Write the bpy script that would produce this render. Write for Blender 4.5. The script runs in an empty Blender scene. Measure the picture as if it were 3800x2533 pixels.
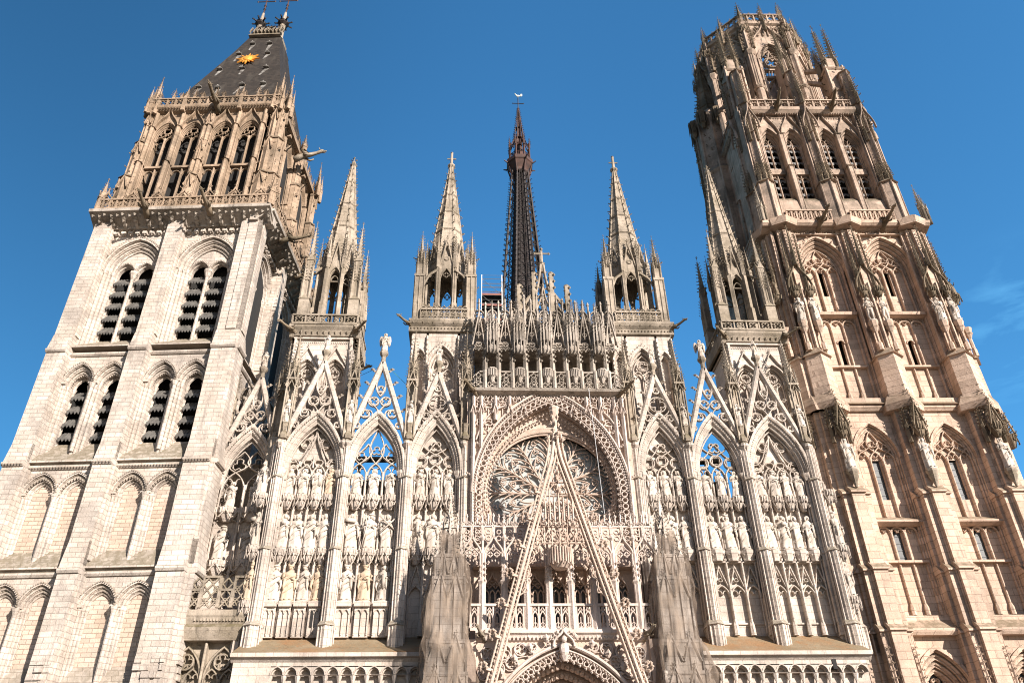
import bpy, math, random
from math import sin, cos, pi, radians, sqrt, atan2, hypot
random.seed(7)
SC = bpy.context.scene
COL = SC.collection

# ------------------------------------------------------------------ mesh builder
class MB:
    def __init__(s):
        s.V = []; s.F = []; s.m = None; s.MI = []; s.mi = 0
    def at(s, x=0, y=0, z=0, rot=0.0, sc=1.0, mx=1):
        s.m = (x, y, z, cos(rot), sin(rot), sc, mx) if not (x == 0 and y == 0 and z == 0 and rot == 0 and sc == 1 and mx == 1) else None
        return s
    def v(s, x, y, z):
        if s.m:
            X, Y, Z, c, n, k, mx = s.m
            x *= k * mx; y *= k; z *= k
            x, y, z = X + x * c - y * n, Y + x * n + y * c, Z + z
        s.V.append((x, y, z)); return len(s.V) - 1
    def f(s, *i):
        s.F.append(i); s.MI.append(s.mi)
    def poly(s, pts):
        s.f(*[s.v(*p) for p in pts])
    def box(s, x0, x1, y0, y1, z0, z1):
        i = [s.v(x, y, z) for z in (z0, z1) for x, y in ((x0, y0), (x1, y0), (x1, y1), (x0, y1))]
        a, b, c, d, e, f, g, h = i
        for q in ((d, c, b, a), (e, f, g, h), (a, b, f, e), (b, c, g, f), (c, d, h, g), (d, a, e, h)): s.f(*q)
    def hexa(s, bot, top):
        n = len(bot)
        a = [s.v(*p) for p in bot]; b = [s.v(*p) for p in top]
        s.f(*a[::-1]); s.f(*b)
        for i in range(n):
            j = (i + 1) % n; s.f(a[i], a[j], b[j], b[i])
    def prism(s, pts, y0, y1):                       # outline in x,z pushed from y0 to y1
        n = len(pts)
        a = [s.v(x, y0, z) for x, z in pts]; b = [s.v(x, y1, z) for x, z in pts]
        s.f(*a); s.f(*b[::-1])
        for i in range(n):
            j = (i + 1) % n; s.f(a[j], a[i], b[i], b[j])
    def sideprism(s, pts, x0, x1):                   # outline in y,z pushed along x
        n = len(pts)
        a = [s.v(x0, y, z) for y, z in pts]; b = [s.v(x1, y, z) for y, z in pts]
        s.f(*a); s.f(*b[::-1])
        for i in range(n):
            j = (i + 1) % n; s.f(a[j], a[i], b[i], b[j])
    def frus(s, cx, cy, z0, z1, r0, r1, n=8, rot=None, cap=True):
        if rot is None: rot = pi / n
        a = [s.v(cx + r0 * cos(rot + 2 * pi * i / n), cy + r0 * sin(rot + 2 * pi * i / n), z0) for i in range(n)]
        if r1 < 1e-4:
            t = s.v(cx, cy, z1)
            for i in range(n): s.f(a[i], a[(i + 1) % n], t)
        else:
            b = [s.v(cx + r1 * cos(rot + 2 * pi * i / n), cy + r1 * sin(rot + 2 * pi * i / n), z1) for i in range(n)]
            for i in range(n): s.f(a[i], a[(i + 1) % n], b[(i + 1) % n], b[i])
            if cap: s.f(*b)
        if cap: s.f(*a[::-1])
    def stack(s, cx, cy, prof, n=8, rot=None):       # profile [(r, z)...]
        if rot is None: rot = pi / n
        R = []
        for r, z in prof:
            R.append([s.v(cx + r * cos(rot + 2 * pi * i / n), cy + r * sin(rot + 2 * pi * i / n), z) for i in range(n)])
        for a, b in zip(R, R[1:]):
            for i in range(n): s.f(a[i], a[(i + 1) % n], b[(i + 1) % n], b[i])
        s.f(*R[0][::-1]); s.f(*R[-1])
    def tube(s, P, r, n=6, r1=None):
        R = []; L = len(P)
        for i, p in enumerate(P):
            a = P[max(0, i - 1)]; b = P[min(L - 1, i + 1)]
            d = [b[k] - a[k] for k in range(3)]; l = sqrt(sum(q * q for q in d)) or 1; d = [q / l for q in d]
            u = (0, 0, 1) if abs(d[2]) < .9 else (0, 1, 0)
            e = (d[1] * u[2] - d[2] * u[1], d[2] * u[0] - d[0] * u[2], d[0] * u[1] - d[1] * u[0])
            l = sqrt(sum(q * q for q in e)); e = [q / l for q in e]
            g = (d[1] * e[2] - d[2] * e[1], d[2] * e[0] - d[0] * e[2], d[0] * e[1] - d[1] * e[0])
            rr = r[i] if isinstance(r, (list, tuple)) else (r if r1 is None else r + (r1 - r) * i / (L - 1))
            R.append([s.v(*[p[k] + rr * (cos(2 * pi * j / n) * e[k] + sin(2 * pi * j / n) * g[k]) for k in range(3)]) for j in range(n)])
        for a, b in zip(R, R[1:]):
            for j in range(n): s.f(a[j], a[(j + 1) % n], b[(j + 1) % n], b[j])
        s.f(*R[0][::-1]); s.f(*R[-1])
    def octa(s, x, y, z, rx, ry, rz):
        i = [s.v(x + rx, y, z), s.v(x, y + ry, z), s.v(x - rx, y, z), s.v(x, y - ry, z), s.v(x, y, z + rz), s.v(x, y, z - rz)]
        for a in range(4):
            b = (a + 1) % 4; s.f(i[a], i[b], i[4]); s.f(i[b], i[a], i[5])
    def ell(s, x, y, z, rx, ry, rz, n=8, m=5):
        top = s.v(x, y, z + rz); bot = s.v(x, y, z - rz); R = []
        for k in range(1, m):
            a = pi * k / m
            R.append([s.v(x + rx * sin(a) * cos(2 * pi * j / n), y + ry * sin(a) * sin(2 * pi * j / n), z + rz * cos(a)) for j in range(n)])
        for j in range(n):
            s.f(R[0][j], R[0][(j + 1) % n], top); s.f(R[-1][(j + 1) % n], R[-1][j], bot)
        for a, b in zip(R, R[1:]):
            for j in range(n): s.f(b[j], b[(j + 1) % n], a[(j + 1) % n], a[j])
    def sweep(s, path, prof, closed=False):          # path in x,z ; prof = [(offset normal, y)...] closed ring
        n = len(path); k = len(prof); R = []
        for i, (x, z) in enumerate(path):
            if closed: a = path[i - 1]; b = path[(i + 1) % n]
            else: a = path[max(0, i - 1)]; b = path[min(n - 1, i + 1)]
            d1 = (x - a[0], z - a[1]); d2 = (b[0] - x, b[1] - z)
            l1 = hypot(*d1) or 1; l2 = hypot(*d2) or 1
            if not closed and i == 0: d1, l1 = d2, l2
            if not closed and i == n - 1: d2, l2 = d1, l1
            t = (d1[0] / l1 + d2[0] / l2, d1[1] / l1 + d2[1] / l2); l = hypot(*t) or 1
            t = (t[0] / l, t[1] / l); nx, nz = -t[1], t[0]
            mt = 1 / max(.55, t[0] * d2[0] / l2 + t[1] * d2[1] / l2)
            R.append([s.v(x + nx * o * mt, y, z + nz * o * mt) for o, y in prof])
        rng = range(n) if closed else range(n - 1)
        for i in rng:
            A = R[i]; B = R[(i + 1) % n]
            for j in range(k):
                l = (j + 1) % k; s.f(A[j], A[l], B[l], B[j])
        if not closed: s.f(*R[0][::-1]); s.f(*R[-1])
    def bar(s, path, w, y0, y1, closed=False):
        c = min(w * .35, (y1 - y0) * .4); h = w / 2
        s.sweep(path, [(-h, y1), (-h, y0 + c), (-h * .35, y0), (h * .35, y0), (h, y0 + c), (h, y1)], closed)
    def strip(s, A, B):                              # quads between two equal 3D paths
        a = [s.v(*p) for p in A]; b = [s.v(*p) for p in B]
        for i in range(len(a) - 1): s.f(a[i], a[i + 1], b[i + 1], b[i])

def arch(cx, a, zs, h, n=8, zb=None):                # pointed arch path left to right in x,z ; optional jambs down to zb
    R = (a * a + h * h) / (2 * a); th = math.asin(min(1, h / R))
    if h < a * .999: th = math.asin(h / R)
    L = [(cx - a + R - R * cos(th * i / n), zs + R * sin(th * i / n)) for i in range(n + 1)]
    if h <= a * 1.001: L = [(cx - a * cos(pi / 2 * i / n), zs + h * sin(pi / 2 * i / n)) for i in range(n + 1)]
    P = L + [(2 * cx - x, z) for x, z in L[-2::-1]]
    if zb is not None: P = [(cx - a, zb)] + P + [(cx + a, zb)]
    return P
def circ(cx, cz, r, n=16, a0=0, a1=2 * pi):
    full = abs(a1 - a0 - 2 * pi) < 1e-6
    return [(cx + r * cos(a0 + (a1 - a0) * i / (n if full else n - 1)), cz + r * sin(a0 + (a1 - a0) * i / (n if full else n - 1))) for i in range(n)]
def foil(cx, cz, R, k=4, n=None, a0=0):
    n = n or k * 7; P = []
    for i in range(n):
        t = 2 * pi * i / n
        r = R * (.5 + .5 * abs(cos(k * t / 2)) ** .55)
        P.append((cx + r * cos(t + a0), cz + r * sin(t + a0)))
    return P
def bez(p0, p1, p2, p3, n=7):
    return [tuple((1 - t) ** 3 * p0[k] + 3 * (1 - t) ** 2 * t * p1[k] + 3 * (1 - t) * t * t * p2[k] + t ** 3 * p3[k] for k in (0, 1)) for t in [i / n for i in range(n + 1)]]

# ------------------------------------------------------------------ scene objects
def thing(name, label, cat, loc=(0, 0, 0), rotz=0, group=None):
    o = bpy.data.objects.new(name, None); COL.objects.link(o)
    o.location = loc; o.rotation_euler = (0, 0, rotz); o.empty_display_size = .3
    o['label'] = label; o['category'] = cat
    if group: o['group'] = group
    return o
def mesh(name, mb, mats, smooth=False):
    me = bpy.data.meshes.new(name); me.from_pydata(mb.V, [], mb.F)
    for m in (mats if isinstance(mats, (list, tuple)) else [mats]): me.materials.append(m)
    if any(mb.MI): me.polygons.foreach_set('material_index', mb.MI)
    if smooth: me.polygons.foreach_set('use_smooth', [True] * len(mb.F))
    me.update(); return me
def put(name, me, parent=None, loc=(0, 0, 0), rotz=0, sc=1, label=None):
    o = bpy.data.objects.new(name, me); COL.objects.link(o)
    o.location = loc; o.rotation_euler = (0, 0, rotz)
    o.scale = sc if isinstance(sc, tuple) else (sc, sc, sc)
    if parent: o.parent = parent
    if label: o['label'] = label
    return o
def part(name, mb, mats, parent, label=None, smooth=False):
    return put(name, mesh(name, mb, mats, smooth), parent, label=label)
def tag(o, label, cat, group=None, kind=None):
    if label: o['label'] = label; o['category'] = cat
    if group: o['group'] = group
    if kind: o['kind'] = kind
    return o

# ------------------------------------------------------------------ materials
def newmat(name):
    m = bpy.data.materials.new(name); m.use_nodes = True
    nt = m.node_tree; return m, nt, nt.nodes, nt.links, nt.nodes['Principled BSDF']
def N(nt, t, **k):
    n = nt.nodes.new(t)
    for a, b in k.items():
        if a.startswith('i_'): n.inputs[a[2:].replace('_', ' ')].default_value = b
        else: setattr(n, a, b)
    return n
def stone(name, base, alt, joint=.8, course=.34, length=.8, stain=(.16, .13, .10), dirt=.35, lichen=(.10, .09, .06), lich=.6, top=(.2, .18, .13), z0=0, z1=0, ztint=None, bump=.55, rough=.9, grime=.5):
    m, nt, nd, lk, bs = newmat(name)
    g = N(nt, 'ShaderNodeNewGeometry'); sx = N(nt, 'ShaderNodeSeparateXYZ'); lk.new(g.outputs['Position'], sx.inputs[0])
    ad = N(nt, 'ShaderNodeMath', operation='MULTIPLY'); ad.inputs[1].default_value = .93; lk.new(sx.outputs['Y'], ad.inputs[0])
    ad2 = N(nt, 'ShaderNodeMath', operation='ADD'); lk.new(sx.outputs['X'], ad2.inputs[0]); lk.new(ad.outputs[0], ad2.inputs[1])
    cb = N(nt, 'ShaderNodeCombineXYZ'); lk.new(ad2.outputs[0], cb.inputs[0]); lk.new(sx.outputs['Z'], cb.inputs[1])
    def noise(scale, det=4, rough_=.6, vec=None):
        n = N(nt, 'ShaderNodeTexNoise'); n.inputs['Scale'].default_value = scale; n.inputs['Detail'].default_value = det; n.inputs['Roughness'].default_value = rough_
        lk.new(vec or g.outputs['Position'], n.inputs['Vector']); return n
    def mix(a, b, fac, mode='MIX'):
        x = N(nt, 'ShaderNodeMix', data_type='RGBA', blend_type=mode)
        for s_, q in ((x.inputs['Factor'], fac), (x.inputs[6], a), (x.inputs[7], b)):
            if hasattr(q, 'links') or hasattr(q, 'is_linked'): lk.new(q, s_)
            else: s_.default_value = q if not isinstance(q, tuple) else (*q, 1)
        return x.outputs[2]
    def ramp(src, a, b, v0=0, v1=1):
        r = N(nt, 'ShaderNodeMapRange'); r.interpolation_type = 'SMOOTHSTEP'
        lk.new(src, r.inputs[0]); r.inputs[1].default_value = a; r.inputs[2].default_value = b; r.inputs[3].default_value = v0; r.inputs[4].default_value = v1
        return r.outputs[0]
    n1 = noise(.55, 5); n2 = noise(3.1, 4); n3 = noise(13, 3)
    col = mix(base, alt, ramp(n1.outputs[0], .38, .66))
    if joint:
        br = N(nt, 'ShaderNodeTexBrick'); lk.new(cb.outputs[0], br.inputs['Vector'])
        br.inputs['Scale'].default_value = 1; br.inputs['Mortar Size'].default_value = .022; br.inputs['Mortar Smooth'].default_value = .25
        br.inputs['Brick Width'].default_value = length; br.inputs['Row Height'].default_value = course; br.inputs['Bias'].default_value = 0
        br.inputs['Color1'].default_value = (1.1, 1.09, 1.08, 1); br.inputs['Color2'].default_value = (.74, .72, .70, 1); br.inputs['Mortar'].default_value = (.42, .38, .35, 1)
        col = mix(col, br.outputs['Color'], joint, 'MULTIPLY')
    n5 = noise(.23, 4, .7); col = mix(col, stain, ramp(n5.outputs[0], .46, .66, 0, dirt * .75))
    # rain streaks
    mp = N(nt, 'ShaderNodeMapping'); mp.inputs['Scale'].default_value = (1.9, 1.9, .16); lk.new(g.outputs['Position'], mp.inputs[0])
    ns = noise(1.2, 5, .65, mp.outputs[0])
    col = mix(col, stain, ramp(ns.outputs[0], .52, .74, 0, dirt))
    col = mix(col, stain, ramp(n2.outputs[0], .56, .74, 0, dirt * grime))
    col = mix(col, tuple(min(1, c * 1.12) for c in base), ramp(n3.outputs[0], .5, .7, 0, .35))
    n4 = noise(22, 2); col = mix(col, tuple(c * .6 for c in alt), ramp(n4.outputs[0], .56, .72, 0, .45))
    if ztint:
        zt, za, zb_, amt = ztint
        col = mix(col, zt, ramp(sx.outputs['Z'], za, zb_, 0, amt))
    # lichen and soot on faces turned to the sky
    sn = N(nt, 'ShaderNodeSeparateXYZ'); lk.new(g.outputs['Normal'], sn.inputs[0])
    up = ramp(sn.outputs['Z'], .1, .6)
    mu = N(nt, 'ShaderNodeMath', operation='MULTIPLY'); lk.new(up, mu.inputs[0]); lk.new(ramp(n2.outputs[0], .3, .6, .45, 1), mu.inputs[1])
    mu2 = N(nt, 'ShaderNodeMath', operation='MULTIPLY'); lk.new(mu.outputs[0], mu2.inputs[0]); mu2.inputs[1].default_value = lich
    col = mix(col, lichen, mu2.outputs[0])
    lk.new(col, bs.inputs['Base Color']); bs.inputs['Roughness'].default_value = rough
    bs.inputs['Specular IOR Level'].default_value = .25
    if bump:
        ba = N(nt, 'ShaderNodeMath', operation='MULTIPLY_ADD'); lk.new(n3.outputs[0], ba.inputs[0]); ba.inputs[1].default_value = .6; lk.new(n2.outputs[0], ba.inputs[2])
        last = ba.outputs[0]
        if joint:
            bb = N(nt, 'ShaderNodeMath', operation='MULTIPLY_ADD'); lk.new(br.outputs['Fac'], bb.inputs[0]); bb.inputs[1].default_value = -.8 * joint; lk.new(last, bb.inputs[2]); last = bb.outputs[0]
        bm = N(nt, 'ShaderNodeBump'); bm.inputs['Strength'].default_value = bump; bm.inputs['Distance'].default_value = .06
        lk.new(last, bm.inputs['Height']); lk.new(bm.outputs[0], bs.inputs['Normal'])
    return m
def plain(name, c, rough=.7, metal=0, var=.3, scale=4, c2=None):
    m, nt, nd, lk, bs = newmat(name)
    n = N(nt, 'ShaderNodeTexNoise'); n.inputs['Scale'].default_value = scale; n.inputs['Detail'].default_value = 4
    g = N(nt, 'ShaderNodeNewGeometry'); lk.new(g.outputs['Position'], n.inputs['Vector'])
    r = N(nt, 'ShaderNodeValToRGB'); r.color_ramp.elements[0].position = .35; r.color_ramp.elements[1].position = .68
    r.color_ramp.elements[0].color = (*(c2 or tuple(q * (1 - var) for q in c)), 1); r.color_ramp.elements[1].color = (*c, 1)
    lk.new(n.outputs[0], r.inputs[0]); lk.new(r.outputs[0], bs.inputs['Base Color'])
    bs.inputs['Roughness'].default_value = rough; bs.inputs['Metallic'].default_value = metal
    return m

M_CREAM = stone('cream_limestone', (.55, .485, .42), (.46, .39, .325), joint=.7, stain=(.20, .17, .145), dirt=.75, lichen=(.17, .14, .095), lich=.9, grime=.7)
M_PANEL = stone('ochre_infill', (.49, .375, .29), (.54, .44, .36), joint=.85, course=.28, length=.6, stain=(.3, .25, .2), dirt=.3)
M_OCHRE = stone('ochre_upper_stone', (.37, .27, .19), (.25, .18, .12), joint=.4, course=.4, stain=(.085, .065, .045), dirt=.8, lichen=(.07, .06, .04), lich=.8, grime=.7)
M_FRONT = stone('carved_cream_stone', (.545, .475, .41), (.47, .395, .33), joint=.5, course=.45, length=1.0, stain=(.17, .14, .115), dirt=.65, lichen=(.17, .145, .095), lich=.75)
M_GREY = stone('weathered_turret_stone', (.385, .32, .25), (.245, .20, .145), joint=.25, course=.4, stain=(.085, .07, .05), dirt=.85, lichen=(.10, .08, .04), lich=.85, grime=.9)
M_GAL = stone('gallery_grey_stone', (.45, .39, .33), (.31, .26, .21), joint=.1, stain=(.065, .053, .04), dirt=.8, lichen=(.11, .095, .065), lich=.7, grime=.8)
M_PINK = stone('rose_stone', (.54, .425, .345), (.475, .355, .28), joint=.2, course=.5, stain=(.22, .17, .13), dirt=.25, lichen=(.2, .16, .11), lich=.5)
M_LACE = stone('pale_lace_stone', (.57, .48, .42), (.49, .40, .34), joint=0, stain=(.22, .17, .13), dirt=.5, lichen=(.25, .2, .15), lich=.4)
M_PEACH = stone('peach_stone', (.58, .435, .335), (.49, .355, .265), joint=.7, course=.5, length=1.1, stain=(.17, .13, .10), dirt=.65, lichen=(.115, .09, .05), lich=.75)
M_PEACHUP = stone('peach_upper_stone', (.47, .355, .275), (.33, .245, .185), joint=.3, course=.45, stain=(.075, .062, .045), dirt=.85, lichen=(.07, .062, .035), lich=.9, grime=.8)
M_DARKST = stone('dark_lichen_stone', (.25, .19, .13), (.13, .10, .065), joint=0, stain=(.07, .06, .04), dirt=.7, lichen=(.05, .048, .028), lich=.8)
M_STAT = stone('statue_stone', (.54, .475, .41), (.44, .37, .30), joint=0, stain=(.17, .135, .105), dirt=.55, lichen=(.25, .21, .16), lich=.4, bump=.2)
M_STAT2 = stone('ochre_statue_stone', (.54, .42, .30), (.48, .36, .25), joint=0, stain=(.25, .2, .16), dirt=.25, lichen=(.25, .21, .16), lich=.4, bump=.2)
M_MOSS = stone('mossy_ledge', (.27, .21, .14), (.17, .125, .075), joint=.3, course=.5, stain=(.27, .105, .03), dirt=1.0, grime=1.0, lichen=(.22, .17, .10), lich=.5, bump=.8)
M_LOUV = plain('lead_louvre', (.145, .135, .12), .5, .0, .5, 2.5)
M_BLACK = plain('shade_and_deck_black', (.02, .018, .016), .9)  # shade of unlit interiors put into the colour; also used for scaffold decks
M_IRON = plain('rusty_iron', (.024, .014, .011), .7, .1, .6, .8, (.012, .008, .006))
M_IRON2 = plain('red_iron', (.085, .038, .025), .65, .1, .6, .8)
M_GOLD = plain('gilded_metal', (.95, .42, .07), .4, .35, .2)
M_STEEL = plain('galvanised_steel', (.42, .42, .42), .5, .7, .2)
M_RED = plain('red_deck', (.28, .10, .07), .8)
M_GREENC = plain('verdigris_copper', (.10, .30, .22), .7, .0, .5, 3)
M_LEADG = plain('leaded_glass', (.075, .08, .08), .55, .0, .6, 9)
M_ROSEG = plain('grey_rose_glass', (.36, .37, .35), .6, .0, .25, 2.2)
M_WIRE = plain('white_cable', (.6, .6, .6), .5)
# ------------------------------------------------------------------ gothic kit
def cell(mb, xa, xb, z0, z1, y, cx, a, zb, zs, h, orders, n=8, yend=None, back=True, shafts=True, sr=.09, hood=0):
    """wall panel with one stepped arched opening; orders = [(step in, step back)...]"""
    P = arch(cx, a, zs, h, n, zb); m = len(P) // 2
    top = P[m]
    mb.poly([(xa, y, z0), (cx, y, z0), (cx, y, zb)] + [(x, y, z) for x, z in P[:m + 1]] + [(cx, y, z1), (xa, y, z1)])
    mb.poly([(xb, y, z1), (cx, y, z1)] + [(x, y, z) for x, z in P[m:]] + [(cx, y, zb), (cx, y, z0), (xb, y, z0)])
    aa, yy = a, y
    for st, dp in orders:
        P0 = arch(cx, aa, zs, h * aa / a, n, zb)
        mb.strip([(x, yy, z) for x, z in P0], [(x, yy + dp, z) for x, z in P0])
        if st > 0:
            P1 = arch(cx, aa - st, zs, h * (aa - st) / a, n, zb)
            mb.strip([(x, yy + dp, z) for x, z in P0], [(x, yy + dp, z) for x, z in P1])
            if shafts:
                c = aa - st * .42
                mb.tube([(x, yy + dp - sr * .5, z) for x, z in arch(cx, c, zs, h * c / a, n)], sr, 6)
                for s_ in (-1, 1):
                    mb.tube([(cx + s_ * c, yy + dp - sr * .5, zb), (cx + s_ * c, yy + dp - sr * .5, zs)], sr, 6)
                    mb.stack(cx + s_ * c, yy + dp - sr * .5, [(sr * 1.1, zs - .42), (sr * 2.0, zs - .12), (sr * 2.1, zs - .1), (sr * 2.1, zs)], 6)
                    mb.stack(cx + s_ * c, yy + dp - sr * .5, [(sr * 1.7, zb), (sr * 1.3, zb + .18)], 6)
            aa -= st
        yy += dp
    if hood:
        c = a + hood * .6
        mb.sweep(arch(cx, c, zs, h * c / a, n), [(-hood * .5, y), (-hood * .5, y - hood * .8), (hood * .5, y - hood * .8), (hood * .5, y)])
    # sill of the opening
    mb.poly([(cx - aa, y, zb), (cx + aa, y, zb), (cx + aa, yy, zb), (cx - aa, yy, zb)])
    return aa, yy
def billets(mb, P, y, s=.09, gap=.22, off=.0, pr=.1):
    d = 0
    for (x0, z0), (x1, z1) in zip(P, P[1:]):
        l = hypot(x1 - x0, z1 - z0)
        while d < l:
            t = d / l; x = x0 + (x1 - x0) * t; z = z0 + (z1 - z0) * t
            nx, nz = -(z1 - z0) / l, (x1 - x0) / l; x += nx * off; z += nz * off
            mb.octa(x, y - pr * .4, z, s, pr, s); d += gap
        d -= l
def crocket(mb, x, y, z, dx, dz, s, dy=0.0):
    mb.octa(x + dx * s * .45, y + dy * s * .45, z + dz * s * .45, s * .5, s * .3, s * .28)
    mb.octa(x + dx * s * .95, y + dy * s * .95, z + dz * s * .95 + s * .22, s * .34, s * .34, s * .32)
def finial(mb, x, y, z, s):
    mb.tube([(x, y, z - s * .4), (x, y, z + s * 1.7)], [s * .22, s * .1], 6)
    mb.octa(x, y, z + s * .2, s * .38, s * .38, s * .14)
    for a in range(4): mb.octa(x + cos(a * pi / 2) * s * .5, y + sin(a * pi / 2) * s * .5, z + s * .85, s * .27, s * .27, s * .24)
    mb.octa(x, y, z + s * 1.65, s * .25, s * .25, s * .32)
def crockets_line(mb, p0, p1, n, s, dx, dz, dy=0.0, t0=.12, t1=.95, taper=.35):
    for i in range(n):
        t = t0 + (t1 - t0) * i / max(1, n - 1); k = s * (1 - taper * t)
        crocket(mb, *[p0[j] + (p1[j] - p0[j]) * t for j in range(3)], dx, dz, k, dy)
def pinnacle(mb, x, y, z0, zs, zt, w, rows=6, gab=True, rot=0.0, cs=None, fin=True, panel=True):
    """square shaft z0..zs, gablets, crocketed spirelet to zt"""
    h = w / 2; o = mb.m
    c, n_ = cos(rot), sin(rot)
    def q(a, b): return (x + a * c - b * n_, y + a * n_ + b * c)
    sq = [q(-h, -h), q(h, -h), q(h, h), q(-h, h)]
    mb.hexa([(*p, z0) for p in sq], [(*p, zs) for p in sq])
    e = h * 1.22
    so = [q(-e, -e), q(e, -e), q(e, e), q(-e, e)]
    mb.hexa([(*p, zs - w * .12) for p in so], [(*p, zs) for p in so])
    if panel:
        for k in range(4):
            a = k * pi / 2
            def r(u, v_): return q(u * cos(a) - v_ * sin(a), u * sin(a) + v_ * cos(a))
            for u in (-h * .72, h * .72, 0):
                p0 = r(u, -h * 1.03); mb.tube([(*p0, z0), (*p0, zs - w * .4)], w * .05, 4)
    if gab:
        for k in range(4):
            a = k * pi / 2
            def r(u, v_): return q(u * cos(a) - v_ * sin(a), u * sin(a) + v_ * cos(a))
            A, B, T, I = r(-h * 1.1, -e), r(h * 1.1, -e), r(0, -e), r(0, 0)
            mb.poly([(*A, zs), (*B, zs), (*T, zs + w * 1.25)])
            mb.poly([(*A, zs), (*T, zs + w * 1.25), (*I, zs + w * 1.25)]); mb.poly([(*T, zs + w * 1.25), (*B, zs), (*I, zs + w * 1.25)])
            mb.octa(T[0], T[1], zs + w * 1.4, w * .14, w * .14, w * .28)
    g = h * .82; sg = [q(-g, -g), q(g, -g), q(g, g), q(-g, g)]
    b = [mb.v(*p, zs) for p in sg]; t = mb.v(x, y, zt)
    for i in range(4): mb.f(b[i], b[(i + 1) % 4], t)
    cs = cs or w * .36
    for i in range(4):
        px, py = sg[i]; l = hypot(px - x, py - y); dx, dy = (px - x) / l, (py - y) / l
        for k in range(rows):
            t_ = .12 + .8 * k / rows
            crocket(mb, px + (x - px) * t_, py + (y - py) * t_, zs + (zt - zs) * t_, dx, .1, cs * (1 - .45 * t_), dy)
    if fin: finial(mb, x, y, zt - w * .15, w * .32)
def spire8(mb, x, y, z0, z1, r, rows=12, n=8, rib=.09, cs=.3, bands=4, solid=True, rot=None, r1=.12):
    if rot is None: rot = pi / n
    if solid: mb.frus(x, y, z0, z1, r, r1, n, rot)
    for i in range(n):
        a = rot + 2 * pi * i / n; c, s_ = cos(a), sin(a)
        mb.tube([(x + r * c, y + r * s_, z0), (x + r1 * c, y + r1 * s_, z1)], [rib, rib * .5], 5)
        for k in range(rows):
            t = (k + .5) / rows; rr = r + (r1 - r) * t
            crocket(mb, x + rr * c, y + rr * s_, z0 + (z1 - z0) * t, c, .12, cs * (1 - .45 * t), s_)
    for k in range(bands):
        t = (k + .6) / (bands + .6); rr = r + (r1 - r) * t + .05; z = z0 + (z1 - z0) * t
        mb.stack(x, y, [(rr * .98, z - .08), (rr + .06, z), (rr * .97, z + .1)], n, rot)
def balustrade(mb, x0, x1, y, z0, z1, n, style='foil', t=.16, post=.14, spikes=0):
    mb.box(x0, x1, y - t * .7, y + t * .7, z0, z0 + .16); mb.box(x0, x1, y - t * .8, y + t * .8, z1 - .14, z1)
    w = (x1 - x0) / n; zc = (z0 + z1) / 2; H = z1 - z0 - .3
    for i in range(n + 1):
        mb.box(x0 + i * w - post / 2, x0 + i * w + post / 2, y - t / 2, y + t / 2, z0 + .16, z1 - .14)
        if spikes: mb.frus(x0 + i * w, y, z1, z1 + spikes, post * .8, 0, 4); mb.octa(x0 + i * w, y, z1 + spikes * .7, .1, .1, .09)
    for i in range(n):
        c = x0 + (i + .5) * w
        if style == 'foil':
            mb.bar(foil(c, zc, min(w, H) * .5, 4, 24, pi / 4), .09, y - t * .4, y + t * .4, True)
        elif style == 'mouch':
            s_ = 1 if i % 2 else -1
            mb.bar(bez((c - s_ * w * .45, z0 + .16), (c - s_ * w * .4, zc + .1), (c + s_ * w * .4, zc - .1), (c + s_ * w * .45, z1 - .14)), .09, y - t * .4, y + t * .4)
            mb.bar(circ(c - s_ * w * .17, zc + H * .2, w * .2, 8), .06, y - t * .3, y + t * .3, True)
            mb.bar(circ(c + s_ * w * .17, zc - H * .2, w * .2, 8), .06, y - t * .3, y + t * .3, True)
        elif style == 'ess':
            for s_ in (-1, 1):
                mb.bar(bez((c - s_ * w * .5, z0 + .16), (c + s_ * w * .1, z0 + .2), (c - s_ * w * .1, z1 - .2), (c + s_ * w * .5, z1 - .14), 6), .07, y - t * .4, y + t * .4)
        elif style == 'lance':
            mb.bar(arch(c, w * .4, zc - .05, H * .3, 4, z0 + .16), .07, y - t * .4, y + t * .4)
            mb.bar(foil(c, z1 - .14 - H * .16, w * .26, 3, 12, pi / 2), .05, y - t * .3, y + t * .3, True)
            mb.bar([(c, z0 + .16), (c, zc)], .05, y - t * .3, y + t * .3)
        elif style == 'ogee':
            for s_ in (-1, 1):
                mb.bar(bez((c + s_ * w * .45, zc - H * .1), (c + s_ * w * .4, zc + H * .3), (c + s_ * .02, zc + H * .15), (c, z1 - .14), 6), .07, y - t * .4, y + t * .4)
            for s_ in (-1, 1): mb.bar(foil(c + s_ * w * .24, zc - H * .25, w * .22, 4, 14), .05, y - t * .3, y + t * .3, True)
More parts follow.
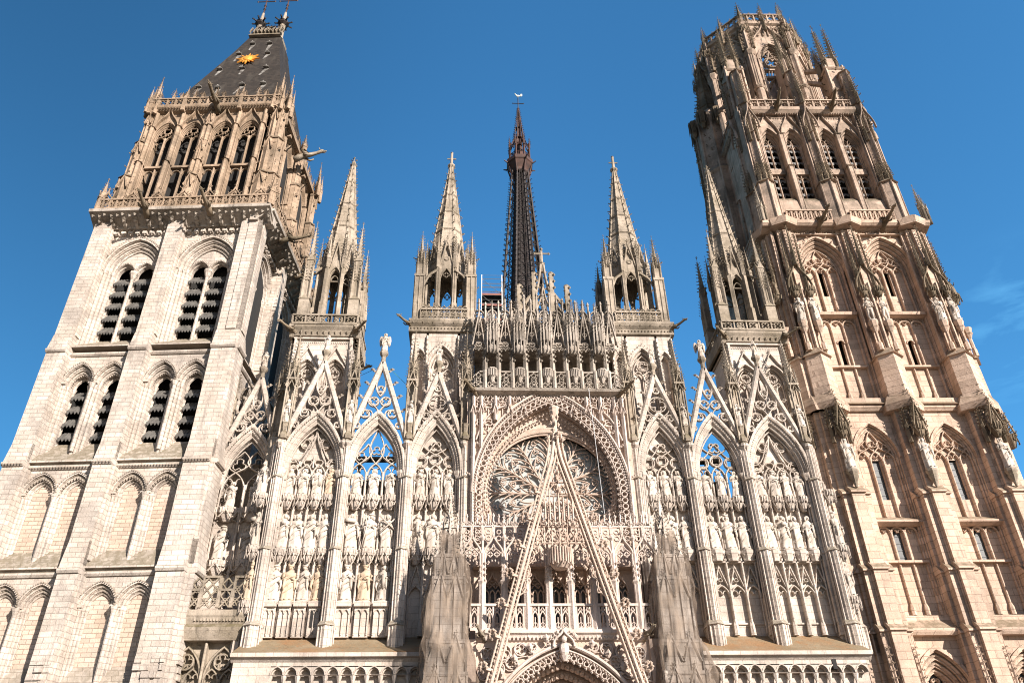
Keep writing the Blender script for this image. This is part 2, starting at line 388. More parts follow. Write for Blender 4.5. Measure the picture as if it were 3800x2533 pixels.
def tracery(mb, cx, a, zs, h, zb, lights, y, w=.1, d=.16, style='foil', mull=True, jamb=True):
    """window tracery of thin bars filling a pointed arch"""
    y0, y1 = y - d / 2, y + d / 2
    if jamb: mb.bar(arch(cx, a - w / 2, zs, h * (a - w / 2) / a, 8, zb), w, y0, y1)
    lw = 2 * a / lights; hh = lw * .8
    for i in range(1, lights):
        if mull: mb.bar([(cx - a + i * lw, zb), (cx - a + i * lw, zs + (.1 if lights > 2 else 0))], w, y0 - .04, y1)
    for i in range(lights):
        c = cx - a + (i + .5) * lw
        mb.bar(arch(c, lw * .46, zs - .25 * lw, hh, 5), w * .8, y0, y1)
        for s_ in (-1, 1): mb.bar(circ(c + s_ * lw * .24, zs + .1 * lw, lw * .17, 5, pi * (.5 if s_ > 0 else -.1), pi * (1.1 if s_ > 0 else .5)), w * .5, y0 + .03, y1 - .03)
    zt = zs + hh - .25 * lw
    R = h - (zt - zs)
    if style == 'foil':
        if lights == 2: mb.bar(circ(cx, zt + R * .30, min(R * .33, a * .5), 14), w * .8, y0, y1, True); mb.bar(foil(cx, zt + R * .30, min(R * .30, a * .45), 4, 24), w * .6, y0 + .02, y1 - .02, True)
        else:
            r = lw * .42
            for i in range(lights):
                c = cx - a + (i + .5) * lw; zz = zt + r * .65 + (r * .4 if 0 < i < lights - 1 else -.0)
                if abs(c - cx) > a * .75: c = cx + (c - cx) * .93
                mb.bar(circ(c, zz, r, 14), w * .8, y0, y1, True); mb.bar(foil(c, zz, r * .8, 4, 20, pi / 4), w * .5, y0 + .03, y1 - .03, True)
            z2 = zt + r * 2.0
            for s_ in (-1, 1):
                mb.bar(bez((cx, z2 - .1), (cx + s_ * a * .2, z2 + .3), (cx + s_ * a * .5, z2 + .2), (cx + s_ * a * .62, z2 + .75), 5), w * .7, y0, y1)
                mb.bar(bez((cx + s_ * a * .75, zt + .5), (cx + s_ * a * .3, z2), (cx + s_ * a * .3, z2 + .4), (cx, z2 + h * .26), 6), w * .7, y0, y1)
            mb.bar(foil(cx, z2 + h * .17, a * .27, 4, 24, pi / 4), w * .7, y0, y1, True)
    elif style == 'flame':
        for i in range(lights):
            c = cx - a + (i + .5) * lw; s_ = 1 if c < cx else -1
            if abs(c - cx) < .05: s_ = 0
            u = (c - cx) / a
            zt2 = zs + h * sqrt(max(0, 1 - (abs(u)) ** 1.35)) * .93
            for k in (-1, 1):
                e = (cx + (u * .45 + .06 * k * (1 - abs(u))) * a, zt + (zt2 - zt) * .95)
                mb.bar(bez((c, zt), (c + k * lw * .75, zt + (zt2 - zt) * .35), (e[0] + k * lw * .35, zt + (zt2 - zt) * .55), (cx + u * a * .55, zt2 * .98 + zt * .02), 6), w * .7, y0, y1)
            mb.bar(foil(c + .1 * s_ * lw, zt + (zt2 - zt) * .36, lw * .3, 3, 12, pi / 2), w * .5, y0 + .03, y1 - .03, True)
    elif style == 'big':      # central dividing lancet with scrolls
        mb.bar([(cx, zt - .2), (cx, zt + R * .2)], w, y0, y1)
        for s_ in (-1, 1):
            mb.bar(bez((cx + s_ * lw, zt - .1), (cx + s_ * lw * .7, zt + R * .35), (cx + s_ * .05, zt + R * .4), (cx, zs + h * .97), 8), w, y0, y1)
            mb.bar(bez((cx + s_ * a * .95, zt - .25), (cx + s_ * a * .5, zt - .05), (cx + s_ * lw * .8, zt + .1), (cx + s_ * lw * .3, zt + R * .5), 7), w * .8, y0, y1)
            mb.bar(bez((cx + s_ * a * .93, zt + .15), (cx + s_ * a * .3, zt + R * .05), (cx + s_ * a * .35, zt + R * .55), (cx + s_ * .1, zt + R * .72), 7), w * .7, y0, y1)
            mb.bar(foil(cx + s_ * a * .76, zt + .05, lw * .38, 3, 15, pi / 2), w * .55, y0, y1, True); mb.bar(circ(cx + s_ * a * .76, zt + .05, lw * .46, 12), w * .6, y0, y1, True)
            mb.bar(foil(cx + s_ * a * .36, zt + R * .52, lw * .36, 3, 15, pi / 2), w * .55, y0, y1, True); mb.bar(circ(cx + s_ * a * .36, zt + R * .52, lw * .44, 12), w * .6, y0, y1, True)
            mb.bar(foil(cx + s_ * lw * .42, zt + R * .04, lw * .34, 3, 15, -pi / 2), w * .55, y0, y1, True)
def louvres(mb, cx, a, z0, z1, y, n, teeth=6):
    st = (z1 - z0) / n
    for i in range(n):
        zt = z0 + (i + 1) * st; zb = zt - st * .62; yb = y - .52
        b = [mb.v(cx - a, yb, zb), mb.v(cx + a, yb, zb), mb.v(cx + a, y, zt), mb.v(cx - a, y, zt)]; mb.f(*b)
        mb.box(cx - a, cx + a, yb - .03, yb + .03, zb - .1, zb + .03)
        w = 2 * a / teeth
        for k in range(teeth):
            x = cx - a + k * w; mb.prism([(x, zb - .08), (x + w, zb - .08), (x + w / 2, zb - .3)], yb - .02, yb + .02)
        for k in range(1, teeth):
            x = cx - a + k * w; mb.tube([(x, yb, zb + .03), (x, y, zt + .03)], .025, 4)
def gablet(mb, cx, z0, z1, a, y0, y1, w=.14, nck=4, cs=.16, fin=.2):
    for s_ in (-1, 1):
        mb.bar([(cx + s_ * a, z0), (cx, z1)][::1 if s_ < 0 else -1], w, y0, y1)
        l = hypot(a, z1 - z0); nx, nz = s_ * (z1 - z0) / l, a / l
        if nck: crockets_line(mb, (cx + s_ * a, (y0 + y1) / 2, z0), (cx, (y0 + y1) / 2, z1), nck, cs, nx, nz)
    if fin: finial(mb, cx, (y0 + y1) / 2, z1 + fin * .3, fin)
def ogee(mb, cx, z0, z1, a, y0, y1, w=.12, nck=4, cs=.15, fin=.2, tip=None):
    tip = tip or z1
    for s_ in (-1, 1):
        P = bez((cx + s_ * a, z0), (cx + s_ * a * .95, z0 + (z1 - z0) * .62), (cx + s_ * a * .12, z0 + (z1 - z0) * .5), (cx, z1), 9)
        mb.bar(P if s_ < 0 else P[::-1], w, y0, y1)
        for k in range(nck):
            i = 2 + int(k * 7 / max(1, nck)); x, z = P[i]; crocket(mb, x, (y0 + y1) / 2, z, s_ * .8, .5, cs)
    if fin: finial(mb, cx, (y0 + y1) / 2, z1 + fin * .2, fin)
def canopy(mb, x, y, z0, z1, r, n=6, spike=0):
    """projecting stone bracket / canopy with scalloped hanging gablets"""
    mb.stack(x, y, [(r * .35, z0 - .55 * r), (r * .62, z0), (r, z0 + (z1 - z0) * .55), (r * 1.04, z1 - .1), (r * 1.08, z1)], n, 0)
    for i in range(n):
        a = 2 * pi * (i + .5) / n
        if sin(a) > .4: continue
        X, Y = x + r * .93 * cos(a), y + r * .93 * sin(a); tx, ty = -sin(a), cos(a); w = r * .5
        zb = z0 + (z1 - z0) * .12; zt = z1 + .02
        mb.poly([(X - tx * w, Y - ty * w, zb + .2), (X + tx * w, Y + ty * w, zb + .2), (X + tx * w + .05 * cos(a), Y + ty * w + .05 * sin(a), zt), (X - tx * w + .05 * cos(a), Y - ty * w + .05 * sin(a), zt)])
        for s_ in (-1, 1):
            mb.tube([(X + s_ * tx * w + .06 * cos(a), Y + s_ * ty * w + .06 * sin(a), zb - .14), (X + .09 * cos(a), Y + .09 * sin(a), z0 + (z1 - z0) * .75)], .035, 4)
            mb.tube([(X + s_ * tx * w * .45 + .07 * cos(a), Y + s_ * ty * w * .45 + .07 * sin(a), z0 + (z1 - z0) * .45), (X + s_ * tx * w * .45 + .07 * cos(a), Y + s_ * ty * w * .45 + .07 * sin(a), zt)], .028, 4)
        mb.octa(X + tx * w, Y + ty * w, zb - .12, .07, .07, .11)
    if spike: spire8(mb, x, y, z1, z1 + spike, r * .6, 6, 6, .04, .18, 1)
_G = {}
def gargoyle_mesh(kind=0):
    if kind in _G: return _G[kind]
    mb = MB(); L = 2.1
    pts = [(0, .5, -.35), (0, 0, -.12), (0, -.5, 0), (0, -1.0, .03), (0, -1.45, .12), (0, -1.75, .22), (0, -2.0, .22)]
    rad = [.26, .25, .22, .17, .13, .14, .1]
    if kind == 1: pts = [(x, y * .85, z * 1.0 - .1 * y) for x, y, z in pts]
    mb.tube(pts, rad, 7)
    mb.ell(0, pts[-1][1] + .08, pts[-1][2] + .05, .15, .22, .15, 7, 5)                       # head
    mb.tube([(0, pts[-1][1], pts[-1][2] + .02), (0, pts[-1][1] - .3, pts[-1][2] + .04)], [.1, .05], 6)
    mb.tube([(0, pts[-1][1] + .02, pts[-1][2] - .08), (0, pts[-1][1] - .22, pts[-1][2] - .12)], [.07, .04], 5)
    for s_ in (-1, 1):
        mb.tube([(s_ * .08, pts[-1][1] + .2, pts[-1][2] + .1), (s_ * .16, pts[-1][1] + .3, pts[-1][2] + .32)], [.06, .02], 4)
        mb.tube([(s_ * .18, -.3, -.02), (s_ * .3, -.7, -.2), (s_ * .26, -1.0, -.12)], [.1, .08, .06], 5)
        mb.hexa([(s_ * .1, -.2, .1), (s_ * .2, -.75, .1), (s_ * .24, -.3, .1)], [(s_ * .16, -.05, .42), (s_ * .3, -.3, .5), (s_ * .24, -.1, .46)])
    _G[kind] = me = mesh('gargoyle', mb, M_DARKST if kind == 0 else M_GREY, True); return me
# ------------------------------------------------------------------ round-arched bell tower at the left
LT = thing('bell_tower', 'tall pale round-arched bell tower with zigzag lead louvres under a steep dark hipped roof', 'tower', (-23.07, -.5, 0), -radians(4.5))
BW = 2.5
def bayE():
    mb = MB(); z0, z1 = 34.4, 46.4
    a, y = cell(mb, -BW, BW, z0, z1, .8, 0, 2.28, 34.5, 42.15, 2.95, [(.26, .2), (.22, .2), (.2, .18)], 9, hood=.16, sr=.1)
    billets(mb, arch(0, 2.5, 42.15, 3.22, 12), .66, .07, .2)
    for k in (-1, 1):
        cx = k * a / 2
        aa, yy = cell(mb, cx - a / 2, cx + a / 2, 34.6, 45.1, y, cx, a * .5 - .05, 34.7, 42.1, .98, [(.08, .2), (0, .35)], 7, shafts=False, hood=.09)
        billets(mb, arch(cx, a * .5 + .0, 42.15, 1.02, 8), y - .03, .05, .15)
    mb.tube([(0, y - .05, 35), (0, y - .05, 41.7)], .13, 8)
    mb.stack(0, y - .05, [(.15, 41.4), (.3, 41.9), (.34, 41.95), (.34, 42.12)], 8)
    for s_ in (-1, 1):
        for q in (2.4, 2.15, 1.92):
            mb.box(s_ * q - .14, s_ * q + .14, .62 + (2.4 - q) * .75, 1.1 + (2.4 - q) * .6, 42.0, 42.16)
    # mask corbel table
    n = 8
    for i in range(n):
        x = -BW + .42 + i * (2 * BW - .84) / (n - 1)
        mb.box(x - .17, x + .17, .45, .8, 45.62, 45.86); mb.octa(x, .6, 45.6, .14, .14, .13)
        if i < n - 1:
            c = x + (BW - .42) / (n - 1); mb.bar(arch(c, .2, 45.9, .2, 4), .09, .55, .8)
    for q in range(3):                                # putlog steps of the sill
        mb.sideprism([(.3, 34.35), (2.3, 34.35), (2.3, 36.2), (.3, 34.45)], -BW, BW) if q == 0 else None
    return mb, a, y
def bay2(z0, z1, zb, zs, hh, openw, wy, deco):
    mb = MB(); pan = MB()
    for k in (-1, 1):
        cx = k * 1.17
        a, y = cell(mb, min(0, k * BW), max(0, k * BW), z0, z1, wy, cx, 1.1, z0 + .2, zs, hh, [(.17, .16), (.15, .14), (.13, .14)] if not openw else [(.22, .2), (.2, .2), (.16, .5)], 7, hood=.13, sr=.085)
        billets(mb, arch(cx, 1.22, zs, hh * 1.12, 10), wy - .12, .055, .16)
        if deco: billets(mb, arch(cx, .93, zs, hh * .84, 10), wy + .1, .1, .2, pr=.13)
        if openw: billets(mb, arch(cx, .66, zs + .05, hh * .58, 8), wy + .5, .07, .17)
        P = arch(cx, a, zs, hh * a / 1.1, 7, z0 + .2)
        if not openw: pan.poly([(x, y, z) for x, z in P][::-1])
        for s_ in (-1, 1): mb.box(cx + s_ * 1.05 - .2, cx + s_ * 1.05 + .2, wy - .12, wy + .45, zs - .02, zs + .12)
    mb.tube([(0, wy - .02, zb - 1), (0, wy - .02, zs - .3)], .14, 8); mb.stack(0, wy - .02, [(.14, zs - .4), (.27, zs - .06), (.3, zs)], 8)
    mb.sideprism([(wy - .45, z0), (y + .3, z0), (y + .3, zb + .1), (y, zb), (wy - .45, z0 + .1)], -BW, BW)
    return mb, pan, a, y
def build_left():
    E, ea, ey = bayE(); meE = mesh('belfry_bay', E, M_CREAM)
    D, _, da, dy = bay2(24.9, 34, 26.85, 31.3, 1.62, True, .6, False); meD = mesh('window_bay', D, M_CREAM)
    Cb, Cp, _, _ = bay2(17.5, 24.9, 18.9, 22.6, 1.45, False, .45, True); meC = mesh('blind_arch_bay', Cb, M_CREAM); meCp = mesh('infill_panel', Cp, M_PANEL)
    Bb, Bp, _, _ = bay2(9.6, 17.5, 11.75, 15.15, 1.4, False, .3, False); meB = mesh('blind_arch_bay', Bb, M_CREAM); meBp = mesh('infill_panel', Bp, M_PANEL)
    lo = []
    mb = MB(); louvres(mb, 0, ea / 2 - .12, 36, 41.9, ey + .55, 5, 6); meLE = mesh('louvre', mb, M_LOUV)
    mb = MB(); louvres(mb, 0, da, 26.85, 31.2, dy + .25, 4, 4); meLD = mesh('louvre', mb, M_LOUV)
    def face(P):                                     # P(x) -> (loc, rot) for a bay centre x along the face
        for i, x in enumerate((-10.03, -3.95)):
            loc, rot = P(x)
            put('belfry_bay', meE, LT, loc, rot); put('window_bay', meD, LT, loc, rot)
            b = put('blind_arch_bay', meC, LT, loc, rot); put('infill_panel', meCp, b)
            b = put('blind_arch_bay', meB, LT, loc, rot); put('infill_panel', meBp, b)
            for k in (-1, 1):
                l2, _ = P(x + k * ea / 2); put('louvre', meLE, LT, l2, rot)
                l2, _ = P(x + k * 1.17); put('louvre', meLD, LT, l2, rot)
    face(lambda x: ((x, 0, 0), 0))
    face(lambda x: ((.2, 13.8 + x, 0), pi / 2))
    # pilasters, one mesh each, with set-offs
    def pil(x0, x1, mbx=None):
        mb = mbx or MB()
        mb.box(x0, x1, 0, 1.1, 35.2, 46.7)
        for z0, z1, f in ((24.9, 33.7, -.15), (17.6, 24.5, -.3), (0, 17.1, -.5)): mb.box(x0 - .03, x1 + .03, f, 1.1, z0, z1)
        rr = random.Random(int(x0 * 10))
        for q in range(26):
            z = 1.2 + q * .42; u = x0
            while u < x1 - .15:
                w_ = rr.uniform(.3, .6); e_ = rr.uniform(-.02, .17)
                if rr.random() < .8 or z < 8: mb.box(u, min(u + w_, x1 + .03) - .03, -.5 - e_, -.3, z, z + .39 - rr.uniform(0, .05))
                u += w_
        for zl, zh, f0, f1 in ((33.95, 35.3, -.15, 0), (24.75, 26.2, -.3, -.15), (17.35, 19.2, -.5, -.3)):
            mb.sideprism([(f0 - .1, zl), (1, zl), (1, zh), (f1, zh)], x0 - .03, x1 + .03)
        mb.box(x0 - .08, x1 + .08, .32, 1.05, 35.4, 46.5); mb.box(x0 - .1, x1 + .1, .15, 1.0, 25, 33.6); mb.box(x0 - .16, x1 + .16, .0, 1.0, 18, 24.4); mb.box(x0 - .16, x1 + .16, -.2, 1.0, 0, 17)
        return mb
    for x0, x1 in ((-13.8, -12.42), (-7.65, -6.4), (-1.52, .2)): part('buttress', pil(x0, x1), M_CREAM, LT)
    for x0, x1 in ((0.0, 1.4), (6.15, 7.4), (12.3, 13.6)):
        put('buttress', mesh('buttress', pil(x0 - .0, x1), M_CREAM), LT, (.2, 0, 0), pi / 2)
    mb = MB(); mb.box(-13.7, -.9, 2.75, 13, 0, 46.9); part('shade_core', mb, M_BLACK, LT)  # added box blocks light; its black paints the shade behind the openings
    mb = MB(); mb.box(-13.8, -13.3, .5, 13.6, 0, 47); mb.box(-13.3, .1, 12.8, 13.6, 0, 47); part('outer_wall', mb, M_CREAM, LT)
    # string courses that step round the buttresses
    for z, f, w, bil in ((33.75, -.15, .6, 0), (24.55, -.3, .45, 1), (17.15, -.5, .3, 0)):
        mb = MB()
        def seg(x0, x1, y):
            mb.sideprism([(y - .1, z - .12), (y - .2, z + .02), (y - .2, z + .14), (y - .05, z + .24), (y + .6, z + .24), (y + .6, z - .12)], x0, x1)
            if bil:
                n = int((x1 - x0) / .2)
                for i in range(n): mb.octa(x0 + (i + .5) * (x1 - x0) / n, y - .2, z + .0, .07, .09, .08)
        for x0, x1 in ((-13.85, -12.38), (-7.7, -6.35), (-1.57, .25)): seg(x0, x1, f)
        for x0, x1 in ((-12.38, -7.7), (-6.35, -1.57)): seg(x0, x1, w)
        me = mesh('string_course', mb, M_CREAM); put('string_course', me, LT); put('string_course', me, LT, (.2, 13.8, 0), pi / 2)
    # rough eroded lower courses
    # ---- big cornice and balustrade
    mb = MB()
    def cornice(x0, x1):
        mb.sideprism([(1, 46.05), (.35, 46.05), (.3, 46.25), (-.05, 46.5), (-.3, 46.62), (-.62, 46.85), (-.9, 46.95), (-.95, 47.2), (1, 47.2)], x0, x1)
        n = int((x1 - x0) / .5)
        for i in range(n):
            x = x0 + (i + .5) * (x1 - x0) / n
            mb.octa(x, -.62 + .1 * sin(i * 2.3), 46.72, .19, .16, .16)
            if i % 2: mb.sideprism([(.5, 46.0), (.1, 46.15), (-.5, 46.62), (.5, 46.62)], x - .13, x + .13); mb.octa(x, -.3, 46.35, .17, .2, .15)
    cornice(-14.1, .95)
    me = mesh('cornice', mb, M_GAL); put('cornice', me, LT); put('cornice', me, LT, (.2, 13.8, 0), pi / 2)
    mb = MB(); mb.box(-13.8, .8, -.3, 14, 47.0, 47.3); part('gallery_floor', mb, M_OCHRE, LT)
    mb = MB(); balustrade(mb, -13.75, .75, -.75, 47.25, 48.35, 26, 'mouch', .16)
    for i in range(7):
        x = -13.1 + i * 2.15
        ogee(mb, x, 47.9, 49.3, .62, -.86, -.66, .1, 3, .2, .22)
        mb.bar(foil(x, 48.3, .33, 3, 15, pi / 2), .07, -.84, -.7, True)
    me = mesh('balustrade', mb, M_OCHRE); put('balustrade', me, LT); put('balustrade', me, LT, (.2, 13.4, 0), pi / 2)
    for x, z, r in ((-9.3, 46.9, .1), (-4.1, 46.9, 0)): put('gargoyle', gargoyle_mesh(), LT, (x, -.9, z), r, 1.0)
    for w, z in ((3.2, 46.9), (8.2, 46.9), (12.2, 46.9)): put('gargoyle', gargoyle_mesh(), LT, (1.1, w, z), pi / 2)
    # ---- flamboyant top storey
    def bayF():
        mb = MB(); sd = MB()
        for k in (-1, 1):
            cx = k * 1.22
            a, y = cell(mb, min(0, k * 2.55), max(0, k * 2.55), 47.2, 61, .8, cx, 1.08, 48.9, 57.7, 1.8, [(.09, .16), (.06, .14), (0, .1)], 8, shafts=True, sr=.04)
            for j in range(4): mb.tube([(x, .8 + j * .13, z) for x, z in arch(cx, 1.03 - j * .05, 57.7, 1.9 - j * .1, 8)], .035, 4)
            mb.bar([(cx, 49.4), (cx, 57.6)], .16, y - .25, y); mb.box(cx - a, cx + a, y - .35, y, 53.6, 53.85)
            for s_ in (-1, 1):
                mb.bar(arch(cx + s_ * a / 2, a / 2 - .05, 52.9, .5, 5), .09, y - .2, y); mb.box(cx + s_ * a / 2 - .03, cx + s_ * a / 2 + .03, y - .1, y, 49.4, 50)
                mb.bar(arch(cx + s_ * a / 2, a / 2 - .04, 57.2, .55, 5), .09, y - .2, y)
                mb.bar(circ(cx + s_ * a * .36, 58.15, a * .27, 9), .07, y - .15, y, True)
            mb.bar(foil(cx, 58.55, a * .42, 4, 20, pi / 4), .07, y - .15, y, True)
            # flared hood shafts
            for s_ in (-1, 1):
                mb.bar(bez((cx + s_ * 1.1, 58.6), (cx + s_ * .9, 59.9), (cx + s_ * .15, 59.8), (cx, 61.3), 7)[::s_], .1, .5, .85)
            crocket(mb, cx - .5, .6, 60, -.7, .6, .2); crocket(mb, cx + .5, .6, 60, .7, .6, .2); finial(mb, cx, .3, 61.6, .28)
        for x in (0, -2.45, 2.45):
            for z0, z1, f in ((47.3, 53.9, .1), (54, 58.6, .3), (58.6, 61.5, .5)):
                mb.hexa([(x - .2, .9, z0), (x - .2, f + .15, z0), (x, f, z0), (x + .2, f + .15, z0), (x + .2, .9, z0)], [(x - .2, .9, z1), (x - .2, f + .15, z1), (x, f, z1), (x + .2, f + .15, z1), (x + .2, .9, z1)])
                mb.hexa([(x - .32, .9, z1 - .1), (x - .32, f + .1, z1 - .1), (x, f - .1, z1 - .1), (x + .32, f + .1, z1 - .1), (x + .32, .9, z1 - .1)], [(x - .24, .9, z1 + .2), (x - .2, f + .35, z1 + .2), (x, f + .25, z1 + .2), (x + .2, f + .35, z1 + .2), (x + .24, .9, z1 + .2)])
            for s_ in (-1, 1): mb.tube([(x + s_ * .28, .55, 47.3), (x + s_ * .28, .6, 58)], .05, 4)
            if x != 0: continue
            pinnacle(mb, x, .35, 60.5, 62.2, 63.8, .34, 4)
        mb.box(-2.5, 2.5, .5, .9, 47.2, 48.2)
        return mb
    meF = mesh('lancet_bay', bayF(), M_OCHRE)
    for x in (-9.75, -4.45): put('lancet_bay', meF, LT, (x, 0, 0))
    for w in (4.0, 9.3): put('lancet_bay', meF, LT, (-.4, w, 0), pi / 2)
    mb = MB(); mb.box(-12.4, -1.2, 2.3, 12.5, 47.2, 60.8); part('shade_core', mb, M_BLACK, LT)  # added black box, painted shade behind the top-storey lancets
    mb = MB(); mb.box(-13.2, -12.3, 1, 13, 47.2, 61); mb.box(-12.3, -.6, 12.4, 13, 47.2, 61); mb.box(-13.2, -.4, .8, 13, 60.9, 61.3); part('outer_wall', mb, M_OCHRE, LT)
    # corner and middle buttresses with niches and crocketed tops
    def but(w, top, nose=.0):
        mb = MB(); h = w / 2
        for z0, z1, f, s_ in ((47.3, 52.0, -.1, 1), (52, 56.6, .2, .82), (56.6, 60.6, .4, .66)):
            g = h * s_
            A = [(-g, 1, z0), (-g, f + .35, z0), (0, f, z0), (g, f + .35, z0), (g, 1, z0)]
            mb.hexa(A, [(x, y, z1) for x, y, _ in A])
            B = [(x * 1.25, y - (.12 if y < 1 else 0), z1 - .1) for x, y, _ in A]
            mb.hexa(B, [(x * .8, y + (.2 if y < 1 else 0), z1 + .35) for x, y, _ in A])
            for x in (-g, g): mb.tube([(x, f + .3, z0), (x, f + .3, z1)], .06, 4)
            gablet(mb, 0, z1 - 1.5, z1 - .1, g * .8, f - .08, f + .1, .07, 3, .14, .16)
            for q in range(5): crocket(mb, (-g if q % 2 else g) * .9, f + .2, z0 + .6 + q * .8, (-.8 if q % 2 else .8), .3, .22, -.5)
        for x, y, z in ((0, .5, 60.6), (-.42, .25, 60.4), (.42, .25, 60.2)):
            if x == 0 or top > 64.5: pinnacle(mb, x, y, z, z + 1.4, top - abs(x) * 4, .42 if x == 0 else .3, 6, True, pi / 4)
        return mb
    mC = mesh('corner_buttress', but(1.15, 65.6), M_OCHRE); mM = mesh('middle_buttress', but(.85, 63.6), M_OCHRE)
    for x in (-12.75, -.95): put('buttress', mC, LT, (x, .05, 0))
    put('buttress', mM, LT, (-7.05, .05, 0))
    for w in (.9, 6.65, 12.3): put('buttress', mC if w != 6.65 else mM, LT, (.35, w, 0), pi / 2)
    put('buttress', mC, LT, (-.75, .75, 0), pi / 4); put('buttress', mC, LT, (-13.3, .4, 0), -pi / 4)
    mb = MB(); pinnacle(mb, 0, 0, 47.2, 48.6, 50.8, .5, 6, rot=pi / 4); mp = mesh('pinnacle', mb, M_OCHRE)
    put('pinnacle', mp, LT, (-13.6, -.6, 0)); put('pinnacle', mp, LT, (.8, -.7, 0))
    # upper parapet
    mb = MB(); mb.sideprism([(1, 60.5), (.45, 60.7), (.2, 60.95), (.15, 61.1), (1, 61.1)], -13.4, -.3)
    balustrade(mb, -12.9, -.7, .3, 61.05, 62.15, 16, 'foil', .18)
    for i in range(48):
        mb.octa(-13.2 + i * .27, .25, 60.85, .1, .1, .08)
    for i in range(12): pinnacle(mb, -12.2 + i * 1.0 + (.25 if i % 2 else 0), .3, 62.1, 62.4, 63.0 + .55 * (i % 2), .22, 4, False, cs=.18)
    me = mesh('parapet', mb, M_OCHRE); put('parapet', me, LT); put('parapet', me, LT, (-.5, 13.6, 0), pi / 2)
    put('gargoyle', gargoyle_mesh(), LT, (-6.5, .2, 60.9), 0, 1.15); put('gargoyle', gargoyle_mesh(1), LT, (.2, 5.2, 59.2), pi / 2, 1.25)
    # ---- steep roof
    rf = MB()
    def ring(z, x0, x1, y0, y1): return [(x0, y0, z), (x1, y0, z), (x1, y1, z), (x0, y1, z)]
    L = [ring(61.2, -12.6, -.95, 1.2, 12.4), ring(66, -11.3, -2.0, 2.5, 11.2), ring(70.8, -10.1, -3.1, 3.7, 10.3), ring(75, -9.15, -4.1, 4.8, 9.4), ring(79.2, -8.4, -4.85, 5.9, 8.6)]
    for a, b in zip(L, L[1:]):
        for i in range(4):
            j = (i + 1) % 4; rf.poly([a[i], a[j], b[j], b[i]])
    rf.poly(L[-1])
    m, nt, nd, lk, bs = newmat('roof_slates')
    g = N(nt, 'ShaderNodeNewGeometry'); br = N(nt, 'ShaderNodeTexBrick'); sx = N(nt, 'ShaderNodeSeparateXYZ'); cb = N(nt, 'ShaderNodeCombineXYZ')
    lk.new(g.outputs['Position'], sx.inputs[0]); aa = N(nt, 'ShaderNodeMath', operation='ADD'); lk.new(sx.outputs[0], aa.inputs[0]); lk.new(sx.outputs[1], aa.inputs[1]); lk.new(aa.outputs[0], cb.inputs[0]); lk.new(sx.outputs[2], cb.inputs[1]); lk.new(cb.outputs[0], br.inputs['Vector'])
    br.inputs['Scale'].default_value = 1; br.inputs['Brick Width'].default_value = .4; br.inputs['Row Height'].default_value = .3; br.inputs['Mortar Size'].default_value = .02
    br.inputs['Color1'].default_value = (.040, .032, .026, 1); br.inputs['Color2'].default_value = (.024, .020, .017, 1); br.inputs['Mortar'].default_value = (.03, .025, .02, 1)
    ns = N(nt, 'ShaderNodeTexNoise'); ns.inputs['Scale'].default_value = 1.3; mp = N(nt, 'ShaderNodeMapping'); mp.inputs['Scale'].default_value = (1, 1, .15); lk.new(g.outputs['Position'], mp.inputs[0]); lk.new(mp.outputs[0], ns.inputs['Vector'])
    rg = N(nt, 'ShaderNodeMapRange'); lk.new(ns.outputs[0], rg.inputs[0]); rg.inputs[1].default_value = .52; rg.inputs[2].default_value = .75; rg.inputs[4].default_value = .6
    mx = N(nt, 'ShaderNodeMix', data_type='RGBA'); lk.new(rg.outputs[0], mx.inputs['Factor']); lk.new(br.outputs['Color'], mx.inputs[6]); mx.inputs[7].default_value = (.075, .065, .053, 1)
    lk.new(mx.outputs[2], bs.inputs['Base Color']); bs.inputs['Roughness'].default_value = .8; bs.inputs['Specular IOR Level'].default_value = .2
    MSL = m
    roof = part('roof', rf, MSL, LT)
    M_RUN = plain('zinc_run_off', (.26, .245, .22), .8, .0, .75, 2.2, (.07, .06, .05))
    # vents with zinc run-off
    def ry(z):                                        # front slope depth at height z
        for (za, ya), (zb_, yb) in zip([(61.2, 1.2), (66, 2.5), (70.8, 3.7), (75, 4.8), (79.2, 5.9)], [(66, 2.5), (70.8, 3.7), (75, 4.8), (79.2, 5.9), (90, 9)]):
            if za <= z <= zb_: return ya + (yb - ya) * (z - za) / (zb_ - za)
    mb = MB(); mb.hexa([(-.28, -.55, 0), (.28, -.55, 0), (.28, .1, 0), (-.28, .1, 0)], [(-.02, -.5, .42), (.02, -.5, .42), (.02, .2, .42), (-.02, .2, .42)])
    mb.box(-.45, .45, -.5, 0, -.12, 0.0); mb.octa(0, -.58, .16, .14, .05, .13); mv = mesh('roof_vent', mb, [M_RUN])
    for x, z in ((-7.5, 77.2), (-5.6, 77.1), (-8.3, 74.5), (-5.2, 74.5), (-9.3, 70.7), (-7.0, 70.8), (-4.5, 70.8), (-10.3, 66.7), (-6.0, 66.9), (-3.9, 67.0), (-8.3, 66.4)):
        y = ry(z); v = put('roof_vent', mv, roof, (x, y, z), 0, .62)
        zb2 = z - (1.3 + .9 * random.random()); y2 = ry(max(61.3, zb2)); k = MB(); x2 = -.5 * random.random()
        pl = [(x - .16, y - .03, z - .1), (x + .3, y - .03, z - .1), (x + .12 + x2, y2 - .03, zb2), (x - .05 + x2, y2 - .03, zb2)]; k.poly(pl[::-1])
        put('run_off_stain', mesh('run_off_stain', k, M_RUN), roof)
    # gilded sun
    mb = MB(); S_ = []
    for i in range(32):
        a = 2 * pi * i / 32; r = .52 if i % 2 else (1.3 if i % 4 == 0 else .95)
        S_.append((r * cos(a), r * sin(a)))
    mb.prism(S_, -.06, .06); mb.ell(0, -.05, 0, .5, .2, .5, 12, 6)
